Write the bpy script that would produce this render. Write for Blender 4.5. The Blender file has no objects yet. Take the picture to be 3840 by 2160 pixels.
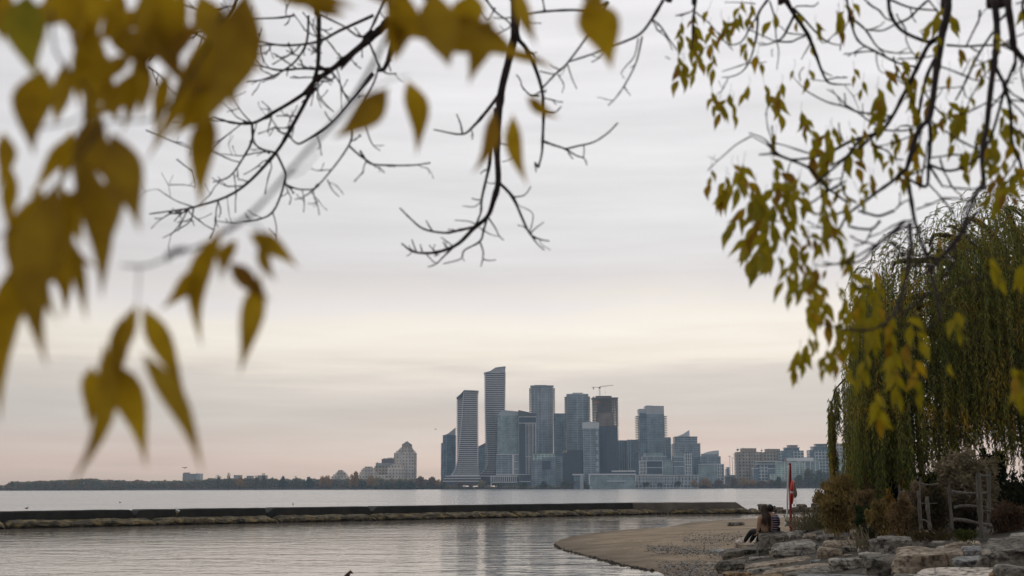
import bpy, bmesh, math, random
from mathutils import Vector, Matrix, noise
from math import pi, sin, cos, radians, exp, sqrt, atan
RND = random.Random(11)
scene = bpy.context.scene
COL = scene.collection
# ---------------------------------------------------------------- camera
H = 2.6                       # eye height above the lake
F = 4266.667                  # focal length in photo pixels (40 mm on 36 mm)
PITCH = atan((1829 - 1080) / F)
CAM_R = Matrix.Rotation(pi / 2 + PITCH, 3, 'X') @ Matrix.Rotation(-0.003, 3, 'Z')
CAM_P = Vector((0, 0, H))
cam = bpy.data.cameras.new('camera')
cam.lens = 40; cam.sensor_width = 36; cam.clip_start = 0.05; cam.clip_end = 20000
cam.dof.use_dof = True; cam.dof.focus_distance = 300; cam.dof.aperture_fstop = 3.3
cam.dof.aperture_blades = 7
co = bpy.data.objects.new('camera', cam); COL.objects.link(co)
co.matrix_world = Matrix.Translation(CAM_P) @ CAM_R.to_4x4()
scene.camera = co

def ray(u, v):
    return CAM_R @ Vector(((u - 1920) / F, (1080 - v) / F, -1))
def P(u, v, Y):               # the point at distance Y seen at photo pixel (u, v)
    d = ray(u, v); return CAM_P + d * (Y / d.y)
def W(u, v, z=0.0):           # the point at height z seen there
    d = ray(u, v); return CAM_P + d * ((z - H) / d.z)
K = 3840 / 2576.0
def PD(x, y, Y): return P(x * K, y * K, Y)

# ---------------------------------------------------------------- helpers
def lin(r, g, b):
    f = lambda c: (c / 255 / 12.92) if c / 255 <= 0.04045 else ((c / 255 + 0.055) / 1.055) ** 2.4
    return (f(r), f(g), f(b), 1)
def tag(o, label=None, cat=None, group=None, kind=None):
    if label: o['label'] = label
    if cat: o['category'] = cat
    if group: o['group'] = group
    if kind: o['kind'] = kind
    return o
def empty(name, loc, label=None, cat=None, group=None, rz=0):
    o = bpy.data.objects.new(name, None); COL.objects.link(o)
    o.location = loc; o.rotation_euler.z = rz; o.empty_display_size = 0.2
    return tag(o, label, cat, group)
def mesh_obj(name, me, parent=None, loc=None):
    o = bpy.data.objects.new(name, me); COL.objects.link(o)
    if parent: o.parent = parent
    if loc is not None: o.location = loc
    return o
class MB:
    def __init__(s, org=(0, 0, 0)): s.v = []; s.f = []; s.m = []; s.o = Vector(org)
    def pts(s, ps):
        b = len(s.v); o = s.o
        s.v += [(p[0] - o.x, p[1] - o.y, p[2] - o.z) for p in ps]; return b
    def face(s, ids, m=0): s.f.append(tuple(ids)); s.m.append(m)
    def poly(s, ps, m=0):
        b = s.pts(ps); s.face(range(b, b + len(ps)), m)
    def box(s, x0, x1, y0, y1, z0, z1, m=0):
        s.prism([(x0, y0), (x1, y0), (x1, y1), (x0, y1)], z0, z1, m)
    def prism(s, fp, z0, z1, m=0):          # footprint anticlockwise from above; z0, z1 numbers or lists
        n = len(fp)
        za = [z0] * n if not isinstance(z0, (list, tuple)) else z0
        zb = [z1] * n if not isinstance(z1, (list, tuple)) else z1
        b = s.pts([(x, y, za[i]) for i, (x, y) in enumerate(fp)] + [(x, y, zb[i]) for i, (x, y) in enumerate(fp)])
        for i in range(n):
            j = (i + 1) % n
            s.face((b + i, b + j, b + n + j, b + n + i), m)
        s.face([b + n + i for i in range(n)], m); s.face([b + n - 1 - i for i in range(n)], m)
    def hexa(s, c, m=0):                    # eight corners: bottom 4 anticlockwise, top 4
        b = s.pts(c)
        for q in ((3, 2, 1, 0), (4, 5, 6, 7), (0, 1, 5, 4), (1, 2, 6, 5), (2, 3, 7, 6), (3, 0, 4, 7)):
            s.face([b + i for i in q], m)
    def tube(s, ps, rs, n=6, m=0, cap=True):
        ps = [Vector(p) for p in ps]
        if not isinstance(rs, (list, tuple)): rs = [rs] * len(ps)
        up = None; b0 = None
        for i, p in enumerate(ps):
            t = (ps[min(i + 1, len(ps) - 1)] - ps[max(i - 1, 0)])
            if t.length < 1e-9: t = Vector((0, 0, 1))
            t.normalize()
            if up is None:
                up = t.orthogonal()
            up = (up - t * up.dot(t))
            if up.length < 1e-6: up = t.orthogonal()
            up.normalize(); w = t.cross(up)
            b = s.pts([p + (up * cos(2 * pi * k / n) + w * sin(2 * pi * k / n)) * rs[i] for k in range(n)])
            if b0 is not None:
                for k in range(n):
                    k2 = (k + 1) % n
                    s.face((b0 + k, b0 + k2, b + k2, b + k), m)
            elif cap: s.face([b + n - 1 - k for k in range(n)], m)
            b0 = b
        if cap: s.face([b0 + k for k in range(n)], m)
    def ball(s, c, r, m=0, nu=8, nv=5, sq=(1, 1, 1), rot=None):
        c = Vector(c); rows = []
        for j in range(nv + 1):
            th = pi * j / nv
            q = [Vector((sin(th) * cos(2 * pi * i / nu) * r * sq[0], sin(th) * sin(2 * pi * i / nu) * r * sq[1], cos(th) * r * sq[2])) for i in range(nu)]
            if rot: q = [rot @ x for x in q]
            rows.append(s.pts([c + x for x in q]))
        for j in range(nv):
            for i in range(nu):
                i2 = (i + 1) % nu
                s.face((rows[j] + i, rows[j + 1] + i, rows[j + 1] + i2, rows[j] + i2), m)
    def build(s, name, mats, parent=None, smooth=False, loc=None):
        me = bpy.data.meshes.new(name)
        me.from_pydata(s.v, [], s.f)
        if not isinstance(mats, (list, tuple)): mats = [mats]
        for q in mats: me.materials.append(q)
        if len(mats) > 1: me.polygons.foreach_set('material_index', s.m)
        if smooth: me.polygons.foreach_set('use_smooth', [True] * len(me.polygons))
        me.update()
        if loc is None and parent is None: loc = s.o
        return mesh_obj(name, me, parent, loc)
def spline(ps, sub=4):
    ps = [Vector(p) for p in ps]
    if len(ps) < 3: return ps
    q = [ps[0] * 2 - ps[1]] + ps + [ps[-1] * 2 - ps[-2]]
    out = []
    for i in range(1, len(q) - 2):
        a, b, c, d = q[i - 1:i + 3]
        for k in range(sub):
            t = k / sub
            out.append(0.5 * ((2 * b) + (c - a) * t + (2 * a - 5 * b + 4 * c - d) * t * t + (3 * b - a - 3 * c + d) * t ** 3))
    return out + [ps[-1]]
def interp(tab, x):
    if x <= tab[0][0]: return tab[0][1]
    for (a, p), (b, q) in zip(tab, tab[1:]):
        if x <= b: return p + (q - p) * (x - a) / (b - a)
    return tab[-1][1]

# ---------------------------------------------------------------- materials
def new_mat(name):
    m = bpy.data.materials.new(name); m.use_nodes = True
    nt = m.node_tree; return m, nt, nt.nodes, nt.links, nt.nodes['Principled BSDF']
def N(nodes, typ, **kw):
    n = nodes.new(typ)
    for k, v in kw.items():
        if k in n.inputs.keys() if hasattr(n.inputs, 'keys') else False: n.inputs[k].default_value = v
        else: setattr(n, k, v)
    return n
def ramp(nodes, stops):
    r = nodes.new('ShaderNodeValToRGB'); e = r.color_ramp.elements
    while len(e) < len(stops): e.new(0.5)
    for x, (p, c) in zip(e, stops): x.position = p; x.color = c if len(c) == 4 else (*c, 1)
    return r
def pm(name, stops, scale=2.0, rough=0.8, bump=0.0, bscale=None, detail=6, stretch=(1, 1, 1), spec=0.3, bdist=0.05, trans=0.0):
    """noise-mottled surface; stops = colours from the low to the high end of the noise"""
    m, nt, nd, lk, b = new_mat(name)
    tc = nd.new('ShaderNodeTexCoord'); mp = nd.new('ShaderNodeMapping'); mp.inputs['Scale'].default_value = stretch
    lk.new(tc.outputs['Object'], mp.inputs['Vector'])
    n = nd.new('ShaderNodeTexNoise'); n.inputs['Scale'].default_value = scale; n.inputs['Detail'].default_value = detail
    n.inputs['Roughness'].default_value = 0.62
    lk.new(mp.outputs[0], n.inputs['Vector'])
    k = len(stops)
    r = ramp(nd, [(0.3 + 0.4 * i / max(1, k - 1), c) for i, c in enumerate(stops)])
    lk.new(n.outputs['Fac'], r.inputs['Fac']); lk.new(r.outputs['Color'], b.inputs['Base Color'])
    b.inputs['Roughness'].default_value = rough; b.inputs['Specular IOR Level'].default_value = spec
    if bump:
        n2 = nd.new('ShaderNodeTexNoise'); n2.inputs['Scale'].default_value = bscale or scale * 4; n2.inputs['Detail'].default_value = 8
        lk.new(mp.outputs[0], n2.inputs['Vector'])
        bp = nd.new('ShaderNodeBump'); bp.inputs['Strength'].default_value = bump; bp.inputs['Distance'].default_value = bdist
        lk.new(n2.outputs['Fac'], bp.inputs['Height']); lk.new(bp.outputs[0], b.inputs['Normal'])
    if trans:
        out = nd['Material Output']; tr = nd.new('ShaderNodeBsdfTranslucent'); mx = nd.new('ShaderNodeMixShader')
        mx.inputs['Fac'].default_value = trans
        lk.new(r.outputs['Color'], tr.inputs['Color']); lk.new(b.outputs[0], mx.inputs[1]); lk.new(tr.outputs[0], mx.inputs[2])
        lk.new(mx.outputs[0], out.inputs['Surface'])
    return m
def facade(name, glass, glass2, band, fh=3.2, cw=3.0, bt=0.35, rough=0.25, spec=0.5, var=1.0):
    """storeys and mullions: glass panes between slab bands"""
    m, nt, nd, lk, b = new_mat(name)
    tc = nd.new('ShaderNodeTexCoord'); sp = nd.new('ShaderNodeSeparateXYZ'); lk.new(tc.outputs['Object'], sp.inputs[0])
    ad = nd.new('ShaderNodeMath'); ad.operation = 'ADD'; lk.new(sp.outputs['X'], ad.inputs[0]); lk.new(sp.outputs['Y'], ad.inputs[1])
    cb = nd.new('ShaderNodeCombineXYZ'); lk.new(ad.outputs[0], cb.inputs['X']); lk.new(sp.outputs['Z'], cb.inputs['Y'])
    br = nd.new('ShaderNodeTexBrick'); br.offset = 0.0; br.squash = 1.0
    br.inputs['Scale'].default_value = 1.0; br.inputs['Brick Width'].default_value = cw; br.inputs['Row Height'].default_value = fh
    br.inputs['Mortar Size'].default_value = bt; br.inputs['Mortar Smooth'].default_value = 0.1; br.inputs['Bias'].default_value = 0.0
    br.inputs['Color1'].default_value = (*glass, 1); br.inputs['Color2'].default_value = (*glass2, 1); br.inputs['Mortar'].default_value = (*band, 1)
    lk.new(cb.outputs[0], br.inputs['Vector'])
    nz = nd.new('ShaderNodeTexNoise'); nz.inputs['Scale'].default_value = 0.06; nz.inputs['Detail'].default_value = 3
    lk.new(tc.outputs['Object'], nz.inputs['Vector'])
    mx = nd.new('ShaderNodeMix'); mx.data_type = 'RGBA'; mx.blend_type = 'MULTIPLY'; mx.inputs['Factor'].default_value = 0.8 * var
    rr = ramp(nd, [(0.35, (0.62, 0.64, 0.66)), (0.65, (1.25, 1.25, 1.25))]); lk.new(nz.outputs['Fac'], rr.inputs['Fac'])
    lk.new(br.outputs['Color'], mx.inputs['A']); lk.new(rr.outputs['Color'], mx.inputs['B'])
    lk.new(mx.outputs['Result'], b.inputs['Base Color'])
    b.inputs['Roughness'].default_value = rough; b.inputs['Specular IOR Level'].default_value = spec
    return m

# ---------------------------------------------------------------- world, sun, haze
w = bpy.data.worlds.new('World'); scene.world = w; w.use_nodes = True
nt = w.node_tree; nd = nt.nodes; lk = nt.links
bg = nd['Background']; out = nd['World Output']
SUN_EL, SUN_AZ = radians(50), radians(-12)      # behind the cloud ahead, a little to the left
sky = nd.new('ShaderNodeTexSky'); sky.sky_type = 'NISHITA'; sky.sun_disc = False
sky.sun_elevation = SUN_EL; sky.sun_rotation = SUN_AZ
lk.new(sky.outputs[0], bg.inputs['Color']); bg.inputs['Strength'].default_value = 0.06
tc = nd.new('ShaderNodeTexCoord'); sp = nd.new('ShaderNodeSeparateXYZ'); lk.new(tc.outputs['Generated'], sp.inputs[0])
# cloud sheet: long thin streaks lying along the horizon
mp = nd.new('ShaderNodeMapping'); mp.inputs['Scale'].default_value = (2.2, 1.2, 26); lk.new(tc.outputs['Generated'], mp.inputs['Vector'])
n1 = nd.new('ShaderNodeTexNoise'); n1.inputs['Scale'].default_value = 1.3; n1.inputs['Detail'].default_value = 5; n1.inputs['Roughness'].default_value = 0.55
lk.new(mp.outputs[0], n1.inputs['Vector'])
mp2 = nd.new('ShaderNodeMapping'); mp2.inputs['Scale'].default_value = (1.6, 1.0, 5.0); mp2.inputs['Location'].default_value = (3.1, 0.4, 1.7); lk.new(tc.outputs['Generated'], mp2.inputs['Vector'])
n2 = nd.new('ShaderNodeTexNoise'); n2.inputs['Scale'].default_value = 2.0; n2.inputs['Detail'].default_value = 4; lk.new(mp2.outputs[0], n2.inputs['Vector'])
# elevation, pushed up and down a little by the streaks
a1 = nd.new('ShaderNodeMath'); a1.operation = 'MULTIPLY_ADD'; a1.inputs[1].default_value = 0.075; a1.inputs[2].default_value = -0.0375; lk.new(n1.outputs['Fac'], a1.inputs[0])
a2 = nd.new('ShaderNodeMath'); a2.operation = 'MULTIPLY_ADD'; a2.inputs[1].default_value = 0.05; a2.inputs[2].default_value = -0.025; lk.new(n2.outputs['Fac'], a2.inputs[0])
a3 = nd.new('ShaderNodeMath'); lk.new(a1.outputs[0], a3.inputs[0]); lk.new(a2.outputs[0], a3.inputs[1])
a4 = nd.new('ShaderNodeMath'); lk.new(a3.outputs[0], a4.inputs[0]); lk.new(sp.outputs['Z'], a4.inputs[1])
SKY = [(0.0, (212, 190, 175)), (0.03, (227, 202, 187)), (0.065, (224, 212, 200)), (0.096, (236, 223, 209)), (0.113, (254, 241, 223)), (0.142, (254, 244, 229)),
       (0.172, (232, 225, 222)), (0.22, (227, 224, 223)), (0.31, (230, 227, 227)), (0.42, (232, 229, 230)), (0.7, (206, 208, 216)), (1.0, (188, 191, 200))]
rp = ramp(nd, [(p, lin(*c)) for p, c in SKY]); lk.new(a4.outputs[0], rp.inputs['Fac'])
# streak brightness, and a duller eastern half
st = nd.new('ShaderNodeMapRange'); st.inputs['From Min'].default_value = 0.3; st.inputs['From Max'].default_value = 0.7; st.inputs['To Min'].default_value = 0.9; st.inputs['To Max'].default_value = 1.07
lk.new(n1.outputs['Fac'], st.inputs['Value'])
ea = nd.new('ShaderNodeMapRange'); ea.inputs['From Min'].default_value = -0.6; ea.inputs['From Max'].default_value = 0.6; ea.inputs['To Min'].default_value = 0.62; ea.inputs['To Max'].default_value = 1.0
lk.new(sp.outputs['Y'], ea.inputs['Value'])
ml = nd.new('ShaderNodeMath'); ml.operation = 'MULTIPLY'; lf = nd.new('ShaderNodeMapRange'); lf.inputs['From Min'].default_value = -0.5; lf.inputs['From Max'].default_value = 0.0; lf.inputs['To Min'].default_value = 0.84; lf.inputs['To Max'].default_value = 1.0
lk.new(sp.outputs['X'], lf.inputs['Value']); me_ = nd.new('ShaderNodeMath'); me_.operation = 'MULTIPLY'; lk.new(ea.outputs[0], me_.inputs[0]); lk.new(lf.outputs[0], me_.inputs[1])
lk.new(st.outputs[0], ml.inputs[0]); lk.new(me_.outputs[0], ml.inputs[1])
vm = nd.new('ShaderNodeVectorMath'); vm.operation = 'SCALE'; lk.new(rp.outputs['Color'], vm.inputs[0]); lk.new(ml.outputs[0], vm.inputs['Scale'])
bg2 = nd.new('ShaderNodeBackground'); lk.new(vm.outputs[0], bg2.inputs['Color']); bg2.inputs['Strength'].default_value = 1.2
mx = nd.new('ShaderNodeMixShader'); mx.inputs['Fac'].default_value = 0.93
lk.new(bg.outputs[0], mx.inputs[1]); lk.new(bg2.outputs[0], mx.inputs[2]); lk.new(mx.outputs[0], out.inputs['Surface'])
sl = bpy.data.lights.new('sun', 'SUN'); sl.energy = 0.5; sl.angle = radians(30); sl.color = (1, 0.93, 0.82)
so = bpy.data.objects.new('sun', sl); COL.objects.link(so)
sd = Vector((sin(SUN_AZ) * cos(SUN_EL), cos(SUN_AZ) * cos(SUN_EL), sin(SUN_EL)))
so.rotation_euler = sd.to_track_quat('Z', 'Y').to_euler(); so.location = (0, 0, 60)
vs = scene.view_settings; vs.view_transform = 'Standard'; vs.look = 'None'; vs.exposure = 0; vs.gamma = 1
scene.cycles.max_bounces = 6; scene.cycles.diffuse_bounces = 3; scene.cycles.glossy_bounces = 3; scene.cycles.volume_bounces = 0
scene.cycles.caustics_reflective = False; scene.cycles.caustics_refractive = False
scene.cycles.volume_step_rate = 8

hz = MB(); hz.box(-3300, 3300, -120, 3350, -3, 330)
hm = bpy.data.materials.new('haze_air'); hm.use_nodes = True
hn = hm.node_tree.nodes; hn.remove(hn['Principled BSDF'])
pv = hn.new('ShaderNodeVolumePrincipled'); pv.inputs['Density'].default_value = 0.00011; pv.inputs['Color'].default_value = (0.62, 0.82, 1, 1)
hm.node_tree.links.new(pv.outputs[0], hn['Material Output'].inputs['Volume'])
tag(hz.build('haze', hm), 'thin blue grey air over the lake and far shore', 'haze', kind='stuff')
# ================================================================ LAND, WATER
SHORE_PX = [(2466,2160),(2439,2145),(2388,2133),(2310,2117),(2252,2102),(2175,2083),(2101,2063),(2074,2045),(2078,2032),(2128,2013),(2233,1997),(2349,1985),
            (2505,1976),(2582,1960),(2699,1951),(2854,1945),(2950,1942),(3010,1940),(3045,1927),(3090,1912)]
SHORE = [(W(u, v).x, W(u, v).y) for u, v in SHORE_PX]
LAND = SHORE + [(44, 136), (60, 150), (210, 150), (210, -60), (-90, -60), (-90, 4), (-12, 9), (0, 13), (2.4, 18), (3.6, 26)]
def inside(x, y):
    c = False; n = len(LAND); j = n - 1
    for i in range(n):
        xi, yi = LAND[i]; xj, yj = LAND[j]
        if (yi > y) != (yj > y) and x < (xj - xi) * (y - yi) / (yj - yi) + xi: c = not c
        j = i
    return c
def sdist(x, y):
    best = 1e9; n = len(LAND)
    for i in range(n):
        ax, ay = LAND[i]; bx, by = LAND[(i + 1) % n]
        dx, dy = bx - ax, by - ay
        t = max(0, min(1, ((x - ax) * dx + (y - ay) * dy) / (dx * dx + dy * dy)))
        d = (x - ax - dx * t) ** 2 + (y - ay - dy * t) ** 2
        if d < best: best = d
    d = sqrt(best)
    return d if inside(x, y) else -d
TOE = [(-40, -6), (4, -2), (12, 1.4), (26.9, 4.85), (36.9, 6.5), (47.8, 9.4), (57, 13.8), (68, 18.5), (90, 26), (150, 60)]
def hz_(x, y):
    d = sdist(x, y)
    if d < 0: return max(-1.6, 0.12 * d)
    z = 0.85 * (1 - exp(-d * 0.08))
    e = max(0, x - interp(TOE, y)); fall = 1 if y < 60 else max(0.25, 1 - (y - 60) / 60)
    z += (min(e * 0.15, 1.35) + min(max(0, e - 9) * 0.05, 0.8)) * fall
    return z + 0.03 * noise.noise(Vector((x * 0.35, y * 0.35, 0))) + 0.012 * noise.noise(Vector((x * 1.3, y * 1.3, 4)))
_hc = {}
def ground(x, y):
    k = (round(x * 4), round(y * 4))
    if k not in _hc: _hc[k] = hz_(k[0] / 4, k[1] / 4)
    return _hc[k]
def G(u, v, y0=9, y1=140):                # the point of the ground seen at a pixel
    d = ray(u, v); y = y0; st = 0.5; prev = None
    while y < y1:
        p = CAM_P + d * (y / d.y); g = ground(p.x, p.y)
        if p.z <= g:
            lo, hi = y - st, y
            for _ in range(8):
                m = (lo + hi) / 2; p = CAM_P + d * (m / d.y)
                if p.z <= ground(p.x, p.y): hi = m
                else: lo = m
            return CAM_P + d * (hi / d.y)
        y += st
    return CAM_P + d * (y1 / d.y)

sand, nt, nd, lk, b = new_mat('beach_sand')
tc = nd.new('ShaderNodeTexCoord'); n = nd.new('ShaderNodeTexNoise'); n.inputs['Scale'].default_value = 0.5; n.inputs['Detail'].default_value = 9; n.inputs['Roughness'].default_value = 0.68
lk.new(tc.outputs['Object'], n.inputs['Vector'])
r = ramp(nd, [(0.33, (0.145, 0.105, 0.065)), (0.5, (0.24, 0.178, 0.113)), (0.66, (0.33, 0.252, 0.165))]); lk.new(n.outputs['Fac'], r.inputs['Fac'])
v = nd.new('ShaderNodeTexVoronoi'); v.inputs['Scale'].default_value = 9; lk.new(tc.outputs['Object'], v.inputs['Vector'])
rv = ramp(nd, [(0.0, (0.55, 0.55, 0.57)), (0.5, (1.0, 0.97, 0.92)), (1.0, (1.5, 1.5, 1.5))])
sx = nd.new('ShaderNodeSeparateXYZ'); lk.new(v.outputs['Color'], sx.inputs[0]); lk.new(sx.outputs['X'], rv.inputs['Fac'])
mk = nd.new('ShaderNodeTexNoise'); mk.inputs['Scale'].default_value = 0.22; mk.inputs['Detail'].default_value = 4; lk.new(tc.outputs['Object'], mk.inputs['Vector'])
rk = ramp(nd, [(0.46, (0.05,) * 3), (0.6, (0.7,) * 3)]); lk.new(mk.outputs['Fac'], rk.inputs['Fac'])
mx = nd.new('ShaderNodeMix'); mx.data_type = 'RGBA'; mx.blend_type = 'MULTIPLY'; lk.new(rk.outputs['Color'], mx.inputs['Factor']); lk.new(r.outputs['Color'], mx.inputs['A']); lk.new(rv.outputs['Color'], mx.inputs['B'])
# wet strip by the waterline
ge = nd.new('ShaderNodeSeparateXYZ'); lk.new(tc.outputs['Object'], ge.inputs[0])
we = nd.new('ShaderNodeMapRange'); we.inputs['From Min'].default_value = 0.02; we.inputs['From Max'].default_value = 0.16; we.inputs['To Min'].default_value = 0.55; we.inputs['To Max'].default_value = 1.0
lk.new(ge.outputs['Z'], we.inputs['Value'])
vm = nd.new('ShaderNodeVectorMath'); vm.operation = 'SCALE'; lk.new(mx.outputs['Result'], vm.inputs[0]); lk.new(we.outputs[0], vm.inputs['Scale'])
lk.new(vm.outputs[0], b.inputs['Base Color']); b.inputs['Roughness'].default_value = 0.85; b.inputs['Specular IOR Level'].default_value = 0.2
bp = nd.new('ShaderNodeBump'); bp.inputs['Strength'].default_value = 0.6; bp.inputs['Distance'].default_value = 0.04; n3 = nd.new('ShaderNodeTexNoise'); n3.inputs['Scale'].default_value = 6; n3.inputs['Detail'].default_value = 8
lk.new(tc.outputs['Object'], n3.inputs['Vector']); lk.new(n3.outputs['Fac'], bp.inputs['Height']); lk.new(bp.outputs[0], b.inputs['Normal'])
soil = pm('bank_soil', [(0.02, 0.017, 0.012), (0.05, 0.042, 0.03), (0.085, 0.07, 0.05)], 0.8, 0.9, 0.8, 5)

def axis(a, b, fine0, fine1, cs, fs):
    out = []; x = a
    while x < b:
        out.append(x); x += fs if fine0 <= x < fine1 else cs
    return out + [b]
xs = axis(-90, 210, -4, 32, 6, 0.55); ys = axis(-60, 150, 8, 110, 6, 0.7)
m = MB()
m.v = [(x, y, hz_(x, y)) for y in ys for x in xs]
nx = len(xs)
for j in range(len(ys) - 1):
    for i in range(nx - 1):
        q = (j * nx + i, j * nx + i + 1, (j + 1) * nx + i + 1, (j + 1) * nx + i)
        if max(m.v[k][2] for k in q) < -0.5: continue
        cx, cy = (xs[i] + xs[i + 1]) / 2, (ys[j] + ys[j + 1]) / 2
        m.face(q, 1 if cx > interp(TOE, cy) + 0.4 else 0)
tag(m.build('beach', [sand, soil], smooth=True), 'brown sand spit with a stony strip and the bank rising behind', 'beach', kind='structure')

def water_mat(name, base, s1, s2, st, rough, dist):
    m, nt, nd, lk, b = new_mat(name)
    tc = nd.new('ShaderNodeTexCoord')
    mp = nd.new('ShaderNodeMapping'); mp.inputs['Scale'].default_value = (0.45, 1, 1); mp.inputs['Rotation'].default_value = (0, 0, 0.12); lk.new(tc.outputs['Object'], mp.inputs['Vector'])
    a = nd.new('ShaderNodeTexNoise'); a.inputs['Scale'].default_value = s1; a.inputs['Detail'].default_value = 4; lk.new(mp.outputs[0], a.inputs['Vector'])
    c = nd.new('ShaderNodeTexNoise'); c.inputs['Scale'].default_value = s2; c.inputs['Detail'].default_value = 3; lk.new(mp.outputs[0], c.inputs['Vector'])
    # calmer and rougher patches
    pt = nd.new('ShaderNodeTexNoise'); pt.inputs['Scale'].default_value = 0.035; pt.inputs['Detail'].default_value = 3; lk.new(mp.outputs[0], pt.inputs['Vector'])
    pr = nd.new('ShaderNodeMapRange'); pr.inputs['From Min'].default_value = 0.35; pr.inputs['From Max'].default_value = 0.65; pr.inputs['To Min'].default_value = 0.55; pr.inputs['To Max'].default_value = 1.25; lk.new(pt.outputs['Fac'], pr.inputs['Value'])
    ad = nd.new('ShaderNodeMath'); ad.operation = 'MULTIPLY_ADD'; ad.inputs[1].default_value = 0.4; lk.new(c.outputs['Fac'], ad.inputs[0]); lk.new(a.outputs['Fac'], ad.inputs[2])
    mu = nd.new('ShaderNodeMath'); mu.operation = 'MULTIPLY'; lk.new(ad.outputs[0], mu.inputs[0]); lk.new(pr.outputs[0], mu.inputs[1])
    bp = nd.new('ShaderNodeBump'); bp.inputs['Strength'].default_value = st; bp.inputs['Distance'].default_value = dist
    lk.new(mu.outputs[0], bp.inputs['Height']); lk.new(bp.outputs[0], b.inputs['Normal'])
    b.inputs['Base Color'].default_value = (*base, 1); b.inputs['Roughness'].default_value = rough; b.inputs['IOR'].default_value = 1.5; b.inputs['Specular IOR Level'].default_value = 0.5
    return m
lake_m = water_mat('lake_water', (0.16, 0.16, 0.165), 0.22, 1.1, 1.0, 0.16, 0.75)  # base lightened too, diffuse colour making up for weak sky reflection
cove_m = water_mat('cove_water', (0.26, 0.228, 0.19), 0.5, 2.0, 1.0, 0.04, 0.052)  # pale base colour stands in for the sky reflection the ripples lose
# the breakwater line parts the open lake from the sheltered cove
BW0, BW1, BW2 = Vector((-34.2, 76.5, 0)), Vector((14.8, 113.2, 0)), Vector((24.6, 114.2, 0))
dirw = (BW1 - BW0).normalized()
BWm = BW0 - dirw * 90
back = Vector((-dirw.y, dirw.x, 0)) * 1.6     # wall line stands behind the ledge
m = MB(); ring = [BWm + back, BW0 + back, BW1 + back, BW2 + Vector((0, 1.6, 0)), Vector((60, 128, 0)), Vector((210, 128, 0)), Vector((3200, 128, 0)), Vector((3200, 3300, 0)), Vector((-3200, 3300, 0)), Vector((-3200, BWm.y, 0))]
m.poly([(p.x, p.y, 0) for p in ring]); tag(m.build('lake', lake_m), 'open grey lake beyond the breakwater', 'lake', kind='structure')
m = MB(); ring = [BWm + back, Vector((-3200, BWm.y, 0)), Vector((-3200, -110, 0)), Vector((3200, -110, 0)), Vector((3200, 128, 0)), Vector((210, 128, 0)), Vector((60, 128, 0)), BW2 + Vector((0, 1.6, 0)), BW1 + back, BW0 + back]
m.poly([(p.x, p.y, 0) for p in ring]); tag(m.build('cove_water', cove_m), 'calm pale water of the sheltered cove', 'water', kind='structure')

# ================================================================ BREAKWATER
conc = pm('wet_dark_concrete', [(0.010, 0.010, 0.009), (0.02, 0.02, 0.017), (0.036, 0.033, 0.028)], 0.7, 0.8, 0.5, 6, stretch=(1, 1, 0.5))
conc2 = pm('weathered_concrete', [(0.075, 0.066, 0.055), (0.12, 0.105, 0.088), (0.16, 0.14, 0.115)], 0.7, 0.85, 0.5, 6)
algae, nt, nd, lk, b = new_mat('algae_rubble')
tc = nd.new('ShaderNodeTexCoord'); n = nd.new('ShaderNodeTexNoise'); n.inputs['Scale'].default_value = 1.7; n.inputs['Detail'].default_value = 8; n.inputs['Roughness'].default_value = 0.72; lk.new(tc.outputs['Object'], n.inputs['Vector'])
r = ramp(nd, [(0.38, (0.02, 0.016, 0.010)), (0.46, (0.04, 0.03, 0.014)), (0.54, (0.11, 0.08, 0.03)), (0.63, (0.21, 0.155, 0.065))]); lk.new(n.outputs['Fac'], r.inputs['Fac'])
ge = nd.new('ShaderNodeSeparateXYZ'); lk.new(tc.outputs['Object'], ge.inputs[0])
we = nd.new('ShaderNodeMapRange'); we.inputs['From Min'].default_value = 0.08; we.inputs['From Max'].default_value = 0.2; we.inputs['To Min'].default_value = 0.22; we.inputs['To Max'].default_value = 1.0; lk.new(ge.outputs['Z'], we.inputs['Value'])
vm = nd.new('ShaderNodeVectorMath'); vm.operation = 'SCALE'; lk.new(r.outputs['Color'], vm.inputs[0]); lk.new(we.outputs[0], vm.inputs['Scale']); lk.new(vm.outputs[0], b.inputs['Base Color']); b.inputs['Roughness'].default_value = 0.9
bp = nd.new('ShaderNodeBump'); bp.inputs['Strength'].default_value = 0.9; bp.inputs['Distance'].default_value = 0.08; n3 = nd.new('ShaderNodeTexNoise'); n3.inputs['Scale'].default_value = 4; n3.inputs['Detail'].default_value = 8
lk.new(tc.outputs['Object'], n3.inputs['Vector']); lk.new(n3.outputs['Fac'], bp.inputs['Height']); lk.new(bp.outputs[0], b.inputs['Normal'])

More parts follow.
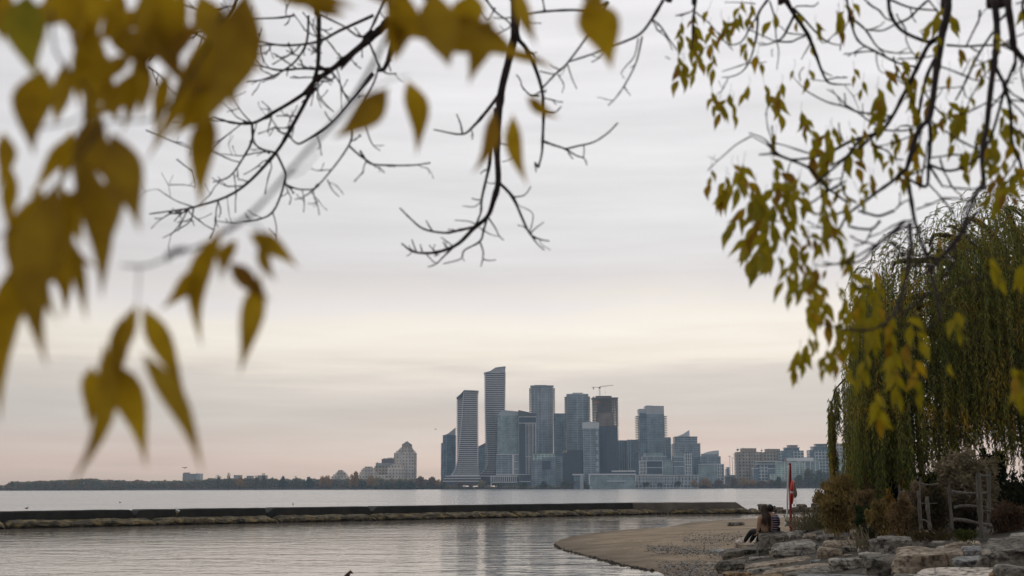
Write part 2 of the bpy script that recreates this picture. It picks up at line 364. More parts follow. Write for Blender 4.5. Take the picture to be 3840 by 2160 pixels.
bw = empty('breakwater', (BW0.x, BW0.y, 0), 'long dark concrete breakwater on a ledge of algae covered rubble', 'breakwater')
def along(u):                                  # point on the ledge line seen in photo column u
    a, c = (BW0, BW1) if u < 2480 else (BW1, BW2)
    d = ray(u, 1930); # intersect the vertical plane through the line with the ray's bearing
    e = c - a; det = d.x * e.y - d.y * e.x
    t = (a.x * e.y - a.y * e.x) / det
    return Vector((d.x * t, d.y * t, 0)), e.normalized()
def wall_cap(u0, u1, mat, slant0=0, slant1=0, name='wall_block'):
    p, e = along(u0); q, _ = along(u1 - 0.01); nrm = Vector((-e.y, e.x, 0))
    f0, f1 = p + nrm * 1.6, q + nrm * 1.6
    k0, k1 = p + nrm * 3.4, q + nrm * 3.4
    m = MB((bw.location.x, bw.location.y, 0)); zt = 1.12; L = (q - p).length
    n = max(2, int(min(L, 60) / .16)); prof = []
    rows = []
    for i in range(n + 1):
        t = i / n
        a = f0.lerp(f1, t); bb = k0.lerp(k1, t); s = t * L
        top = zt + 0.025 * noise.noise(Vector((s * 0.5 + u0, 0, 0)))
        if s < slant0: top -= (1 - s / slant0) * 0.38
        if L - s < slant1: top -= (1 - (L - s) / slant1) * (0.38 if slant1 < .8 else .7)
        lean = nrm * 0.1
        rows.append(m.pts([a + Vector((0, 0, -0.2)), a + Vector((0, 0, top - 0.07)) + lean, a + lean + nrm * 0.07 + Vector((0, 0, top)), bb + Vector((0, 0, top)), bb + Vector((0, 0, -0.2))]))
    for i in range(n):
        for k in range(4): m.face((rows[i] + k, rows[i + 1] + k, rows[i + 1] + k + 1, rows[i] + k + 1))
    m.face([rows[0] + k for k in range(5)]); m.face([rows[-1] + 4 - k for k in range(5)])
    return m.build(name, mat, bw)
for u0, u1, s0, s1 in ((-900, 10, 0, 0.1), (18, 533, 0.1, 0.22), (541, 1036, 0.22, 0.1), (1040, 1430, 0.55, 0.2), (1437, 2484, 0.5, 0)):
    wall_cap(u0, u1, conc, s0, s1)
wall_cap(2420, 2852, conc2, 0, 1.1)
def ledge(u0, u1, seed):
    p, e = along(u0); q, _ = along(u1 - 0.01); nrm = Vector((-e.y, e.x, 0)); L = (q - p).length
    m = MB((bw.location.x, bw.location.y, 0)); n = max(4, int(L / 0.2)); rows = []
    prof = [(0.15, -0.3), (0.0, 0.05), (-0.05, 0.2), (0.12, 0.36), (0.55, 0.44), (1.0, 0.5), (1.75, 0.54)]
    for i in range(n + 1):
        t = i / n; s = t * L; base = p.lerp(q, t); pts = []
        end = min(s, L - s)
        for k, (dy, z) in enumerate(prof):
            v = Vector((s * 0.8 + seed, k * 0.6, seed)); nn = noise.fractal(v * 1.7, 0.8, 2.1, 5) * 0.2
            big = noise.noise(Vector((s * 0.4, seed, 2))) * 0.14 + noise.noise(Vector((s * 1.1, seed, 5))) * 0.1
            zz = z + (nn * 0.8 + big * 0.6) * (0 if k in (0,) else 1) * (1 if k < 6 else 0.2)
            if end < 0.3 and k > 0: zz -= (0.3 - end) * 0.6
            pts.append(base + nrm * (dy + nn + big * (k < 5)) + Vector((0, 0, min(zz, 0.58))))
        rows.append(m.pts(pts))
    for i in range(n):
        for k in range(len(prof) - 1): m.face((rows[i] + k, rows[i + 1] + k, rows[i + 1] + k + 1, rows[i] + k + 1))
    for rr, o in ((rows[0], 0), (rows[-1], 1)):
        m.face([rr + (k if not o else len(prof) - 1 - k) for k in range(len(prof))])
    return m.build('rubble_ledge', algae, bw)
lu = [-900, 28, 592, 1050, 1417, 1950, 2043, 2178, 2335, 2484]
for i, (a, c) in enumerate(zip(lu, lu[1:])): ledge(a + (6 if i else 0), c - 5, i * 7.3)
for i, (a, c) in enumerate(((2490, 2502), (2516, 2820), (2824, 2856))): ledge(a, c, 90 + i * 5)

# ================================================================ ROCKS
def rock_mat(name, cs, sc=1.6):
    m, nt, nd, lk, b = new_mat(name)
    tc = nd.new('ShaderNodeTexCoord'); oi = nd.new('ShaderNodeObjectInfo'); ad = nd.new('ShaderNodeVectorMath'); ad.operation = 'ADD'
    cx = nd.new('ShaderNodeCombineXYZ'); mm = nd.new('ShaderNodeMath'); mm.operation = 'MULTIPLY'; mm.inputs[1].default_value = 40; lk.new(oi.outputs['Random'], mm.inputs[0]); lk.new(mm.outputs[0], cx.inputs['X']); lk.new(mm.outputs[0], cx.inputs['Z'])
    lk.new(tc.outputs['Object'], ad.inputs[0]); lk.new(cx.outputs[0], ad.inputs[1])
    n = nd.new('ShaderNodeTexNoise'); n.inputs['Scale'].default_value = sc; n.inputs['Detail'].default_value = 9; n.inputs['Roughness'].default_value = 0.68; lk.new(ad.outputs[0], n.inputs['Vector'])
    r = ramp(nd, [(0.3 + 0.4 * i / (len(cs) - 1), c) for i, c in enumerate(cs)]); lk.new(n.outputs['Fac'], r.inputs['Fac'])
    # bedding lines
    mp = nd.new('ShaderNodeMapping'); mp.inputs['Scale'].default_value = (0.6, 0.6, 7); lk.new(ad.outputs[0], mp.inputs['Vector'])
    ns = nd.new('ShaderNodeTexNoise'); ns.inputs['Scale'].default_value = 1.4; ns.inputs['Detail'].default_value = 5; lk.new(mp.outputs[0], ns.inputs['Vector'])
    rs = ramp(nd, [(0.36, (0.6, 0.58, 0.56)), (0.55, (1.1, 1.1, 1.1))]); lk.new(ns.outputs['Fac'], rs.inputs['Fac'])
    mx = nd.new('ShaderNodeMix'); mx.data_type = 'RGBA'; mx.blend_type = 'MULTIPLY'; mx.inputs['Factor'].default_value = 0.75; lk.new(r.outputs['Color'], mx.inputs['A']); lk.new(rs.outputs['Color'], mx.inputs['B'])
    # lichen and pits
    vo = nd.new('ShaderNodeTexNoise'); vo.inputs['Scale'].default_value = 9; vo.inputs['Detail'].default_value = 6; lk.new(ad.outputs[0], vo.inputs['Vector'])
    rv = ramp(nd, [(0.36, (0.22, 0.21, 0.2)), (0.47, (0.9, 0.9, 0.9)), (0.6, (1.1, 1.09, 1.07)), (0.68, (1.5, 1.47, 1.4))]); lk.new(vo.outputs['Fac'], rv.inputs['Fac'])
    m2 = nd.new('ShaderNodeMix'); m2.data_type = 'RGBA'; m2.blend_type = 'MULTIPLY'; m2.inputs['Factor'].default_value = 0.9
    # cracks
    dn = nd.new('ShaderNodeTexNoise'); dn.inputs['Scale'].default_value = 2.2; dn.inputs['Detail'].default_value = 4; lk.new(ad.outputs[0], dn.inputs['Vector'])
    dv = nd.new('ShaderNodeVectorMath'); dv.operation = 'MULTIPLY_ADD'; dv.inputs[1].default_value = (.7, .7, .7); lk.new(dn.outputs['Color'], dv.inputs[0]); lk.new(ad.outputs[0], dv.inputs[2])
    ck = nd.new('ShaderNodeTexVoronoi'); ck.feature = 'DISTANCE_TO_EDGE'; ck.inputs['Scale'].default_value = 1.15; lk.new(dv.outputs[0], ck.inputs['Vector'])
    cr_ = ramp(nd, [(0.0, (0.18, 0.17, 0.16)), (0.035, (1, 1, 1))]); lk.new(ck.outputs['Distance'], cr_.inputs['Fac'])
    m3 = nd.new('ShaderNodeMix'); m3.data_type = 'RGBA'; m3.blend_type = 'MULTIPLY'; m3.inputs['Factor'].default_value = 0.85; lk.new(mx.outputs['Result'], m3.inputs['A']); lk.new(cr_.outputs['Color'], m3.inputs['B'])
    lk.new(m3.outputs['Result'], m2.inputs['A']); lk.new(rv.outputs['Color'], m2.inputs['B'])
    lk.new(m2.outputs['Result'], b.inputs['Base Color']); b.inputs['Roughness'].default_value = 0.85; b.inputs['Specular IOR Level'].default_value = 0.25
    bp = nd.new('ShaderNodeBump'); bp.inputs['Strength'].default_value = 0.75; bp.inputs['Distance'].default_value = 0.05
    a2 = nd.new('ShaderNodeMath'); lk.new(vo.outputs['Fac'], a2.inputs[0]); lk.new(ns.outputs['Fac'], a2.inputs[1]); lk.new(a2.outputs[0], bp.inputs['Height']); lk.new(bp.outputs[0], b.inputs['Normal'])
    return m
RM = {
 'grey': rock_mat('grey_limestone', [(0.136, 0.127, 0.110), (0.257, 0.237, 0.203), (0.378, 0.345, 0.293)]),
 'tan': rock_mat('tan_limestone', [(0.166, 0.131, 0.093), (0.303, 0.244, 0.178), (0.439, 0.363, 0.273)]),
 'pale': rock_mat('pale_limestone', [(0.303, 0.269, 0.225), (0.469, 0.414, 0.348), (0.635, 0.566, 0.485)]),
 'dark': rock_mat('dark_pitted_limestone', [(0.068, 0.062, 0.050), (0.144, 0.131, 0.106), (0.249, 0.225, 0.185)]),
 'blue': rock_mat('blue_grey_limestone', [(0.136, 0.137, 0.131), (0.234, 0.232, 0.223), (0.356, 0.349, 0.328)]),
 'rust': rock_mat('rusty_sandstone', [(0.113, 0.073, 0.038), (0.257, 0.167, 0.085), (0.393, 0.276, 0.164)]),
 'brown': rock_mat('brown_groyne_stone', [(0.046, 0.035, 0.025), (0.105, 0.080, 0.052), (0.212, 0.159, 0.102)]),
}
def rock_mesh(name, org, c, seed, mat, cuts=11, rough=0.1, layer=0.0):
    """c = eight corners (bottom 4 anticlockwise from front left, top 4); a split block with chipped edges"""
    m = MB(org); n = cuts; idx = {}
    cen = sum((Vector(x) for x in c), Vector()) / 8
    size = max((Vector(c[1]) - Vector(c[0])).length, 0.3); hgt = max((Vector(c[4]) - Vector(c[0])).length, 0.15)
    def pt(i, j, k):
        if (i, j, k) in idx: return idx[(i, j, k)]
        a, b_, d = i / n, j / n, k / n
        ax, bx, dx = [(t * 2 - 1) for t in (a, b_, d)]
        lo = Vector(c[0]).lerp(c[1], a).lerp(Vector(c[3]).lerp(c[2], a), b_)
        hi = Vector(c[4]).lerp(c[5], a).lerp(Vector(c[7]).lerp(c[6], a), b_)
        p = lo.lerp(hi, d)
        # round off corners and edges
        e = sorted((abs(ax), abs(bx), abs(dx)))[1]
        e2 = sorted((abs(ax), abs(bx), abs(dx)))[0]
        pull = 0.05 * max(0, (e - 0.8) / 0.2) ** 1.5 + 0.08 * max(0, (e2 - 0.75) / 0.25)
        p = p.lerp(cen, pull)
        q = Vector((p.x + seed * 3.7, p.y + seed, p.z - seed * 1.3))
        out = (p - cen).normalized()
        s = min(size, hgt * 2.0)
        dsp = noise.fractal(q * (1.7 / max(s, .3)), 0.8, 2.1, 6) * rough * 1.35 * s
        cr = noise.noise(q * (0.9 / max(s, .3)) + Vector((9, 3, 1)))
        dsp += (abs(cr) - 0.2) * rough * 0.8 * s
        cv = noise.noise(q * (1.1 / max(s, .3)) + Vector((5, 1, 7)))
        dsp += round(cv * 3.5) / 3.5 * rough * 1.5 * s
        if layer: dsp += layer * s * (0.5 if int((p.z * 5.5 + 0.6 * p.x * 0.4 + noise.noise(q * 0.8)) % 2) else -0.5)
        p = p + Vector((out.x, out.y, out.z * 0.45)) * dsp
        idx[(i, j, k)] = m.pts([p]); return idx[(i, j, k)]
    for i in range(n):
        for j in range(n):
            m.face((pt(i, j, n), pt(i + 1, j, n), pt(i + 1, j + 1, n), pt(i, j + 1, n)))
            m.face((pt(i, j, 0), pt(i, j + 1, 0), pt(i + 1, j + 1, 0), pt(i + 1, j, 0)))
            m.face((pt(i, 0, j), pt(i + 1, 0, j), pt(i + 1, 0, j + 1), pt(i, 0, j + 1)))
            m.face((pt(i, n, j), pt(i, n, j + 1), pt(i + 1, n, j + 1), pt(i + 1, n, j)))
            m.face((pt(0, i, j), pt(0, i, j + 1), pt(0, i + 1, j + 1), pt(0, i + 1, j)))
            m.face((pt(n, i, j), pt(n, i + 1, j), pt(n, i + 1, j + 1), pt(n, i, j + 1)))
    o = m.build(name, mat, smooth=True)
    try: o.data.set_sharp_from_angle(angle=radians(20))
    except Exception: pass
    return o
NR = [0]
ROCKS = {}
def rock(key, x0, x1, vt, vm, vb, mat, label, tilt=0, yaw=None, rough=0.1, layer=0.0, name='boulder', group='stones of the bank', dd=(0.7, 1.5), Y=None, bury=0.18, cuts=12):
    """seen in photo columns x0..x1; vt back edge of its top, vm front edge of its top, vb foot; tilt = rise of the right end in pixels"""
    NR[0] += 1; seed = NR[0] * 1.37; rr = random.Random(NR[0])
    uc = (x0 + x1) / 2
    g = G(uc, vb) if Y is None else P(uc, vb, Y)
    Y0 = g.y; hor = 1829 - 0.003 * (uc - 1920)
    wd = (x1 - x0) * Y0 / F
    zf = H - (vm - hor) * Y0 / F
    Yb = Y0 * (vm - hor) / max(vt - hor, 4)
    D = min(max(Yb - Y0, dd[0] * wd), dd[1] * wd); D = min(D, 3.2)
    zb = H - (vt - hor) * (Y0 + D) / F
    zg = g.z - bury
    X0, X1 = P(x0, vb, Y0).x, P(x1, vb, Y0).x
    tz = tilt * Y0 / F / 2
    yw = yaw if yaw is not None else rr.uniform(-0.3, 0.3)
    tilt += rr.uniform(-.1, .1) * min(x1 - x0, 110)
    sh = yw * wd * 0.5
    hh_ = max(zf - zg, .1); q4 = [rr.uniform(-.16, .08) * min(hh_, .7) for _ in range(4)]
    j = lambda s=0.05: rr.uniform(-s, s) * wd
    s_b = (Y0 + D) / Y0
    c = [(X0 + j(), Y0 - sh, zg), (X1 + j(), Y0 + sh, zg), (X1 * s_b + j(.1), Y0 + D + sh, zg), (X0 * s_b + j(.1), Y0 + D - sh, zg),
         (X0 + j(.04), Y0 + 0.06 * D - sh, zf - tz + q4[0]), (X1 + j(.04), Y0 + 0.06 * D + sh, zf + tz + q4[1]), (X1 * s_b - abs(j(.1)), Y0 + D + sh, zb + tz + q4[2]), (X0 * s_b + abs(j(.1)), Y0 + D - sh, zb - tz + q4[3])]
    o = rock_mesh(name, ((X0 + X1) / 2, Y0 + D / 2, zg), [Vector(q) for q in c], seed, RM[mat], cuts, rough, layer)
    tag(o, label, 'boulder' if name == 'boulder' else 'rock', group)
    ROCKS[key] = dict(Y0=Y0, D=D, zf=zf, zb=zb, x0=X0, x1=X1)
    return o
rock('seat', 2846, 2953, 1977, 1998, 2076, 'dark', 'tall dark squared block that the two seated people rest on', rough=0.07, dd=(1.0, 1.8))
rock('seatr', 2950, 3021, 1983, 1997, 2022, 'grey', 'rounded grey boulder just right of the block the pair sit on', rough=0.14)
rock('paleslab', 2761, 2848, 2001, 2028, 2044, 'pale', 'pale sloping slab just left of the block the pair sit on', tilt=18)
rock('brownb', 2763, 2834, 2023, 2031, 2052, 'tan', 'small brown rounded block in front of the pale sloping slab', rough=0.12)
rock('lowslab', 2712, 2848, 2046, 2057, 2086, 'dark', 'long low mossy slab with a black shaded right end', tilt=8, layer=0.05)
rock('sub', 2664, 2722, 2046, 2056, 2074, 'blue', 'flat grey slab half sunk in sand, leftmost of the bank', tilt=4)
rock('stubby', 2704, 2801, 2085, 2093, 2142, 'dark', 'squat layered dark block standing at the pebbly beach edge', layer=0.07, rough=0.09)
rock('foot', 2714, 2816, 2124, 2133, 2172, 'rust', 'rusty orange slab under the squat layered block', layer=0.06, Y=27.6)
rock('small1', 2815, 2893, 2073, 2079, 2096, 'grey', 'thin grey slab tucked below the tall dark block', tilt=3)
rock('layers', 2903, 3065, 2019, 2042, 2085, 'grey', 'big slanting boulder with bedding layers and a pale left nose', tilt=14, layer=0.05, rough=0.11)
rock('stub', 2889, 2918, 2059, 2066, 2090, 'tan', 'little knobbly stone at the left foot of the layered boulder', rough=0.2, cuts=6)
rock('tilt1', 2797, 3046, 2082, 2098, 2120, 'tan', 'long pale brown slab rising rightward below the layered boulder', tilt=36, layer=0.05, dd=(0.3, 0.6))
rock('flat1', 2800, 2905, 2110, 2120, 2146, 'grey', 'flat grey slab between the squat block and the rising slab', tilt=8)
rock('tilt2', 2868, 3112, 2104, 2122, 2150, 'tan', 'second long rising slab, lower than the pale brown one', tilt=30, layer=0.05, dd=(0.3, 0.6))
rock('darkend', 2930, 3122, 2116, 2134, 2175, 'dark', 'slab with a deep black front face at the frame bottom', tilt=10, rough=0.08, dd=(0.4, 0.8), Y=23.2)
rock('stripe', 2796, 2945, 2138, 2150, 2190, 'rust', 'brown streaked slab at the frame bottom beside the black front face', tilt=10, layer=0.06, Y=24.6)
rock('backflat', 2978, 3090, 1965, 1975, 1993, 'dark', 'flat slab with a black front just right of the red post foot', tilt=4, dd=(0.4, .8))
rock('backgrey', 2998, 3093, 1940, 1949, 1970, 'blue', 'pale grey block behind the flat black fronted slab', tilt=6, dd=(0.4, .8))
rock('behindpost', 2952, 3000, 1949, 1954, 1972, 'dark', 'dark weathered boulder touching the red post', rough=0.14, dd=(0.5, .9))
rock('light1', 3088, 3186, 1974, 1981, 1997, 'pale', 'light flat slab in the back row left of the upright brown block', dd=(.4, .8))
rock('light2', 3098, 3150, 1957, 1963, 1977, 'grey', 'small ragged slab half hidden under the brown bush', rough=0.16, dd=(.5, .9))
rock('upright', 3182, 3242, 1971, 1984, 2022, 'tan', 'upright brownish block below the green shrub', rough=0.08)
rock('striped', 3062, 3162, 1993, 2004, 2028, 'grey', 'grey slab split by dark horizontal grooves', layer=0.09, tilt=4)
rock('tantop', 3008, 3064, 1990, 2006, 2026, 'tan', 'tan topped stone left of the grooved slab')
rock('wedge', 3158, 3190, 1992, 2000, 2022, 'grey', 'narrow grey stone between the grooved slab and the upright block', cuts=6)
rock('mid1', 3085, 3266, 2015, 2030, 2050, 'tan', 'broad low slab with a reddish top in the middle of the bank', dd=(.3, .6))
rock('facing', 3062, 3164, 2040, 2049, 2092, 'tan', 'squared tan block with a flat chiselled face and pale left edge', rough=0.06)
rock('cave', 3163, 3222, 2034, 2041, 2071, 'dark', 'dark block between the chiselled tan block and the white stone')
rock('thin', 3166, 3230, 2066, 2071, 2084, 'tan', 'thin slab lying under the dark block beside the white stone')
rock('white', 3217, 3267, 2033, 2038, 2066, 'pale', 'bright whitish small block, the palest stone of the bank', rough=0.07)
rock('big1', 3264, 3480, 1994, 2012, 2068, 'grey', 'large rounded grey boulder below the fence, brown on its right', rough=0.12)
rock('bigslab', 3366, 3604, 2042, 2063, 2138, 'tan', 'huge brown block with a bright ragged top edge', rough=0.09, dd=(.4, .8))
rock('round', 3249, 3371, 2066, 2088, 2160, 'dark', 'dark pitted round faced boulder with a flat pale top', rough=0.11)
rock('gr2', 3118, 3254, 2078, 2090, 2134, 'grey', 'grey boulder with a black gap beneath its front', rough=0.12)
rock('front1', 2990, 3310, 2137, 2156, 2215, 'blue', 'wide flat grey slab along the frame bottom under the black gap', rough=0.06, dd=(.4, .8), Y=19.5)
rock('rear', 3418, 3504, 1984, 1991, 2020, 'tan', 'back row stone below the two leaning fence posts')
rock('flat2', 3476, 3552, 2019, 2026, 2042, 'grey', 'low flat grey stone in front of the fence post gap', dd=(.6, 1.0))
rock('fenceslab', 3546, 3684, 2019, 2037, 2064, 'tan', 'broad tan slab at the foot of the tall fence post', tilt=4, dd=(.5, .9))
rock('fl3', 3508, 3606, 2036, 2050, 2072, 'pale', 'cream slab between the huge brown block and the fence slab', dd=(.5, .9))
rock('smooth', 3610, 3690, 2038, 2047, 2078, 'blue', 'smooth grey stone left of the large dark corner boulder', rough=0.06)
rock('corner', 3676, 3930, 2002, 2050, 2138, 'dark', 'large dark grey boulder with a pale domed top at the right edge', rough=0.11, dd=(.6, 1.0))
rock('bluebl', 3582, 3735, 2072, 2084, 2132, 'blue', 'blue grey block wedged between the brown block and corner boulder', rough=0.1)
rock('front2', 3446, 3775, 2115, 2146, 2210, 'pale', 'wide cream slab at the frame bottom, brown underneath', rough=0.07, tilt=10, dd=(.35, .7), Y=16.8)
rock('corner2', 3768, 3960, 2098, 2116, 2190, 'dark', 'dark rock in the bottom right corner of the view', rough=0.13, Y=15.5)
rock('edge', 3798, 3960, 1983, 1994, 2020, 'grey', 'grey stone at the right edge above the corner boulder', dd=(.5, .9))
rock('lone', 2728, 2792, 1950, 1954, 1972, 'grey', 'lone rectangular stone lying out on the open sand', rough=0.08, group=None, layer=0.05, bury=0.05, dd=(.5, .9))
rock('fill1', 3224, 3300, 2060, 2066, 2090, 'grey', 'sunken grey stone between the white block and pitted boulder', Y=27.5)
rock('fill2', 3040, 3080, 2086, 2092, 2112, 'blue', 'small bluish stone at the left foot of the chiselled block', cuts=6)
rock('fill3', 3366, 3470, 2132, 2142, 2190, 'dark', 'shadowed stone between pitted boulder and cream slab at the bottom', Y=18.4)
rock('fill4', 3715, 3800, 2128, 2140, 2190, 'rust', 'brown stone right of the wide cream slab at the bottom', Y=16.2)
for i, (a, b_, t, bt, Y, lb) in enumerate([
    (2845, 2878, 1886, 1905, 117, 'flat topped brown stone at the end of the breakwater'), (2848, 2868, 1896, 1915, 115, 'small mossy stone leaning on the breakwater end'),
    (2894, 2908, 1894, 1910, 118, 'small dark stone seen just right of the seated heads'), (2904, 2940, 1900, 1914, 119, 'low brown stone left of the white pole in the groyne'),
    (2914, 2960, 1906, 1917, 117, 'long flat wet stone in the groyne behind the white pole'), (2970, 2996, 1899, 1914, 119, 'tan stone just right of the red post in the groyne'),
    (2989, 3022, 1887, 1911, 121, 'peaked dark stone, tallest of the groyne'), (3014, 3075, 1897, 1917, 120, 'broad brown stone right of the peaked groyne stone'),
    (3042, 3063, 1884, 1902, 123, 'dark upper stone on the groyne near the bush'), (3056, 3110, 1869, 1905, 124, 'overgrown mound stone where the groyne meets the bush'),
    (3064, 3130, 1892, 1915, 119, 'lowest groyne stone beside the bush')]):
    rock('g%d' % i, a, b_, t + 1, t + 3, bt, 'brown', lb, rough=0.16, name='rock', group='stones of the far groyne', Y=Y, bury=0.3, cuts=6, dd=(.6, 1.1))
# two wet stones on the waterline, one out in the shallows
for a, b_, t, bt, lb in ((2443, 2462, 2118, 2131, 'upper dark wet stone at the beach waterline'), (2429, 2460, 2131, 2144, 'lower dark wet stone at the beach waterline'), (2031, 2043, 2037, 2043, 'tiny stone poking from the water off the sand tip')):
    g = W((a + b_) / 2, bt, 0.0)
    rock('w' + lb[:3], a, b_, t, t + 2, bt, 'brown', lb, rough=0.16, name='rock', group='wet stones at the waterline', Y=g.y, bury=0.1, cuts=5, dd=(.5, .8))

# pebbles on the beach and leaf litter at the frame bottom: nobody could count them
def pebbles(name, n, region, mats, s0, s1, label, cat, flat=0.6, seed=5):
    rr = random.Random(seed); m = MB(); k = 0
    while k < n:
        u, v = region(rr)
        p = G(u, v); s = rr.uniform(s0, s1) * (0.6 + 0.8 * rr.random() ** 3)
        if ground(p.x, p.y) < 0.0: k += 1; continue
        p.z = ground(p.x, p.y) + s * 0.15; a = rr.uniform(0, pi); q = []
        mi = rr.randrange(len(mats))
        ex = [Vector((cos(a), sin(a), 0)) * s * rr.uniform(.7, 1.3), Vector((-sin(a), cos(a), 0)) * s * rr.uniform(.6, 1)]; ez = Vector((0, 0, s * flat))
        b0 = m.pts([p + ex[0], p + ex[1], p - ex[0], p - ex[1], p + ez + ex[0] * rr.uniform(-.2, .3), p - ez])
        for i in range(4):
            j = (i + 1) % 4
            m.face((b0 + i, b0 + j, b0 + 4), mi); m.face((b0 + j, b0 + i, b0 + 5), mi)
        k += 1
    return tag(m.build(name, mats), label, cat, kind='stuff')
flatm = lambda n, c: pm(n, [tuple(x * 0.8 for x in c), c], 8, 0.8)
def reg1(rr):
    q = rr.random()
    if q < 0.42:                                            # pale stony tongue running left over the sand
        t = rr.random(); c = (2440 + 320 * t, 2056 + 24 * t); return c[0] + rr.gauss(0, 25), c[1] + rr.gauss(0, 9)
    if q < 0.62: return rr.uniform(2560, 2790), rr.gauss(2022, 13)
    t = rr.random(); return 2480 + 250 * t + rr.gauss(0, 20), rr.uniform(2105, 2168)
pebbles('pebbles', 3600, reg1, [flatm('pebble_grey', (.23, .22, .2)), flatm('pebble_pale', (.36, .34, .31)), flatm('pebble_dark', (.09, .08, .07))], 0.022, 0.05, 'grey and pale pebbles scattered over the beach', 'pebbles')
def reg2(rr):
    i = rr.randrange(7); a = SHORE_PX[i]; b_ = SHORE_PX[i + 1]; t = rr.random()
    return a[0] + (b_[0] - a[0]) * t + abs(rr.gauss(0, 7)), a[1] + (b_[1] - a[1]) * t - abs(rr.gauss(0, 2.5))
pebbles('waterline_gravel', 420, reg2, [flatm('gravel_wet', (.035, .028, .022)), flatm('gravel_brown', (.09, .07, .05))], 0.03, 0.075, 'dark wet gravel lining the edge of the spit', 'gravel', seed=8)
pebbles('fallen_leaves', 420, lambda rr: (2520 + 200 * rr.random(), rr.gauss(2150, 8)) if rr.random() < .8 else (rr.uniform(2790, 3100), rr.uniform(2060, 2150)), [flatm('leaf_red', (.19, .05, .02)), flatm('leaf_rust', (.22, .1, .03))], 0.02, 0.045, 'red and rusty fallen leaves among the pebbles and stones', 'leaves', flat=0.15, seed=9)
# ================================================================ FAR SHORE AND SKYLINE
YS = 2200.0
Z1 = lambda x, y: (1600 + x / 2.684, 1320 + y / 2.684)
Z2 = lambda x, y: (2060 + x / 2.683, 1320 + y / 2.683)
Z3 = lambda x, y: (2600 + x / 3.294, 1420 + y / 3.294)
Z8 = lambda x, y: (600 + x / 2.342, 1560 + y / 2.342)
shore_m = pm('far_shore_ground', [(.05, .05, .045), (.09, .085, .075), (.13, .12, .1)], 0.05, .9)
rip_m = pm('revetment_stone', [(.06, .056, .052), (.16, .15, .14), (.3, .28, .26)], 0.35, .9)
m = MB(); ua = [-700 + 60 * i for i in range(90)]
r0 = m.pts([(P(u, 1836, YS).x, YS + 6 * noise.noise(Vector((u * .01, 0, 0))), -0.5) for u in ua])
r1 = m.pts([(P(u, 1836, YS).x, YS + 8 + 6 * noise.noise(Vector((u * .01, 0, 0))), 2.2) for u in ua])
r2 = m.pts([(P(u, 1836, YS).x, YS + 60, 4) for u in ua]); r3 = m.pts([(P(u, 1836, YS).x * 1.4, YS + 1090, 4) for u in ua])
for i in range(len(ua) - 1):
    for a, b_, k in ((r0, r1, 0), (r1, r2, 0), (r2, r3, 0)): m.face((a + i, a + i + 1, b_ + i + 1, b_ + i), k)
tag(m.build('far_shore', shore_m, smooth=True), 'low far shore under the trees and towers', 'shore', kind='structure')
# pale stone facing along two stretches of that shore
def revet(u0, u1, h, label):
    m = MB(); rr = random.Random(int(u0)); u = u0
    while u < u1:
        p = P(u, 1836, YS - 4); s = rr.uniform(1.0, 2.6); z = rr.uniform(0, h)
        m.ball((p.x, YS - 6 + z * 1.5 + rr.uniform(-1, 1), z), s * .55, 0, 5, 3, (1.3, 1, .7)); u += 0.85
    tag(m.build('stone_revetment', rip_m), label, 'stones', kind='stuff')
revet(470, 1400, 3.0, 'pale stone facing along the left far shore'); revet(2690, 3110, 3.4, 'pale stone facing along the right far shore')

# ---- glass and wall kinds
def c255(r, g, b): return tuple(min(.85, q * 1.5) for q in lin(r, g, b)[:3])
FM = {
 'blue': facade('glass_blue', c255(52, 74, 92), c255(74, 98, 116), c255(118, 132, 142), 3.3, 4, .35),
 'teal': facade('glass_teal', c255(78, 102, 110), c255(112, 134, 138), c255(140, 152, 155), 3.4, 2.6, .4),
 'grey': facade('glass_grey', c255(82, 92, 106), c255(100, 112, 124), c255(140, 146, 154), 3.4, 5, .8),
 'dark': facade('glass_dark', c255(30, 46, 64), c255(40, 58, 76), c255(58, 74, 90), 3.6, 4, .25),
 'mid': facade('glass_mid', c255(62, 82, 98), c255(84, 104, 118), c255(120, 134, 142), 3.3, 3.4, .45),
 'banded': facade('glass_banded', c255(58, 72, 88), c255(84, 98, 110), c255(128, 138, 146), 3.5, 14, .95),
 'white': facade('white_frame_wall', c255(52, 72, 90), c255(78, 100, 112), c255(160, 164, 164), 6.2, 6.6, .95),
 'green': facade('green_glass_wall', c255(104, 134, 132), c255(126, 152, 148), c255(176, 182, 178), 4.0, 7, .6),
 'beige': facade('beige_wall', c255(62, 68, 78), c255(82, 86, 90), c255(158, 146, 132), 6.6, 6.4, 1.7, rough=.6),
 'cream': facade('cream_wall', c255(92, 92, 98), c255(112, 110, 112), c255(190, 180, 170), 6.4, 6.2, 2.0, rough=.7),
 'rib': facade('ribbed_wall', c255(50, 62, 78), c255(66, 78, 92), c255(150, 148, 148), 60, 5.2, .7),
 'skel': facade('bare_frame', c255(96, 84, 82), c255(118, 104, 98), c255(128, 112, 104), 3.4, 4, .7, rough=.8),
}
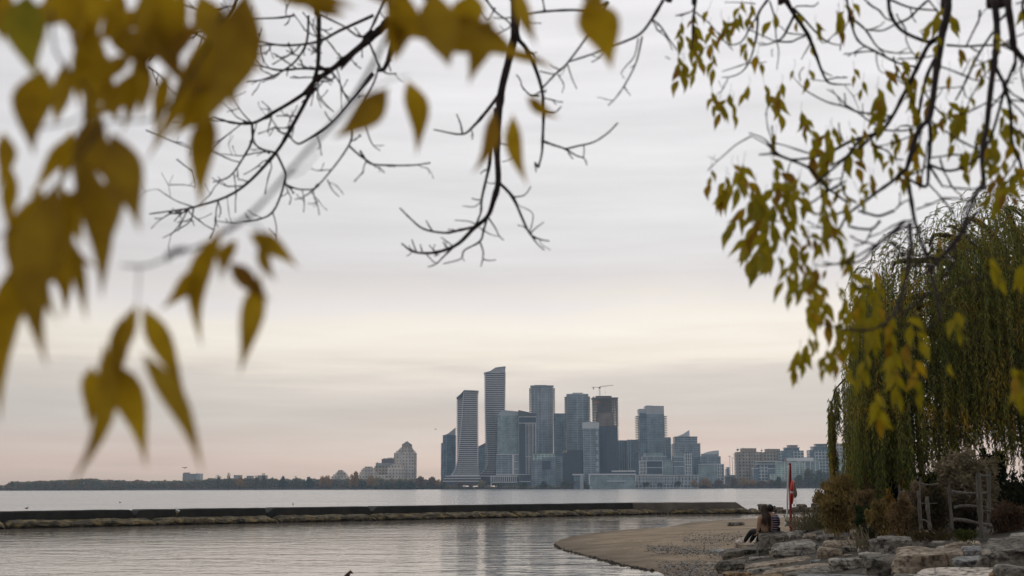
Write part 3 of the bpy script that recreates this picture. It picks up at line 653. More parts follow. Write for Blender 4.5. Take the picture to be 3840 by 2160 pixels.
SM = {
 'slab': pm('balcony_concrete', [(.62, .62, .64), (.74, .74, .76)], .3, .7), 'slabgrey': pm('slab_grey', [(.3, .32, .34), (.42, .44, .46)], .3, .7),
 'slabdark': pm('slab_dark', [(.13, .155, .18), (.2, .225, .25)], .3, .7), 'crown': pm('crown_panel', [(.4, .43, .46), (.52, .55, .57)], .05, .5),
 'crownlight': pm('crown_light', [(.58, .62, .64), (.7, .73, .73)], .05, .5), 'crowndark': pm('crown_dark', [(.1, .105, .125), (.15, .155, .17)], .05, .6),
 'deep': pm('dark_inset_glass', [(.055, .058, .085), (.10, .105, .14)], .1, .35), 'frame': pm('white_frame', [(.7, .71, .72), (.8, .8, .8)], .2, .6),  # deep: dark bluish glass set behind the balcony and podium bands
 'rawcon': pm('raw_concrete', [(.22, .18, .165), (.34, .28, .25)], .2, .9), 'roofslate': pm('slate_roof', [(.17, .16, .18), (.24, .22, .24)], .2, .8),
 'orange': pm('orange_netting', [(.35, .14, .07), (.45, .2, .1)], .3, .8), 'gold': pm('gold_sign', [(.5, .47, .32), (.6, .56, .4)], .3, .4),
 'steel': pm('crane_steel', [(.35, .33, .32), (.5, .48, .46)], .3, .6), 'tanwall': pm('tan_wall', [(.34, .28, .23), (.44, .36, .3)], .1, .8),
}
ZB = 2.0
SKYLINE = []
class Tower:
    def __init__(s, name, label, Y, zf, xa, xb, cat='tower', group=None):
        s.zf = zf; s.Y = Y; u0 = zf(xa, 0)[0]; u1 = zf(xb, 0)[0]
        s.o = empty(name, (P((u0 + u1) / 2, 1836, Y).x, Y, ZB), label, cat, group); s.org = s.o.location.copy()
        SKYLINE.append((u0, u1, Y))
    def x(s, zx): return P(s.zf(zx, 0)[0], 1700, s.Y).x
    def z(s, zx, zy):
        if zy is None: return ZB - 2
        u, v = s.zf(zx, zy); return P(u, v, s.Y).z
    def fp(s, x0, x1, dep, dy=0, fold=None, cham=0):
        a, b_ = s.x(x0), s.x(x1); y = s.Y + dy
        if fold: f = a + (b_ - a) * fold[0]; return [(a, y + fold[1] * (fold[0])), (f, y), (b_, y + fold[1] * (1 - fold[0])), (b_, y + dep), (a, y + dep)]
        if cham: return [(a, y + cham), (a + cham, y), (b_ - cham, y), (b_, y + cham), (b_, y + dep), (a, y + dep)]
        return [(a, y), (b_, y), (b_, y + dep), (a, y + dep)]
    def block(s, part, x0, x1, yt, yb, mat, dep=26, dy=0, fold=None, cham=0, yr=None):
        """yr: top at the right end when the roof slopes"""
        m = MB(s.org); fp = s.fp(x0, x1, dep, dy, fold, cham)
        zt = s.z((x0 + x1) / 2, yt); zb = s.z((x0 + x1) / 2, yb)
        if yr is not None:
            zr = s.z((x0 + x1) / 2, yr); a, b_ = s.x(x0), s.x(x1); zt = [zt + (zr - zt) * (p[0] - a) / (b_ - a) for p in fp]
        m.prism(fp, zb, zt); return m.build(part, FM.get(mat) or SM[mat], s.o)
    def slabs(s, x0, x1, yt, yb, pitch=3.3, mat='slabgrey', dep=26, dy=0, out=1.3, th=.5, fold=None, side=True, every=1, part='balcony_slab'):
        zt = s.z((x0 + x1) / 2, yt); zb = s.z((x0 + x1) / 2, yb); n = int((zt - zb) / (pitch * every))
        fp = s.fp(x0, x1, dep, dy, fold); cx = sum(p[0] for p in fp) / len(fp); cy = s.Y + dy + dep / 2
        fp = [(p[0] + (out if p[0] > cx + 1 else -out if p[0] < cx - 1 else 0), p[1] + (0.6 if side and p[1] < cy else -.4 if p[1] < cy else -.6)) for p in fp]
        m = MB(s.org + Vector((0, 0, 0))); m.prism(fp, s.org.z, s.org.z + th)
        o0 = None
        for i in range(n):
            z = zt - (i + 1) * pitch * every
            if o0 is None: o = o0 = m.build(part, SM[mat], s.o)
            else: o = o0.copy(); COL.objects.link(o); o.parent = s.o
            o.location = (0, 0, z - s.org.z)
    def spire(s, x, yt, yb, r=.5, part='spire', mat='slabgrey', ball=None):
        m = MB(s.org); X = s.x(x); zt, zb = s.z(x, yt), s.z(x, yb); y = s.Y + 8
        m.tube([(X, y, zb), (X, y, zt)], [r, r * .5], 5)
        if ball: m.ball((X, y, zb + (zt - zb) * .45), ball, 0, 8, 4, (1, 1, .6))
        return m.build(part, SM[mat], s.o)
def mullions(t, xs_, yt, yb, mat='frame', wd=.9, dy=-.5, part='rib'):
    for x in xs_:
        m = MB(t.org); X = t.x(x); m.box(X - wd / 2, X + wd / 2, t.Y + dy, t.Y + dy + .5, t.z(x, yb), t.z(x, yt)); m.build(part, SM[mat], t.o)
def bands(t, x0, x1, ys_, mat='frame', th=1.1, dy=-.7, part='cornice'):
    for y in ys_:
        m = MB(t.org); z = t.z((x0 + x1) / 2, y); m.box(t.x(x0) - .4, t.x(x1) + .4, t.Y + dy, t.Y + dy + .6, z - th, z); m.build(part, SM[mat], t.o)

# ---- the two striped sail towers
def sail(name, label, Y, tab, pitch, base, podium, wingtab):
    """tab rows: zoom y, left corner, near edge, fold, right corner (zoom x)"""
    t = Tower(name, label, Y, Z1, tab[-1][1], tab[0][4])
    ys_ = [r[0] for r in tab]; col = lambda k, y: interp([(r[0], r[k]) for r in tab], y)
    ztop, zbot = t.z(400, tab[0][0]), t.z(400, base)
    def corners(y, grow):
        xl, xe, xf, xr = (t.x(col(k, y)) for k in (1, 2, 3, 4))
        y0 = Y; g = grow
        fe = xf - xe; pts = [(xe - g * .2, y0 + 3 - g), (xf, y0 - g), (xr + g, y0 + 3 - g * .6), (xr + g, y0 + 26), (xl - g, y0 + 26), (xl - g, y0 + 13)]
        if xl > xe - .5: pts[-1] = (xe - g * .8, y0 + 14); pts[-2] = (xe - g * .8, y0 + 26)
        return pts
    # glass body as stacked rings
    m = MB(t.org); prev = None; nst = 46
    for i in range(nst + 1):
        y = tab[0][0] + (base - tab[0][0]) * i / nst; z = t.z(400, y)
        b0 = m.pts([(p[0], p[1], z) for p in corners(y, -1.3)])
        if prev is not None:
            for k in range(6): m.face((b0 + k, b0 + (k + 1) % 6, prev + (k + 1) % 6, prev + k))
        else: m.face([b0 + k for k in range(6)])
        prev = b0
    m.build('glass_body', SM['deep'], t.o)
    n = int((ztop - zbot) / pitch)
    for i in range(n + 1):
        z = ztop - i * pitch; y = tab[0][0] + (base - tab[0][0]) * (ztop - z) / (ztop - zbot)
        m = MB(t.org); m.prism(corners(y, 0.7), z - 1.45, z); m.build('balcony_band', SM['slab'], t.o)
    # raking edge fin down the near corner
    m = MB(t.org); ps = []
    for i in range(31):
        y = tab[0][0] + (base - tab[0][0]) * i / 30; c = corners(y, .9)[0]; ps.append((c[0], c[1], t.z(400, y)))
    m.tube(ps, 0.9, 4); m.build('edge_fin', SM['slab'], t.o)
    # sloping crown
    m = MB(t.org); a = [(t.x(x), t.z(400, y)) for x, y in wingtab]
    for (xa, za), (xb, zb) in zip(a, a[1:]):
        m.hexa([(xa, Y - 1, za - 1.6), (xb, Y - 1, zb - 1.6), (xb, Y + 26, zb - 1.6), (xa, Y + 26, za - 1.6), (xa, Y - 1, za), (xb, Y - 1, zb), (xb, Y + 26, zb), (xa, Y + 26, za)])
    m.build('crown_roof', SM['crown'], t.o)
    for i, (x0, x1, yt, yb) in enumerate(podium):
        t.block('podium_band', x0, x1, yt, yb, 'slab' if i % 2 == 0 else 'deep', dep=34, dy=-6 - (i % 2 == 0) * 1.2)
    return t
sail('striped_tower', 'shorter of the two white striped towers with a flaring foot', 2212,
     [(388, 371, 373, 380, 516), (425, 332, 370, 384, 512), (458, 298, 367, 386, 510), (700, 299, 351, 384, 512), (900, 299, 333, 380, 515), (1020, 298, 320, 376, 516), (1100, 297, 309, 372, 516), (1160, 297, 297, 370, 517), (1205, 276, 276, 366, 519), (1242, 246, 246, 366, 520)],
     3.75, 1242, [(190, 545, 1243, 1254), (192, 540, 1254, 1268), (178, 545, 1268, 1278), (184, 540, 1278, 1296), (165, 548, 1296, 1306), (185, 540, 1306, 1345)], [(296, 456), (335, 424), (374, 382), (440, 384), (519, 389)])
sail('striped_tower', 'taller of the two white striped towers with a slanting roof', 2260,
     [(204, 580, 592, 685, 792), (600, 583, 592, 686, 788), (800, 586, 598, 690, 789), (1000, 589, 612, 692, 790), (1080, 590, 617, 692, 790), (1140, 590, 610, 690, 790), (1190, 585, 585, 688, 790), (1225, 545, 545, 688, 790), (1243, 518, 518, 688, 790)],
     3.75, 1243, [(545, 760, 1243, 1256), (548, 756, 1256, 1345)], [(574, 208), (640, 192), (690, 158), (735, 150), (797, 145)])
# its tall roof screen under the slant
t = SKYLINE[-1]
tt = Tower.__new__(Tower); tt.zf = Z1; tt.Y = 2260; tt.o = [o for o in bpy.data.objects if o.name.startswith('striped_tower')][-1]; tt.org = tt.o.location.copy()
m = MB(tt.org); Yq = 2258.5
for xa, ya, xb, yb in ((640, 196, 690, 166), (690, 166, 735, 158), (735, 158, 775, 154), (775, 154, 792, 149)):
    m.hexa([(tt.x(xa), Yq + 2, tt.z(400, 208)), (tt.x(xb), Yq + 2, tt.z(400, 208)), (tt.x(xb), Yq + 22, tt.z(400, 208)), (tt.x(xa), Yq + 22, tt.z(400, 208)), (tt.x(xa), Yq + 2, tt.z(400, ya)), (tt.x(xb), Yq + 2, tt.z(400, yb)), (tt.x(xb), Yq + 22, tt.z(400, yb)), (tt.x(xa), Yq + 22, tt.z(400, ya))])
m.build('roof_screen', SM['crown'], tt.o)

# ---- leftmost tower with the curved crown
t = Tower('glass_tower', 'slim glass tower with a curved pointed crown, leftmost of the skyline cluster', 2300, Z1, 145, 290)
t.block('glass_body', 160, 290, 835, None, 'blue', dep=30, fold=(.35, 8)); t.block('shoulder', 145, 175, 915, None, 'blue', dep=20, dy=3)
for a, b_, y0, y1 in ((180, 215, 834, 818), (215, 250, 818, 790), (250, 287, 790, 760)): t.block('curved_crown', a, b_, y0, 838, 'crown', dep=14, dy=4, yr=y1)
t.slabs(145, 160, 915, 1250, out=1.2, dep=20, dy=3, mat='slabgrey')
t = Tower('glass_tower', 'low dim glass tower between the two striped towers', 2420, Z1, 515, 610)
t.block('glass_body', 515, 610, 955, None, 'mid', dep=20); t.block('curved_crown', 520, 560, 950, 957, 'crowndark', dep=12, dy=2, yr=930); t.block('curved_crown', 560, 600, 930, 957, 'crowndark', dep=12, dy=2, yr=905)
# ---- pale green glass tower with the white framed foot
t = Tower('glass_tower', 'pale green grey glass tower with a white framed box at its foot', 2225, Z1, 645, 925)
t.block('glass_body', 710, 925, 635, None, 'teal', dep=30, fold=(.35, 5))
t.block('crown', 712, 765, 632, 660, 'crown', dep=20, dy=4, yr=582); t.block('crown', 765, 925, 582, 660, 'crown', dep=20, dy=4, yr=597)
t.block('lower_box', 700, 862, 1032, 1236, 'banded', dep=14, dy=-8); t.block('lower_box', 880, 922, 1032, 1236, 'grey', dep=14, dy=-6)
for x0, x1, y0, y1 in ((700, 925, 1028, 1036), (860, 880, 1036, 1236), (698, 925, 1232, 1240), (880, 922, 1100, 1107), (880, 922, 1175, 1182)): t.block('white_frame', x0, x1, y0, y1, 'frame', dep=10, dy=-9.5)
t.block('podium', 648, 912, 1252, 1312, 'dark', dep=18, dy=-14)
for x0, x1, y0, y1 in ((645, 915, 1247, 1256), (645, 915, 1308, 1315), (645, 655, 1256, 1345)): t.block('podium_frame', x0, x1, y0, y1, 'frame', dep=16, dy=-15.5)
for i in range(13): t.block('podium_pier', 668 + i * 19, 674 + i * 19, 1256, 1308, 'frame', dep=4, dy=-15)
# ---- dark ribbed tower with a slanted dark crown
t = Tower('ribbed_tower', 'dark tower with thin white ribs and a slanted dark crown', 2218, Z1, 925, 1107)
t.block('glass_body', 925, 1105, 650, None, 'dark', dep=30); t.block('dark_crown', 925, 1107, 584, 652, 'crowndark', dep=31, dy=-.6, yr=622)
t.block('ribbed_face', 1000, 1104, 715, 1232, 'rib', dep=3, dy=-1.4)
bands(t, 930, 1104, (650, 713), th=1.2, dy=-2); mullions(t, (1000, 1032, 1064, 1096), 715, 1230, dy=-2); mullions(t, (927, 1104), 655, 1300, 'crown', .8, -1)
bands(t, 930, 1045, (1230, 1300), th=1.2, dy=-1.2)
# ---- round topped grey tower
t = Tower('round_tower', 'broad curved grey tower with a flat disc roof right of the slanted crown', 2330, Z1, 1050, 1285)
t.block('body', 1062, 1274, 335, None, 'grey', dep=34, fold=(.5, 14)); t.slabs(1062, 1274, 348, 1030, 3.55, 'slabgrey', dep=34, fold=(.5, 14), out=5.2, th=.9)
t.block('disc_roof', 1048, 1286, 334, 346, 'slabgrey', dep=36, dy=-2, fold=(.5, 14)); t.block('plant_room', 1090, 1210, 327, 334, 'crowndark', dep=10, dy=10)
t = Tower('glass_tower', 'plain smooth glass tower half hidden behind the curved grey tower', 2380, Z1, 1283, 1412)
t.block('glass_body', 1283, 1410, 622, None, 'mid', dep=26, cham=5); t.block('roof', 1290, 1404, 617, 623, 'crowndark', dep=20, dy=3)
t = Tower('midrise_block', 'stepped glass midrise at the foot of the curved grey tower', 2212, Z1, 1050, 1300, 'building')
t.block('upper_storeys', 1060, 1290, 1022, 1100, 'green', dep=20, dy=4); t.block('lower_storeys', 1052, 1160, 1090, None, 'banded', dep=24); t.block('lower_storeys', 1160, 1300, 1060, None, 'mid', dep=22, dy=2); t.block('dark_bay', 1162, 1250, 1095, 1180, 'dark', dep=4, dy=-1)
t.slabs(1052, 1160, 1090, 1300, 4.6, 'slabgrey', dep=24, out=.8, th=.9)
# ---- eight sided tower
t = Tower('octagon_tower', 'banded blue grey tower with a faceted top left of the unfinished tower', 2300, Z2, 180, 405)
t.block('body', 185, 403, 425, None, 'banded', dep=36, fold=(.48, 12)); t.slabs(185, 403, 435, 985, 3.5, 'slabdark', dep=36, fold=(.48, 12), out=4.2, th=1.0)
t.block('crown', 184, 404, 418, 438, 'crown', dep=34, dy=1, fold=(.48, 12)); t.block('crown_top', 245, 345, 407, 420, 'crown', dep=18, dy=6)
# ---- dark low block with the gold zigzag sign
t = Tower('dark_office_block', 'dark navy glass block with a gold zigzag sign on its upper corner', 2240, Z2, 60, 350, 'building')
t.block('glass_body', 140, 345, 988, None, 'dark', dep=26); t.block('wing', 52, 142, 1040, None, 'banded', dep=22, dy=2); bands(t, 140, 345, (988,), 'crowndark', 1, -.5)
m = MB(t.org); zz = [(138, 1018), (148, 990), (158, 1016), (168, 990), (171, 1014), (177, 988)]
for (a, b_), (c, d_) in zip(zz, zz[1:]): m.tube([(t.x(a), t.Y - 1.4, t.z(a, b_)), (t.x(c), t.Y - 1.4, t.z(c, d_))], .75, 4)
m.build('gold_sign', SM['gold'], t.o)
# ---- tower with the pale glass cap
t = Tower('capped_tower', 'glass tower with a pale glass cap in front of the unfinished tower', 2222, Z2, 340, 505)
t.block('body', 342, 503, 765, None, 'banded', dep=28); t.slabs(342, 503, 768, 1200, 3.5, 'slabdark', dep=28, out=.6, th=1.0); t.block('glass_cap', 341, 504, 708, 770, 'crownlight', dep=29, dy=-.8); t.block('roof_vent', 378, 440, 700, 709, 'crown', dep=10, dy=6)
for y in (825, 905, 975, 1055, 1125, 1190): t.block('pale_bay', 472, 494, y - 22, y + 16, 'crown', dep=2, dy=-1.5)
# ---- unfinished tower and its crane
t = Tower('unfinished_tower', 'unfinished brown concrete tower with bare floors under the crane', 2285, Z2, 440, 706)
t.block('core', 500, 640, 442, None, 'skel', dep=22, dy=8); t.block('clad_body', 470, 692, 745, None, 'dark', dep=34, fold=(.5, 6)); t.block('half_clad', 485, 655, 610, 750, 'skel', dep=30, dy=1, fold=(.5, 6))
t.slabs(448, 702, 452, 745, 3.3, 'rawcon', dep=36, fold=(.5, 6), out=.8, th=.7, part='floor_slab'); t.slabs(470, 692, 745, 1190, 3.3, 'slabdark', dep=35, fold=(.5, 6), out=2.6, th=.8, part='floor_slab')
for x in (459, 479, 500, 520, 548, 575, 602, 633, 660, 682, 698):
    t.block('column', x - 2.2, x + 2.2, 455, 750, 'rawcon', dep=1.5, dy=5.5)
for x in (459, 500, 660, 698): t.block('column', x - 2.2, x + 2.2, 455, 750, 'rawcon', dep=1.5, dy=28)
t.block('top_deck', 440, 706, 456, 464, 'rawcon', dep=38, dy=-1, fold=(.5, 6)); t.block('orange_netting', 455, 510, 495, 513, 'orange', dep=1, dy=1)
t.block('formwork', 480, 640, 438, 458, 'rawcon', dep=16, dy=8); t.block('hoist', 453, 462, 445, 460, 'rawcon', dep=4, dy=6)
t = Tower('tower_crane', 'tower crane with a long level jib standing on the unfinished tower', 2282, Z2, 437, 660, 'crane')
X = t.x(518); Yc = t.Y + 6
m = MB(t.org)
for dx in (-1.1, 1.1):
    for dyy in (-1.1, 1.1): m.tube([(X + dx, Yc + dyy, t.z(518, 455)), (X + dx, Yc + dyy, t.z(518, 352))], .32, 4)
zz = t.z(518, 455); k = 0
while zz < t.z(518, 356): m.tube([(X - 1.1, Yc - 1.1, zz), (X + 1.1, Yc - 1.1, zz + 2.4)], .2, 4); zz += 2.4
m.build('mast', SM['steel'], t.o)
m = MB(t.org); a = (t.x(518), Yc, t.z(518, 352)); b_ = (t.x(660), Yc, t.z(518, 333)); up = 2.0
m.tube([a, b_], .38, 4); m.tube([(a[0], Yc, a[2] + up), (b_[0] - 2, Yc, b_[2] + .8)], .3, 4)
for i in range(24):
    p = Vector(a).lerp(b_, i / 24); q = Vector(a).lerp(b_, (i + .5) / 24); m.tube([p, q + Vector((0, 0, up * (1 - i / 30)))], .17, 4)
m.build('jib', SM['steel'], t.o)
m = MB(t.org); m.tube([(t.x(518), Yc, t.z(518, 352)), (t.x(437), Yc, t.z(518, 351))], .6, 4); m.build('counter_jib', SM['steel'], t.o)
m = MB(t.org); m.box(t.x(452), t.x(460), Yc - 1.5, Yc + 1.5, t.z(455, 374), t.z(455, 352)); m.build('counterweight', SM['rawcon'], t.o)
m = MB(t.org); m.box(X - 2, X + 2, Yc - 2, Yc + 1, t.z(518, 364), t.z(518, 350)); m.build('cab', SM['rawcon'], t.o)
m = MB(t.org); m.tube([(t.x(575), Yc, t.z(575, 345)), (t.x(575), Yc, t.z(575, 402))], .12, 4); m.ball((t.x(575), Yc, t.z(575, 403)), .8, 0, 6, 4); m.build('hook', SM['steel'], t.o)
# ---- background towers
t = Tower('slab_tower', 'dark blue slab tower between the unfinished and flat topped towers', 2420, Z2, 690, 792)
t.block('body', 690, 790, 888, None, 'blue', dep=20); mullions(t, (705, 730, 752, 776), 892, 1200, 'slabgrey', 1.2)
t = Tower('slab_tower', 'pale edged slab tower just left of the flat topped tower', 2400, Z2, 788, 918)
t.block('body', 790, 916, 882, None, 'mid', dep=20); mullions(t, (792, 815), 885, 1190, 'crown', 2.2)
t = Tower('flat_topped_tower', 'wide slate glass tower with a flat grey crown, rightmost tall tower', 2270, Z2, 913, 1172)
t.block('body', 980, 1170, 625, None, 'mid', dep=34, fold=(.12, 8)); t.block('side_wing', 915, 985, 612, None, 'blue', dep=30, dy=4)
t.block('crown', 980, 1170, 540, 628, 'crown', dep=34, dy=.5, fold=(.12, 8)); t.block('wing_crown', 914, 985, 570, 614, 'crown', dep=29, dy=4.5); t.block('plant_room', 985, 1050, 535, 541, 'crown', dep=12, dy=8)
t.slabs(915, 1170, 628, 1010, 3.5, 'slabgrey', dep=30, dy=5, out=6, th=.6); t.slabs(982, 1168, 640, 1010, 3.5, 'slabdark', dep=34, fold=(.12, 8), out=.3, th=.6, part='floor_band')
t = Tower('slab_tower', 'narrow pale slab peeking out right of the flat topped tower', 2360, Z2, 1168, 1230)
t.block('body', 1168, 1226, 858, None, 'mid', dep=20); t.slabs(1190, 1226, 865, 1100, 3.4, 'slab', dep=20, out=1.2, th=.5)
t = Tower('stepped_tower', 'stepped dark tower with a white triangular roof fin', 2255, Z2, 1248, 1522)
t.block('upper_storeys', 1266, 1494, 852, 925, 'banded', dep=26, dy=2); t.block('lower_storeys', 1252, 1520, 920, None, 'banded', dep=30); t.slabs(1252, 1520, 922, 1200, 3.6, 'slabdark', dep=30, out=1, th=.9)
bands(t, 1264, 1496, (850,), 'crowndark', 1.2, 1); bands(t, 1250, 1522, (919,), 'slabgrey', 1.2, -1)
m = MB(t.org); q = [(1310, 842), (1360, 822), (1400, 797), (1421, 783), (1421, 850), (1310, 850)]
f_ = [(t.x(a), t.z(a, b_)) for a, b_ in q]; n_ = len(f_)
b0 = m.pts([(x, t.Y + 6, z) for x, z in f_] + [(x, t.Y + 20, z) for x, z in f_]); m.face(range(b0, b0 + n_)); m.face([b0 + 2 * n_ - 1 - i for i in range(n_)])
for i in range(n_): m.face((b0 + i, b0 + n_ + i, b0 + n_ + (i + 1) % n_, b0 + (i + 1) % n_))
m.build('roof_fin', SM['crownlight'], t.o)
# ---- front midrises
t = Tower('midrise_block', 'white framed glass midrise in front of the flat topped tower', 2205, Z2, 913, 1242, 'building')
t.block('upper_storeys', 960, 1150, 1015, 1060, 'teal', dep=18, dy=5); t.block('middle_storeys', 938, 1180, 1048, 1100, 'banded', dep=22, dy=2.5); t.block('lower_storeys', 913, 1130, 1092, None, 'white', dep=24); t.block('glass_bay', 980, 1130, 1100, 1228, 'dark', dep=1, dy=-.7)
t.block('side_wing', 1130, 1242, 1090, None, 'teal', dep=20, dy=2); bands(t, 913, 1130, (1092, 1160, 1228), th=1, dy=-1.2); bands(t, 938, 1180, (1047,), th=.9, dy=2); mullions(t, (945, 975, 1135), 1095, 1228, dy=-1.2)
t.slabs(980, 1130, 1100, 1228, 4, 'slabgrey', dep=20, dy=-.7, out=0, th=.7)
t = Tower('midrise_block', 'white framed glass midrise in front of the stepped dark tower', 2206, Z2, 1244, 1432, 'building')
t.block('upper_storeys', 1276, 1346, 1008, 1060, 'teal', dep=16, dy=4); t.block('frame_wing', 1346, 1428, 1012, None, 'white', dep=20, dy=1); t.block('lower_storeys', 1246, 1350, 1055, None, 'mid', dep=22); bands(t, 1246, 1350, (1053, 1100, 1150), th=1, dy=-.8); mullions(t, (1366, 1388, 1410, 1428), 1014, 1230, dy=.2, wd=1.1)
t = Tower('curved_roof_block', 'stepped glass block under a white upswept roof', 2215, Z2, 1494, 1740, 'building')
t.block('upper_storeys', 1548, 1708, 1028, 1055, 'grey', dep=20, dy=5)
for a, b_, y0, y1 in ((1548, 1600, 1024, 1004), (1600, 1655, 1004, 993), (1655, 1710, 993, 989)): t.block('upswept_roof', a, b_, y0, 1030, 'crownlight', dep=22, dy=4, yr=y1)
t.block('middle_storeys', 1520, 1724, 1050, 1135, 'banded', dep=24, dy=2); t.block('lower_storeys', 1494, 1680, 1130, None, 'teal', dep=28); t.block('white_frame_wing', 1680, 1752, 1130, None, 'white', dep=24, dy=-1)
bands(t, 1494, 1752, (1128,), th=1, dy=-1.6); bands(t, 1520, 1724, (1049,), 'slabgrey', 1, 1.3); mullions(t, (1686, 1705, 1726, 1748), 1135, 1260, dy=-1.7)
t = Tower('podium_row', 'long low row of white piers below the right hand midrises', 2196, Z2, 868, 1492, 'building')
t.block('body', 868, 1492, 1238, None, 'white', dep=16); bands(t, 868, 1492, (1237,), th=1.3, dy=-1.4)
for x in list(range(874, 1490, 34)): t.block('pier', x, x + 9, 1240, 1320, 'crown', dep=2, dy=-1.5)
t = Tower('pavilion', 'low glass pavilion outlined by a thick white frame', 2185, Z2, 395, 868, 'building')
t.block('glass_hall', 400, 862, 1232, None, 'teal', dep=26); t.block('upper_deck', 638, 850, 1202, 1224, 'dark', dep=14, dy=6)
for x0, x1, y0, y1, dyy in ((395, 868, 1224, 1238, -1.5), (395, 405, 1238, 1335, -1.5), (632, 866, 1192, 1204, 4), (575, 760, 1296, 1304, -3), (858, 868, 1238, 1300, -1.4)): t.block('white_frame', x0, x1, y0, y1, 'frame', dep=20 if y0 < 1290 else 4, dy=dyy)
t = Tower('kiosk', 'small white canopied pavilion left of the framed glass pavilion', 2190, Z2, 232, 342, 'building')
t.block('canopy', 232, 342, 1226, 1240, 'frame', dep=12, dy=-1); t.block('wall', 306, 340, 1238, None, 'crown', dep=10); t.block('glass_wall', 244, 306, 1240, None, 'blue', dep=9, dy=1)
# ---- right hand apartments
t = Tower('beige_apartment', 'beige apartment block with a small spire, leftmost of the right hand group', 2310, Z3, 538, 850, 'building')
t.block('body', 540, 850, 905, None, 'beige', dep=26, fold=(.3, 6)); t.block('top_storeys', 605, 786, 858, 910, 'tanwall', dep=16, dy=5); t.spire(558, 848, 906, .5, ball=2.6); t.spire(633, 845, 858, .4); t.block('turret', 545, 573, 868, 880, 'slabgrey', dep=6, dy=3)
for x in (540, 700, 850): t.block('wall_pier', x - 5, x + 5, 908, None, 'tanwall', dep=3, dy=-1)
t = Tower('beige_apartment', 'beige apartment block with a tan penthouse behind the white lowrise', 2330, Z3, 840, 1082, 'building')
t.block('body', 840, 1080, 908, None, 'beige', dep=24); t.block('top_storeys', 907, 1077, 866, 912, 'tanwall', dep=16, dy=4); t.spire(856, 858, 908, .5, ball=2.4); t.spire(940, 855, 866, .4)
t = Tower('blue_apartment', 'blue glass apartment with two stepped flat eaves, behind the red post', 2290, Z3, 1078, 1366, 'building')
t.block('body', 1080, 1364, 888, None, 'white', dep=26); t.block('blue_bay', 1100, 1230, 893, 1010, 'blue', dep=2, dy=-.8); t.block('upper_storeys', 1148, 1316, 855, 892, 'blue', dep=20, dy=3); t.block('eave', 1140, 1322, 849, 856, 'slabgrey', dep=24, dy=1); t.block('penthouse', 1190, 1300, 825, 852, 'beige', dep=14, dy=6); t.block('eave', 1183, 1308, 819, 826, 'slabgrey', dep=18, dy=4); t.spire(1250, 812, 820, .4)
t = Tower('blue_apartment', 'blue glass apartment with stepped eaves left of the willow frond', 2300, Z3, 1434, 1700, 'building')
t.block('body', 1440, 1700, 880, None, 'white', dep=26); t.block('blue_bay', 1440, 1486, 890, 960, 'blue', dep=2, dy=-.8); t.block('upper_storeys', 1486, 1700, 842, 884, 'blue', dep=20, dy=3); t.block('eave', 1478, 1700, 837, 843, 'slabgrey', dep=24, dy=1); t.block('penthouse', 1530, 1670, 808, 840, 'blue', dep=14, dy=6); t.block('eave', 1523, 1676, 803, 809, 'slabgrey', dep=18, dy=4)
t = Tower('tan_apartment', 'tall tan grid fronted apartment between willow frond and willow', 2320, Z3, 1748, 1990, 'building')
t.block('body', 1750, 1990, 812, None, 'beige', dep=26); t.block('cornice', 1746, 1992, 800, 814, 'tanwall', dep=27, dy=-.6)
t = Tower('glass_lowrise', 'green glass lowrise with white floors just left of the willow', 2240, Z3, 1758, 1990, 'building')
t.block('body', 1762, 1990, 968, None, 'green', dep=22); t.slabs(1762, 1990, 975, 1190, 4.4, 'slab', dep=22, out=.5, th=.7)
t = Tower('glass_lowrise', 'dark blue glass lowrise with white frames at the left of the group', 2232, Z3, 770, 1082, 'building')
t.block('body', 780, 1080, 1022, None, 'blue', dep=20, dy=3); t.block('front_bay', 728, 1000, 1108, None, 'blue', dep=16, dy=-4); t.block('white_grid', 795, 905, 1070, None, 'white', dep=3, dy=-6)
for y, a, b_ in ((1020, 776, 1084), (1050, 776, 1030), (1106, 722, 1004)): t.block('white_ledge', a, b_, y, y + 9, 'frame', dep=20, dy=-5)
t = Tower('glass_lowrise', 'green glass lowrise with white floor edges behind the red post', 2226, Z3, 1000, 1372, 'building')
t.block('body', 1004, 1368, 1030, None, 'green', dep=22); t.block('lower_wing', 920, 1190, 1178, None, 'green', dep=14, dy=-6); t.slabs(1004, 1368, 1032, 1240, 5.2, 'slab', dep=22, out=.4, th=.8)
mullions(t, (1118, 1180, 1300, 1366), 1035, 1250, wd=1.8, dy=-1.2); mullions(t, (935, 1035, 1100, 1150), 1182, 1250, wd=1.4, dy=-7)
t = Tower('white_lowrise', 'plain white roof block behind the green glass lowrise', 2262, Z3, 1146, 1484, 'building')
t.block('body', 1150, 1480, 978, None, 'tanwall', dep=20); t.block('white_upper', 1150, 1480, 978, 1020, 'crownlight', dep=2, dy=-1); t.block('plant_room', 1340, 1470, 970, 980, 'slabgrey', dep=8, dy=4)
t = Tower('glass_lowrise', 'teal glass lowrise with white corner piers right of the red post', 2238, Z3, 1366, 1560, 'building')
t.block('body', 1370, 1556, 1020, None, 'teal', dep=20); t.block('eave', 1300, 1530, 1012, 1022, 'frame', dep=22, dy=-1.5); mullions(t, (1372, 1440, 1500, 1550), 1022, 1150, wd=1.6, dy=-1)
t = Tower('thin_tower', 'tall thin tower half hidden behind the willow edge', 2500, Z3, 1930, 2060)
t.block('body', 1932, 2060, 118, None, 'grey', dep=30); t.slabs(1932, 2060, 120, 1100, 3.6, 'slabdark', dep=30, out=.6, th=.8, every=2)
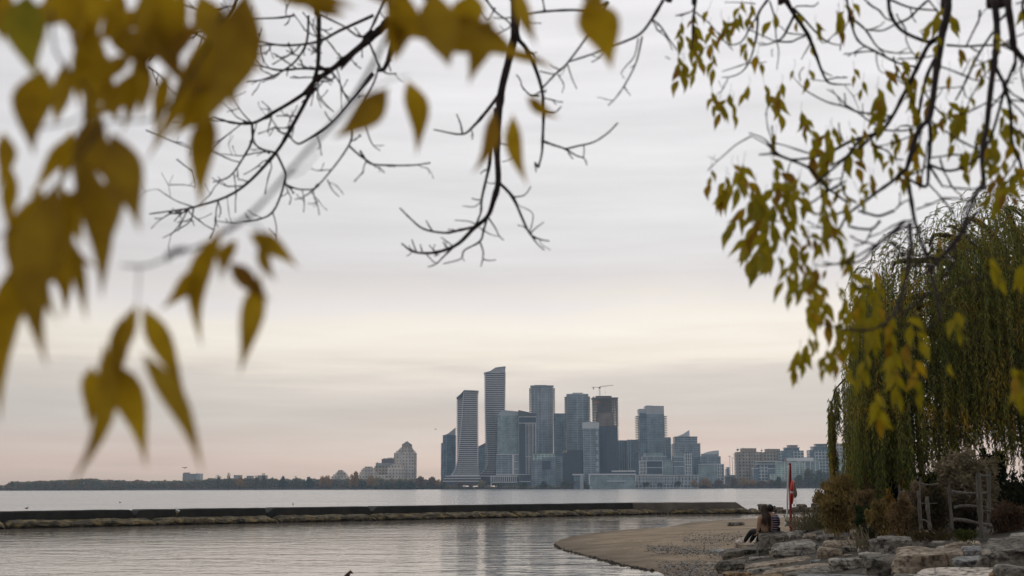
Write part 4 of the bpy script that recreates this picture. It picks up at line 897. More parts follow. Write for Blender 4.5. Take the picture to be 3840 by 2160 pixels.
# ---- tall highway light masts
for zx, zt in ((448, 955), (480, 975), (503, 930), (531, 962)):
    u, v = Z3(zx, zt); p = P(u, v, 2290); o = empty('light_mast', (p.x, 2290, ZB), 'thin tall highway light mast in the gap left of the beige apartments', 'light mast', 'highway light masts in the gap')
    m = MB((p.x, 2290, ZB)); m.tube([(p.x, 2290, ZB), (p.x, 2290, p.z)], [.55, .35], 6); m.build('pole', SM['slabgrey'], o)
    m = MB((p.x, 2290, ZB)); m.box(p.x - 3, p.x + 3, 2288, 2292, p.z - .7, p.z); m.build('lamp_ring', SM['slabgrey'], o)
t = Tower('overpass_ramp', 'low grey ramp seen through the gap under the light masts', 2340, Z3, 396, 545, 'ramp')
t.block('deck', 396, 545, 1196, 1212, 'crown', dep=20); t.block('bank', 396, 545, 1210, None, 'roofslate', dep=18, dy=1); t.block('parapet', 396, 545, 1190, 1197, 'slabgrey', dep=1, dy=.5)
t = Tower('far_block', 'tiny blue far block in the gap left of the light masts', 2900, Z3, 400, 445, 'building')
t.block('body', 402, 436, 1118, None, 'blue', dep=20); t.block('upper_storeys', 416, 445, 1092, None, 'teal', dep=20, dy=5)

# ---- left hand buildings
t = Tower('grey_block', 'plain grey slab building above the trees, leftmost building', 2330, Z8, 207, 360, 'building')
t.block('body', 208, 325, 507, None, 'slabgrey', dep=24); t.block('end_wall', 325, 359, 505, None, 'crown', dep=25, dy=-.6); t.block('lift_house', 215, 258, 496, 508, 'tanwall', dep=8, dy=4); t.block('lift_house', 208, 232, 498, 508, 'slabgrey', dep=9, dy=3); t.block('vent', 326, 332, 499, 506, 'crown', dep=2, dy=3)
t.slabs(210, 323, 512, 575, 3.4, 'slabdark', dep=24, out=0, th=.5, part='window_band')
for a, b_, y, lb in ((432, 470, 548, 'tiny white block among the trees right of the grey slab building'), (655, 712, 522, 'small pale block behind the first orange tree'), (768, 812, 528, 'low grey block left of the bare trees'), (865, 935, 524, 'low grey block behind the bare trees')):
    t = Tower('far_house', lb, 2380, Z8, a, b_, 'building'); t.block('wall', a, b_, y, None, 'slabgrey' if y > 523 else 'crown', dep=20); t.block('roof', a - 1, b_ + 1, y - 3, y, 'crown', dep=21, dy=-.5)
t = Tower('stepped_building', 'small white stepped building alone among the trees', 2280, Z8, 1505, 1660, 'building')
for a, b_, y0, y1 in ((1510, 1655, 530, None), (1524, 1642, 512, 532), (1545, 1628, 496, 514), (1560, 1612, 484, 498), (1568, 1600, 475, 486)): t.block('terrace_storey', a, b_, y0, y1, 'cream', dep=22 - (1 if y1 else 0) * 4, dy=2 if y1 else 0)
t = Tower('stepped_building', 'white terraced building with a domed top beside the orange trees', 2290, Z8, 1740, 1912, 'building')
for a, b_, y0, y1 in ((1748, 1912, 512, None), (1756, 1905, 490, 514), (1768, 1890, 470, 492), (1782, 1872, 455, 472), (1800, 1856, 444, 457)): t.block('terrace_storey', a, b_, y0, y1, 'cream', dep=22, dy=0 if y1 is None else 2)
t = Tower('stepped_building', 'grey blue stepped building climbing toward the pointed roof tower', 2330, Z8, 1880, 2062, 'building')
t.block('lower_storeys', 1885, 2060, 440, None, 'beige', dep=26); t.block('upper_storeys', 1895, 2060, 412, 445, 'slabgrey', dep=20, dy=2); t.block('slate_roof', 1945, 2050, 376, 415, 'roofslate', dep=16, dy=4); t.block('slate_roof', 1960, 2050, 371, 378, 'slabgrey', dep=14, dy=5)
for x in (1908, 2004, 2020, 2032, 2046): t.block('chimney', x - 3, x + 3, 363 if x > 1950 else 404, 376 if x > 1950 else 414, 'roofslate', dep=3, dy=6)
t = Tower('stepped_building', 'cream terraced building in front of the pointed roof tower', 2262, Z8, 1900, 2152, 'building')
t.block('low_wing', 1905, 2060, 516, None, 'cream', dep=20); 
for a, b_, y0, y1 in ((1995, 2150, 462, None), (2006, 2140, 445, 464), (2020, 2128, 432, 447), (2036, 2112, 422, 434)): t.block('terrace_storey', a, b_, y0, y1, 'cream', dep=20, dy=-2 if y1 is None else 0)
t = Tower('pointed_tower', 'cream apartment tower with stepped shoulders and a pointed slate roof', 2300, Z8, 2052, 2246)
for a, b_, y0, y1 in ((2056, 2245, 322, None), (2072, 2234, 308, 324), (2086, 2224, 296, 310), (2100, 2214, 284, 298), (2112, 2208, 274, 286)): t.block('storeys' if y1 is None else 'shoulder_step', a, b_, y0, y1, 'cream', dep=30 - (0 if y1 is None else 4), dy=0 if y1 is None else 2)
t.block('cap', 2120, 2205, 248, 276, 'tanwall', dep=18, dy=5, cham=4)
m = MB(t.org); xa, xb = t.x(2123), t.x(2202); z0, z1 = t.z(2160, 248), t.z(2160, 217); b0 = m.pts([(xa, t.Y + 5, z0), (xb, t.Y + 5, z0), (xb, t.Y + 24, z0), (xa, t.Y + 24, z0), ((xa + xb) / 2, t.Y + 14, z1)])
for i in range(4): m.face((b0 + i, b0 + (i + 1) % 4, b0 + 4))
m.build('pointed_roof', SM['roofslate'], t.o)
for x in (2062, 2110, 2160, 2206, 2240): t.block('wall_pier', x - 4, x + 4, 326, None, 'tanwall' if x in (2062, 2240) else 'slab', dep=2, dy=-1.2)

# ---- far trees
FOL = {k: pm('far_leaves_' + k, [tuple(q * 1.1 for q in c), tuple(q * 1.9 for q in c), tuple(min(1, q * 2.7) for q in c)], .25, .9, trans=.15) for k, c in dict(
    green=(.042, .055, .026), olive=(.068, .066, .026), russet=(.12, .062, .032), orange=(.25, .14, .04), grey=(.09, .08, .06), dark=(.028, .042, .03), yellow=(.22, .18, .06)).items()}
bark = pm('bark', [(.03, .024, .02), (.07, .058, .048)], 3, .9)
TREES = {}
def tree_mesh(kind, shape):
    if (kind, shape) in TREES: return TREES[(kind, shape)]
    rr = random.Random(hash((kind, shape)) % 1000 if False else sum(map(ord, kind)) + shape * 17); m = MB()
    for c in range(9):
        a = rr.uniform(0, 2 * pi); rad = rr.uniform(0, .3); cz = rr.uniform(.35, .85); cs = rr.uniform(.16, .27) * (1.15 - .5 * abs(cz - .5))
        if shape == 1: rad *= .6; cz = .25 + .7 * c / 9; cs *= .8
        for k in range(80 if kind not in ('grey',) else 46):
            d = Vector((rr.gauss(0, 1), rr.gauss(0, 1), rr.gauss(0, 1))).normalized() * cs * (.5 + .5 * rr.random())
            p = Vector((cos(a) * rad, sin(a) * rad, cz)) + d; s = rr.uniform(.03, .065) * (0.7 if kind == 'grey' else 1)
            e1 = Vector((rr.gauss(0, 1), rr.gauss(0, 1), rr.gauss(0, .6))).normalized() * s; e2 = e1.cross(Vector((rr.gauss(0, 1), rr.gauss(0, 1), rr.gauss(0, 1)))).normalized() * s
            m.poly([p + e1, p + e2, p - e1, p - e2])
    me = bpy.data.meshes.new('tree_crown'); me.from_pydata(m.v, [], m.f); me.materials.append(FOL[kind])
    m = MB(); m.tube([(0, 0, 0), (.01, 0, .3), (0, .01, .7)], [.03, .022, .008], 5)
    for q in range(4): m.tube([(0, 0, .3 + q * .08), (.16 * cos(q * 1.7), .16 * sin(q * 1.7), .6 + q * .06)], [.012, .004], 4)
    mt = bpy.data.meshes.new('tree_trunk'); mt.from_pydata(m.v, [], m.f); mt.materials.append(bark)
    TREES[(kind, shape)] = (me, mt); return TREES[(kind, shape)]
def far_tree(zf, zx, zt, wpx, kind, label, Y=2196, group=None, shape=0):
    u, v = zf(zx, zt); p = P(u, v, Y); h = p.z - 1.5; wd = wpx / ((2.684 if zf in (Z1, Z2) else 3.294 if zf is Z3 else 2.342)) * Y / F
    o = empty('shore_tree', (p.x, Y, 1.5), label, 'tree', group, rz=RND.uniform(0, 6)); o.scale = (wd * 1.15, wd * 1.15, h * 1.05)
    a, b_ = tree_mesh(kind, shape); mesh_obj('crown', a, o); mesh_obj('trunk', b_, o)
CN = dict(green='green', olive='olive green', russet='russet red', orange='orange', grey='bare greyish', dark='dark green', yellow='yellow')
FT = [(Z8, 510, 513, 70, 'grey', 'broad bare crowned tree right of the grey slab building'), (Z8, 605, 508, 60, 'grey', 'tall narrow bare tree, second right of the grey slab building'), (Z8, 700, 527, 90, 'orange', 'orange tree below the small pale block'),
 (Z8, 845, 520, 70, 'grey', 'bare tree in front of the low grey block'), (Z8, 912, 512, 75, 'grey', 'tallest bare tree of the row by the low grey blocks'), (Z8, 985, 532, 50, 'grey', 'small bare tree midway between grey blocks and white stepped building'), (Z8, 1080, 535, 70, 'dark', 'dark round tree in the low treeline left of the white stepped building'),
 (Z8, 1190, 524, 60, 'grey', 'bare spreading tree standing above the low treeline'), (Z8, 1310, 540, 90, 'dark', 'dark green tree left of the orange pair'), (Z8, 1425, 522, 60, 'orange', 'orange tree touching the left of the white stepped building'), (Z8, 1470, 518, 70, 'orange', 'orange brown tree just before the white stepped building'),
 (Z8, 1690, 505, 60, 'orange', 'bright orange tree right of the white stepped building'), (Z8, 1725, 494, 85, 'orange', 'tallest bright orange tree left of the domed terrace building'), (Z8, 1850, 515, 80, 'orange', 'orange tree in front of the domed terrace building'), (Z8, 1905, 545, 70, 'yellow', 'yellowish low tree under the terraced buildings'),
 (Z8, 1770, 560, 80, 'green', 'green tree below the domed terrace building'), (Z8, 2000, 578, 80, 'green', 'low green tree below the cream terraced building'), (Z8, 2110, 565, 90, 'green', 'green tree at the foot of the pointed roof tower'), (Z8, 2210, 575, 80, 'dark', 'dark tree right of the pointed roof tower foot'), (Z8, 2290, 535, 90, 'russet', 'russet tree in the gap right of the pointed roof tower'), (Z8, 2380, 542, 80, 'russet', 'russet tree midway in the gap before the skyline cluster'), (Z8, 2440, 555, 70, 'orange', 'orange brown tree left of the slim curved crown tower'),
 (Z1, 60, 1262, 80, 'russet', 'russet tree at the left foot of the slim curved crown tower'), (Z1, 150, 1300, 70, 'green', 'green tree by the flaring podium left end'), (Z1, 330, 1312, 80, 'russet', 'red bush like tree under the striped podium'), (Z1, 440, 1318, 90, 'russet', 'rusty low tree under the right of the striped podium'), (Z1, 560, 1296, 90, 'yellow', 'yellow green tree between the two striped tower feet'), (Z1, 720, 1322, 90, 'olive', 'olive tree under the white piered podium'), (Z1, 980, 1310, 100, 'green', 'green tree at the foot of the ribbed tower'), (Z1, 1180, 1305, 100, 'dark', 'dark tree under the stepped glass midrise'), (Z1, 1400, 1300, 100, 'green', 'green tree under the gold sign block'),
 (Z2, 180, 1300, 90, 'olive', 'olive tree below the navy glass block'), (Z2, 280, 1290, 110, 'russet', 'rusty tree in front of the small canopied pavilion'), (Z2, 340, 1300, 60, 'olive', 'olive tree between the two pavilions'), (Z2, 800, 1275, 120, 'green', 'round green tree covering the framed pavilion right end'), (Z2, 960, 1308, 90, 'olive', 'olive tree below the left of the white pier row'), (Z2, 1120, 1312, 90, 'grey', 'greyish tree below the middle of the white pier row'), (Z2, 1290, 1300, 90, 'olive', 'olive tree below the right of the white pier row'), (Z2, 1455, 1284, 90, 'orange', 'orange tree left of the upswept roof block'), (Z2, 1570, 1262, 110, 'orange', 'big orange tree in front of the upswept roof block'),
 (Z3, 300, 1250, 110, 'russet', 'russet tree under the white frame wing'), (Z3, 490, 1232, 110, 'russet', 'reddish tree below the light masts'), (Z3, 622, 1214, 110, 'orange', 'orange tree at the foot of the spired beige apartment'), (Z3, 720, 1240, 100, 'orange', 'dull orange tree below the dark blue lowrise'), (Z3, 850, 1262, 110, 'russet', 'rusty tree below the middle of the dark blue lowrise'), (Z3, 960, 1250, 90, 'russet', 'dull red tree left of the dark green tree by the red post'), (Z3, 1050, 1218, 110, 'dark', 'dark green tree in front of the green lowrise'), (Z3, 1410, 1118, 170, 'olive', 'big olive tree right of the red post'), (Z3, 1560, 1132, 170, 'green', 'large green tree below the teal lowrise'), (Z3, 1690, 1140, 150, 'grey', 'large greyish tree beneath the willow frond'), (Z3, 1290, 1190, 110, 'olive', 'olive tree close to the right of the red post'), (Z3, 1820, 1150, 150, 'dark', 'dark tree below the white floored lowrise')]
for i, (zf, x, y, wp, k, lb) in enumerate(FT): far_tree(zf, x, y, wp, k, lb, 2193 + (i % 5), 'trees along the far shore', shape=1 if 'narrow' in lb or 'tall' in lb else 0)
# the continuous wood behind and between them
TOPS = [(-300, 1826), (0, 1823), (30, 1812), (100, 1807), (200, 1803), (330, 1797), (420, 1803), (600, 1805), (700, 1803), (800, 1797), (950, 1795), (1100, 1798), (1300, 1797), (1450, 1797), (1600, 1799), (1680, 1815), (1720, 1826), (2180, 1824), (2480, 1824), (2700, 1815), (2900, 1806), (3000, 1800), (3100, 1790), (3300, 1785), (3700, 1780)]
m = MB(); rr = random.Random(4); u = -300; bands_ = []
while u < 3500:
    p0 = P(u, 1836, 2206); top = P(u, interp(TOPS, u) + 6 * noise.noise(Vector((u * .03, 0, 0))) + 6 * abs(noise.noise(Vector((u * .06, 3, 0)))) - 6 * abs(noise.noise(Vector((u * .13, 7, 0)))), 2206).z
    for k in range(int(14 + top * 1.3)):
        z = 1.0 + (top - 1) * rr.random() ** .8; y = 2201 + rr.random() * 22; s = rr.uniform(1.0, 2.3); p = Vector((p0.x + rr.uniform(-1, 1), y, z))
        e1 = Vector((rr.gauss(0, 1), rr.gauss(0, 1), rr.gauss(0, 1))).normalized() * s; e2 = e1.orthogonal().normalized() * s * rr.uniform(.6, 1)
        m.poly([p + e1, p + e2, p - e1, p - e2])
    u += 2.0
wood = pm('far_wood_leaves', [(.11, .13, .10), (.36, .26, .13), (.16, .18, .12), (.24, .24, .16), (.42, .24, .13), (.13, .16, .11), (.30, .27, .18)], .07, .95, detail=4, trans=.15)
tag(m.build('far_wood', wood), 'continuous belt of dull green and brown trees along the far shore', 'wood', kind='stuff')
# ================================================================ OVERHANGING TREE
twig_m = pm('twig_bark', [(.018, .012, .014), (.036, .026, .027), (.062, .046, .043)], 30, .85)
leafL = pm('leaf_gold', [(.21, .115, .008), (.38, .235, .011), (.52, .345, .018)], 17, .55, trans=.5, spec=.25)
leafG = pm('leaf_green_gold', [(.19, .18, .011), (.335, .275, .013), (.47, .36, .022)], 16, .55, trans=.5, spec=.25)
leafB = pm('leaf_brown', [(.2, .10, .012), (.3, .165, .018), (.36, .21, .025)], 18, .6, trans=.4, spec=.2)
LM = [leafL, leafG, leafB]
RT = random.Random(77)
tree = empty('overhanging_tree', (2.6, -1.6, ground(2.6, -1.6)), 'tree hanging bare twigs and yellow autumn leaves across the top of the view', 'tree')
T0 = tree.location.copy()
FORK = Vector((2.3, -1.2, 5.6))
m = MB(T0); m.tube(spline([T0 - Vector((0, 0, .3)), T0 + Vector((-.05, .05, 1.6)), T0 + Vector((-.2, .2, 3)), FORK], 5), [.30 - .012 * i for i in range(16)], 12); m.build('trunk', bark, tree, smooth=True)

def leaf(m, base, tip, width, roll=0.0, curl=0.12, mi=0):
    base = Vector(base); tip = Vector(tip); ax = tip - base; L = ax.length
    if L < 1e-5: return
    d = ax / L; view = ((base + tip) / 2 - CAM_P).normalized()
    s = d.cross(view)
    if s.length < 1e-4: s = d.orthogonal()
    s.normalize(); nrm = s.cross(d).normalized()
    s2 = s * cos(roll) + nrm * sin(roll); n2 = s2.cross(d)
    st = [(0, .0), (.06, .2), (.15, .62), (.27, .95), (.39, 1.0), (.52, .84), (.65, .58), (.78, .32), (.9, .12), (1, .0)]
    side = RT.uniform(-1, 1) * .12 * L
    rows = []
    for t, w_ in st:
        c = base + ax * t + n2 * (curl * L * sin(pi * t) - .25 * curl * L * t) + s2 * side * sin(pi * t) 
        hw = w_ * width * .5
        rows.append(m.pts([c - s2 * hw + n2 * hw * .25, c, c + s2 * hw + n2 * hw * .25]))
    for a, b_ in zip(rows, rows[1:]):
        m.face((a, a + 1, b_ + 1, b_), mi); m.face((a + 1, a + 2, b_ + 2, b_ + 1), mi)

RS = 1.32
def bough(paths, prefix, name='branch', twigs=1.0, twl=(.05, .16), lab=None):
    """paths: list of (points as (u, v, Y), start radius m, end radius m); the first one is joined to the trunk fork"""
    m = MB(T0)
    for i, (pts, r0, r1) in enumerate(paths):
        ps = [P(u, v, Y) for u, v, Y in pts]
        if i == 0 and prefix: 
            pre = [Vector(q) for q in prefix[:2]] + ([Vector(prefix[2])] if len(prefix) > 3 else []) + [ps[0] + Vector((.12, -.25, .75))]; sp_ = spline(pre + ps[:2], 5)[:-1]; rr0 = .03
            m.tube(sp_, [rr0 + (r0 - rr0) * k / (len(sp_) - 1) for k in range(len(sp_))], 7)
            ps = ps[1:] if len(ps) > 2 else ps
        q = spline(ps, 4)
        rs = [RS * (r0 + (r1 - r0) * k / (len(q) - 1)) * (1 + .22 * (RT.random() < .16) + .05 * RT.uniform(-1, 1)) for k in range(len(q))]
        m.tube(q, rs, 6)
        # side twigs with knobbly nodes
        L = sum((b_ - a).length for a, b_ in zip(q, q[1:])); n = int(L / .085 * twigs * 1.9)
        for _ in range(n):
            k = RT.randrange(len(q) // 5, len(q)); p = q[k]; t = (q[min(k + 1, len(q) - 1)] - q[k - 1]).normalized()
            side = Vector((RT.gauss(0, 1), RT.gauss(0, .5), RT.gauss(-.25, .8))); side = (side - t * side.dot(t)).normalized()
            d = (t * RT.uniform(.4, 1.1) + side).normalized(); ln = RT.uniform(*twl) * (1.15 if r0 > .004 else .75); tw = [p]
            for s in range(4):
                d = (d + Vector((RT.gauss(0, .22), RT.gauss(0, .15), RT.gauss(.05, .2)))).normalized(); tw.append(tw[-1] + d * ln / 4)
            r = min(rs[k] * .75, .003); m.tube(tw, [r, r * .85, r * 1.15, r * .7, r * .95], 4)
            if RT.random() < .55:
                d2 = (d + Vector((RT.gauss(0, .8), RT.gauss(0, .3), RT.gauss(0, .8)))).normalized(); m.tube([tw[2], tw[2] + d2 * ln * .2, tw[2] + d2 * ln * .35 + Vector((0, 0, .006))], [r * .7, r * .6, r * .8], 4)
    o = m.build(name, twig_m, tree, smooth=True)
    if lab: o['label'] = lab
    return o

def conv(ps, x0, y0, s, Y0, Y1=None):
    n = len(ps); Y1 = Y0 if Y1 is None else Y1
    return [(x0 + x / s, y0 + y / s, Y0 + (Y1 - Y0) * i / max(1, n - 1)) for i, (x, y) in enumerate(ps)]
A = lambda ps, Y=4.0, Y1=None: conv(ps, 560, 0, 1.558, Y, Y1)
Bc = lambda ps, Y=4.0, Y1=None: conv(ps, 1350, 0, 1.38, Y, Y1)
C3 = lambda ps, Y=3.6, Y1=None: conv(ps, 2500, 0, 2.07, Y, Y1)
C4 = lambda ps, Y=3.4, Y1=None: conv(ps, 3100, 0, 2.07, Y, Y1)
C5 = lambda ps, Y=3.0, Y1=None: conv(ps, 2600, 500, 2.07, Y, Y1)
E2 = lambda ps, Y=3.0, Y1=None: conv(ps, 2800, 600, 1.2077, Y, Y1)
# --- left twigs (bare)
bough([(A([(1500, -60), (1400, 110), (1340, 180), (1200, 300), (1060, 410), (970, 470), (900, 550), (720, 660), (600, 720), (480, 715), (380, 685)], 4.0, 4.3), .011, .0025),
 (A([(600, 725), (600, 820), (550, 920), (470, 1030), (370, 1065)], 4.3), .0045, .0018), (A([(960, 480), (920, 580), (810, 780), (740, 890), (590, 1055), (450, 1150), (260, 1210), (180, 1225), (0, 1250)], 4.1, 4.4), .007, .0018),
 (A([(260, 1210), (240, 1290), (170, 1340), (80, 1390)], 4.4), .0025, .0013), (A([(260, 1210), (150, 1170), (50, 1105)], 4.4), .002, .0012), (A([(740, 890), (790, 1000), (790, 1070), (720, 1240), (600, 1290), (480, 1300), (380, 1290)], 4.1, 4.3), .004, .0015), (A([(720, 1240), (740, 1310), (745, 1410)], 4.2), .002, .0012),
 (A([(790, 1075), (870, 1105), (950, 1105), (980, 1090)], 4.1), .0025, .0016), (A([(740, 890), (660, 870), (620, 840), (605, 790)], 4.2), .0022, .0014), (A([(740, 890), (640, 890), (540, 910), (430, 900)], 4.2), .0022, .0012), (A([(600, 720), (540, 655), (490, 570)], 4.4), .0026, .0014), (A([(600, 720), (520, 690), (480, 650)], 4.2), .002, .0014), (A([(720, 660), (700, 630), (655, 590)], 4.2), .002, .0012), (A([(810, 780), (760, 770), (740, 750)], 4.2), .002, .0012)],
 [FORK, (1.2, 1.2, 5.6), (.2, 2.8, 5.0)], twigs=.75)
bough([(A([(985, -60), (990, 90), (990, 230), (985, 380), (960, 480)], 4.0), .0075, .006), (A([(1309, 90), (1110, 180), (980, 245), (790, 265), (640, 240), (510, 200)], 4.0, 4.2), .005, .002), (A([(1050, 410), (900, 400), (760, 410), (650, 385), (550, 370)], 4.1, 4.3), .004, .0016), (A([(930, 90), (920, 240), (860, 350), (770, 420), (680, 460), (570, 480)], 4.1, 4.3), .004, .0018), (A([(850, 90), (740, 105), (510, 110)], 4.2), .0034, .002), (A([(990, 390), (1050, 410), (1080, 450), (1040, 475), (960, 470)], 4.0), .0034, .0022),
 (A([(520, -40), (480, 60), (400, 150), (250, 190), (120, 80)], 4.2, 4.4), .004, .0018), (A([(450, 40), (320, 65), (240, 40), (160, 10)], 4.3), .003, .0018), (A([(250, 190), (330, 240), (300, 310), (230, 355)], 4.3), .002, .001), (A([(0, 390), (70, 450), (160, 570)], 4.3), .0024, .0012), (A([(0, 360), (60, 300), (110, 320)], 4.3), .0022, .0012), (A([(-20, 760), (120, 820), (270, 880)], 4.4), .0022, .0012), (A([(160, 930), (210, 970), (250, 1000)], 4.4), .0024, .0014), (A([(120, 1080), (200, 1080), (260, 1090)], 4.4), .0016, .001)],
 [FORK, (1.0, 1.4, 5.7), (.0, 2.9, 5.2)], twigs=.85)
bough([(A([(1420, 250), (1309, 430), (1170, 600), (1060, 720), (900, 830), (850, 830), (810, 780)], 3.9), .0055, .002), (A([(1180, 700), (1185, 790), (1165, 850), (1090, 960), (980, 1090), (900, 1150), (850, 1165)], 3.9), .0036, .0016), (A([(1165, 850), (1220, 900), (1290, 950), (1309, 962)], 3.9), .003, .0022), (Bc([(0, 780), (50, 845), (160, 855), (270, 855), (365, 843)], 3.9), .003, .0018), (A([(1040, 1050), (1070, 1110), (1110, 1150)], 3.9), .0018, .001), (A([(1170, 600), (1130, 530), (1110, 480), (1060, 410)], 3.95), .0028, .002), (A([(1070, 715), (1040, 680), (1025, 650)], 3.9), .0022, .0016), (Bc([(25, 640), (60, 740), (105, 780)], 3.9), .0022, .0012), (A([(1309, 180), (1230, 215), (1130, 150), (1000, 90)], 3.9), .0036, .002), (Bc([(140, -30), (90, 80), (40, 180), (-30, 280), (-100, 360)], 3.9), .0045, .003)],
 [FORK, (1.2, 1.5, 5.4), (.4, 3.0, 4.8)], twigs=.6)
# --- centre branch
bough([(Bc([(805, -120), (800, -10), (800, 180), (765, 330), (730, 480), (715, 650), (710, 800), (715, 940), (690, 1040), (660, 1120), (590, 1180), (510, 1260), (420, 1300), (340, 1310), (270, 1300), (215, 1260)], 3.9, 4.1), .0125, .0022),
 (Bc([(735, 470), (660, 570), (590, 650), (525, 695), (380, 670)], 4.0), .0065, .002), (Bc([(700, 560), (690, 700), (670, 850), (650, 940), (630, 1030), (625, 1100), (600, 1160)], 4.0), .0055, .0025), (Bc([(715, 940), (790, 1020), (840, 1130), (880, 1210), (930, 1238), (980, 1247)], 4.0), .005, .0016), (Bc([(880, 1210), (910, 1180), (950, 1150)], 4.0), .0022, .0014), (Bc([(880, 1210), (920, 1265), (955, 1295)], 4.0), .0022, .0014), (Bc([(875, 1205), (890, 1160), (890, 1100), (815, 1060)], 4.05), .0018, .001), (Bc([(880, 1210), (850, 1175), (815, 1165)], 4.0), .0018, .0012), (Bc([(790, 1020), (850, 1010), (885, 965)], 4.0), .0022, .0014),
 (Bc([(590, 1175), (520, 1190), (440, 1205), (330, 1185), (260, 1130), (205, 1075)], 4.05), .0042, .0018), (Bc([(375, 1195), (355, 1165), (342, 1140)], 4.05), .0022, .0014), (Bc([(660, 1120), (640, 1190), (620, 1250), (540, 1295), (520, 1340), (430, 1365)], 4.05), .0038, .0014), (Bc([(620, 1250), (637, 1300), (635, 1340), (625, 1380)], 4.05), .0026, .0014), (Bc([(635, 1340), (665, 1348), (705, 1345)], 4.05), .002, .0012), (Bc([(660, 1120), (700, 1180), (720, 1220), (745, 1245)], 4.0), .0024, .0012), (Bc([(620, 1180), (680, 1215), (730, 1225)], 4.0), .0018, .001), (Bc([(500, 1265), (440, 1320), (395, 1365), (350, 1382)], 4.1), .003, .0014), (Bc([(290, 1300), (275, 1260), (268, 1238)], 4.1), .0022, .0014), (Bc([(490, 1280), (450, 1250), (420, 1228)], 4.1), .002, .0012), (Bc([(600, 1160), (560, 1145), (490, 1140)], 4.0), .0018, .0012), (Bc([(340, 1310), (375, 1350), (400, 1365)], 4.1), .002, .0012), (Bc([(630, 1040), (590, 1070), (530, 1065)], 4.0), .0018, .001), (Bc([(530, 690), (520, 640), (500, 590)], 4.0), .0026, .0016), (Bc([(720, 740), (770, 755), (800, 770), (785, 820), (735, 838)], 4.0), .002, .0014), (Bc([(270, 1300), (255, 1318), (240, 1325)], 4.1), .0016, .001), (Bc([(720, 940), (680, 950), (650, 940)], 4.0), .0016, .0012)],
 [FORK, (1.4, 1.2, 5.5), (.5, 3.0, 4.9)], twigs=.22, twl=(.03, .07))
bough([(Bc([(800, 100), (820, 200), (860, 250), (910, 360), (940, 460), (950, 560), (945, 730), (940, 800), (922, 870)], 3.9, 3.95), .007, .0025), (Bc([(945, 730), (1000, 750), (1060, 770), (1120, 805), (1160, 820), (1175, 855)], 3.9), .0032, .0014), (Bc([(1060, 772), (1130, 755), (1210, 735), (1280, 690), (1335, 635)], 3.9), .0028, .0018), (Bc([(1155, 820), (1160, 780), (1158, 755)], 3.9), .0018, .0012), (Bc([(1285, 10), (1230, 100), (1160, 210), (1070, 330), (1010, 385), (940, 460)], 3.8), .004, .0024), (Bc([(930, 368), (970, 378), (1010, 385)], 3.85), .002, .0018), (Bc([(1075, 335), (1095, 400), (1122, 460)], 3.85), .002, .0012), (Bc([(1025, 385), (1055, 440), (1045, 480)], 3.85), .0018, .001), (Bc([(930, 495), (880, 490), (840, 450), (830, 415), (808, 385)], 3.9), .0024, .0014), (Bc([(955, 570), (1010, 580), (1042, 550)], 3.9), .0024, .0016), (Bc([(920, 865), (905, 840), (912, 890)], 3.9), .0028, .0016), (Bc([(850, 75), (950, 60), (1080, 52), (1210, 50), (1280, 10)], 3.8), .003, .0034), (Bc([(870, 80), (880, 115), (940, 120)], 3.8), .0022, .0014), (Bc([(955, 60), (950, 20), (940, -30)], 3.8), .0022, .0018)],
 None, twigs=.3, twl=(.03, .07))
bough([(Bc([(1640, -120), (1570, 0), (1510, 100), (1450, 175), (1370, 215), (1230, 270), (1080, 320)], 3.7), .005, .002), (Bc([(1460, 190), (1430, 320), (1370, 440), (1320, 510), (1285, 545)], 3.7), .0026, .0014), (Bc([(1368, 450), (1385, 475), (1400, 495)], 3.7), .0016, .001), (Bc([(1510, 100), (1550, 130), (1595, 195), (1640, 260)], 3.7), .0022, .0016), (Bc([(1440, 200), (1420, 290), (1370, 350), (1350, 380)], 3.7), .0018, .0012), (Bc([(640, -20), (700, 60), (780, 130), (700, 180)], 3.8), .003, .0016), (Bc([(700, 40), (660, 100), (620, 40)], 3.8), .0024, .0014), (Bc([(790, 90), (720, 95), (690, 90)], 3.8), .0018, .0012), (Bc([(40, 200), (100, 340), (140, 380), (190, 380)], 3.9), .003, .0018), (Bc([(100, 330), (70, 430), (-10, 560)], 3.9), .003, .002), (Bc([(160, 370), (150, 330), (165, 310)], 3.9), .002, .0012)],
 [FORK, (1.8, 1.4, 5.4), (1.2, 3.0, 4.7)], twigs=.35, twl=(.03, .08))
RS = .98
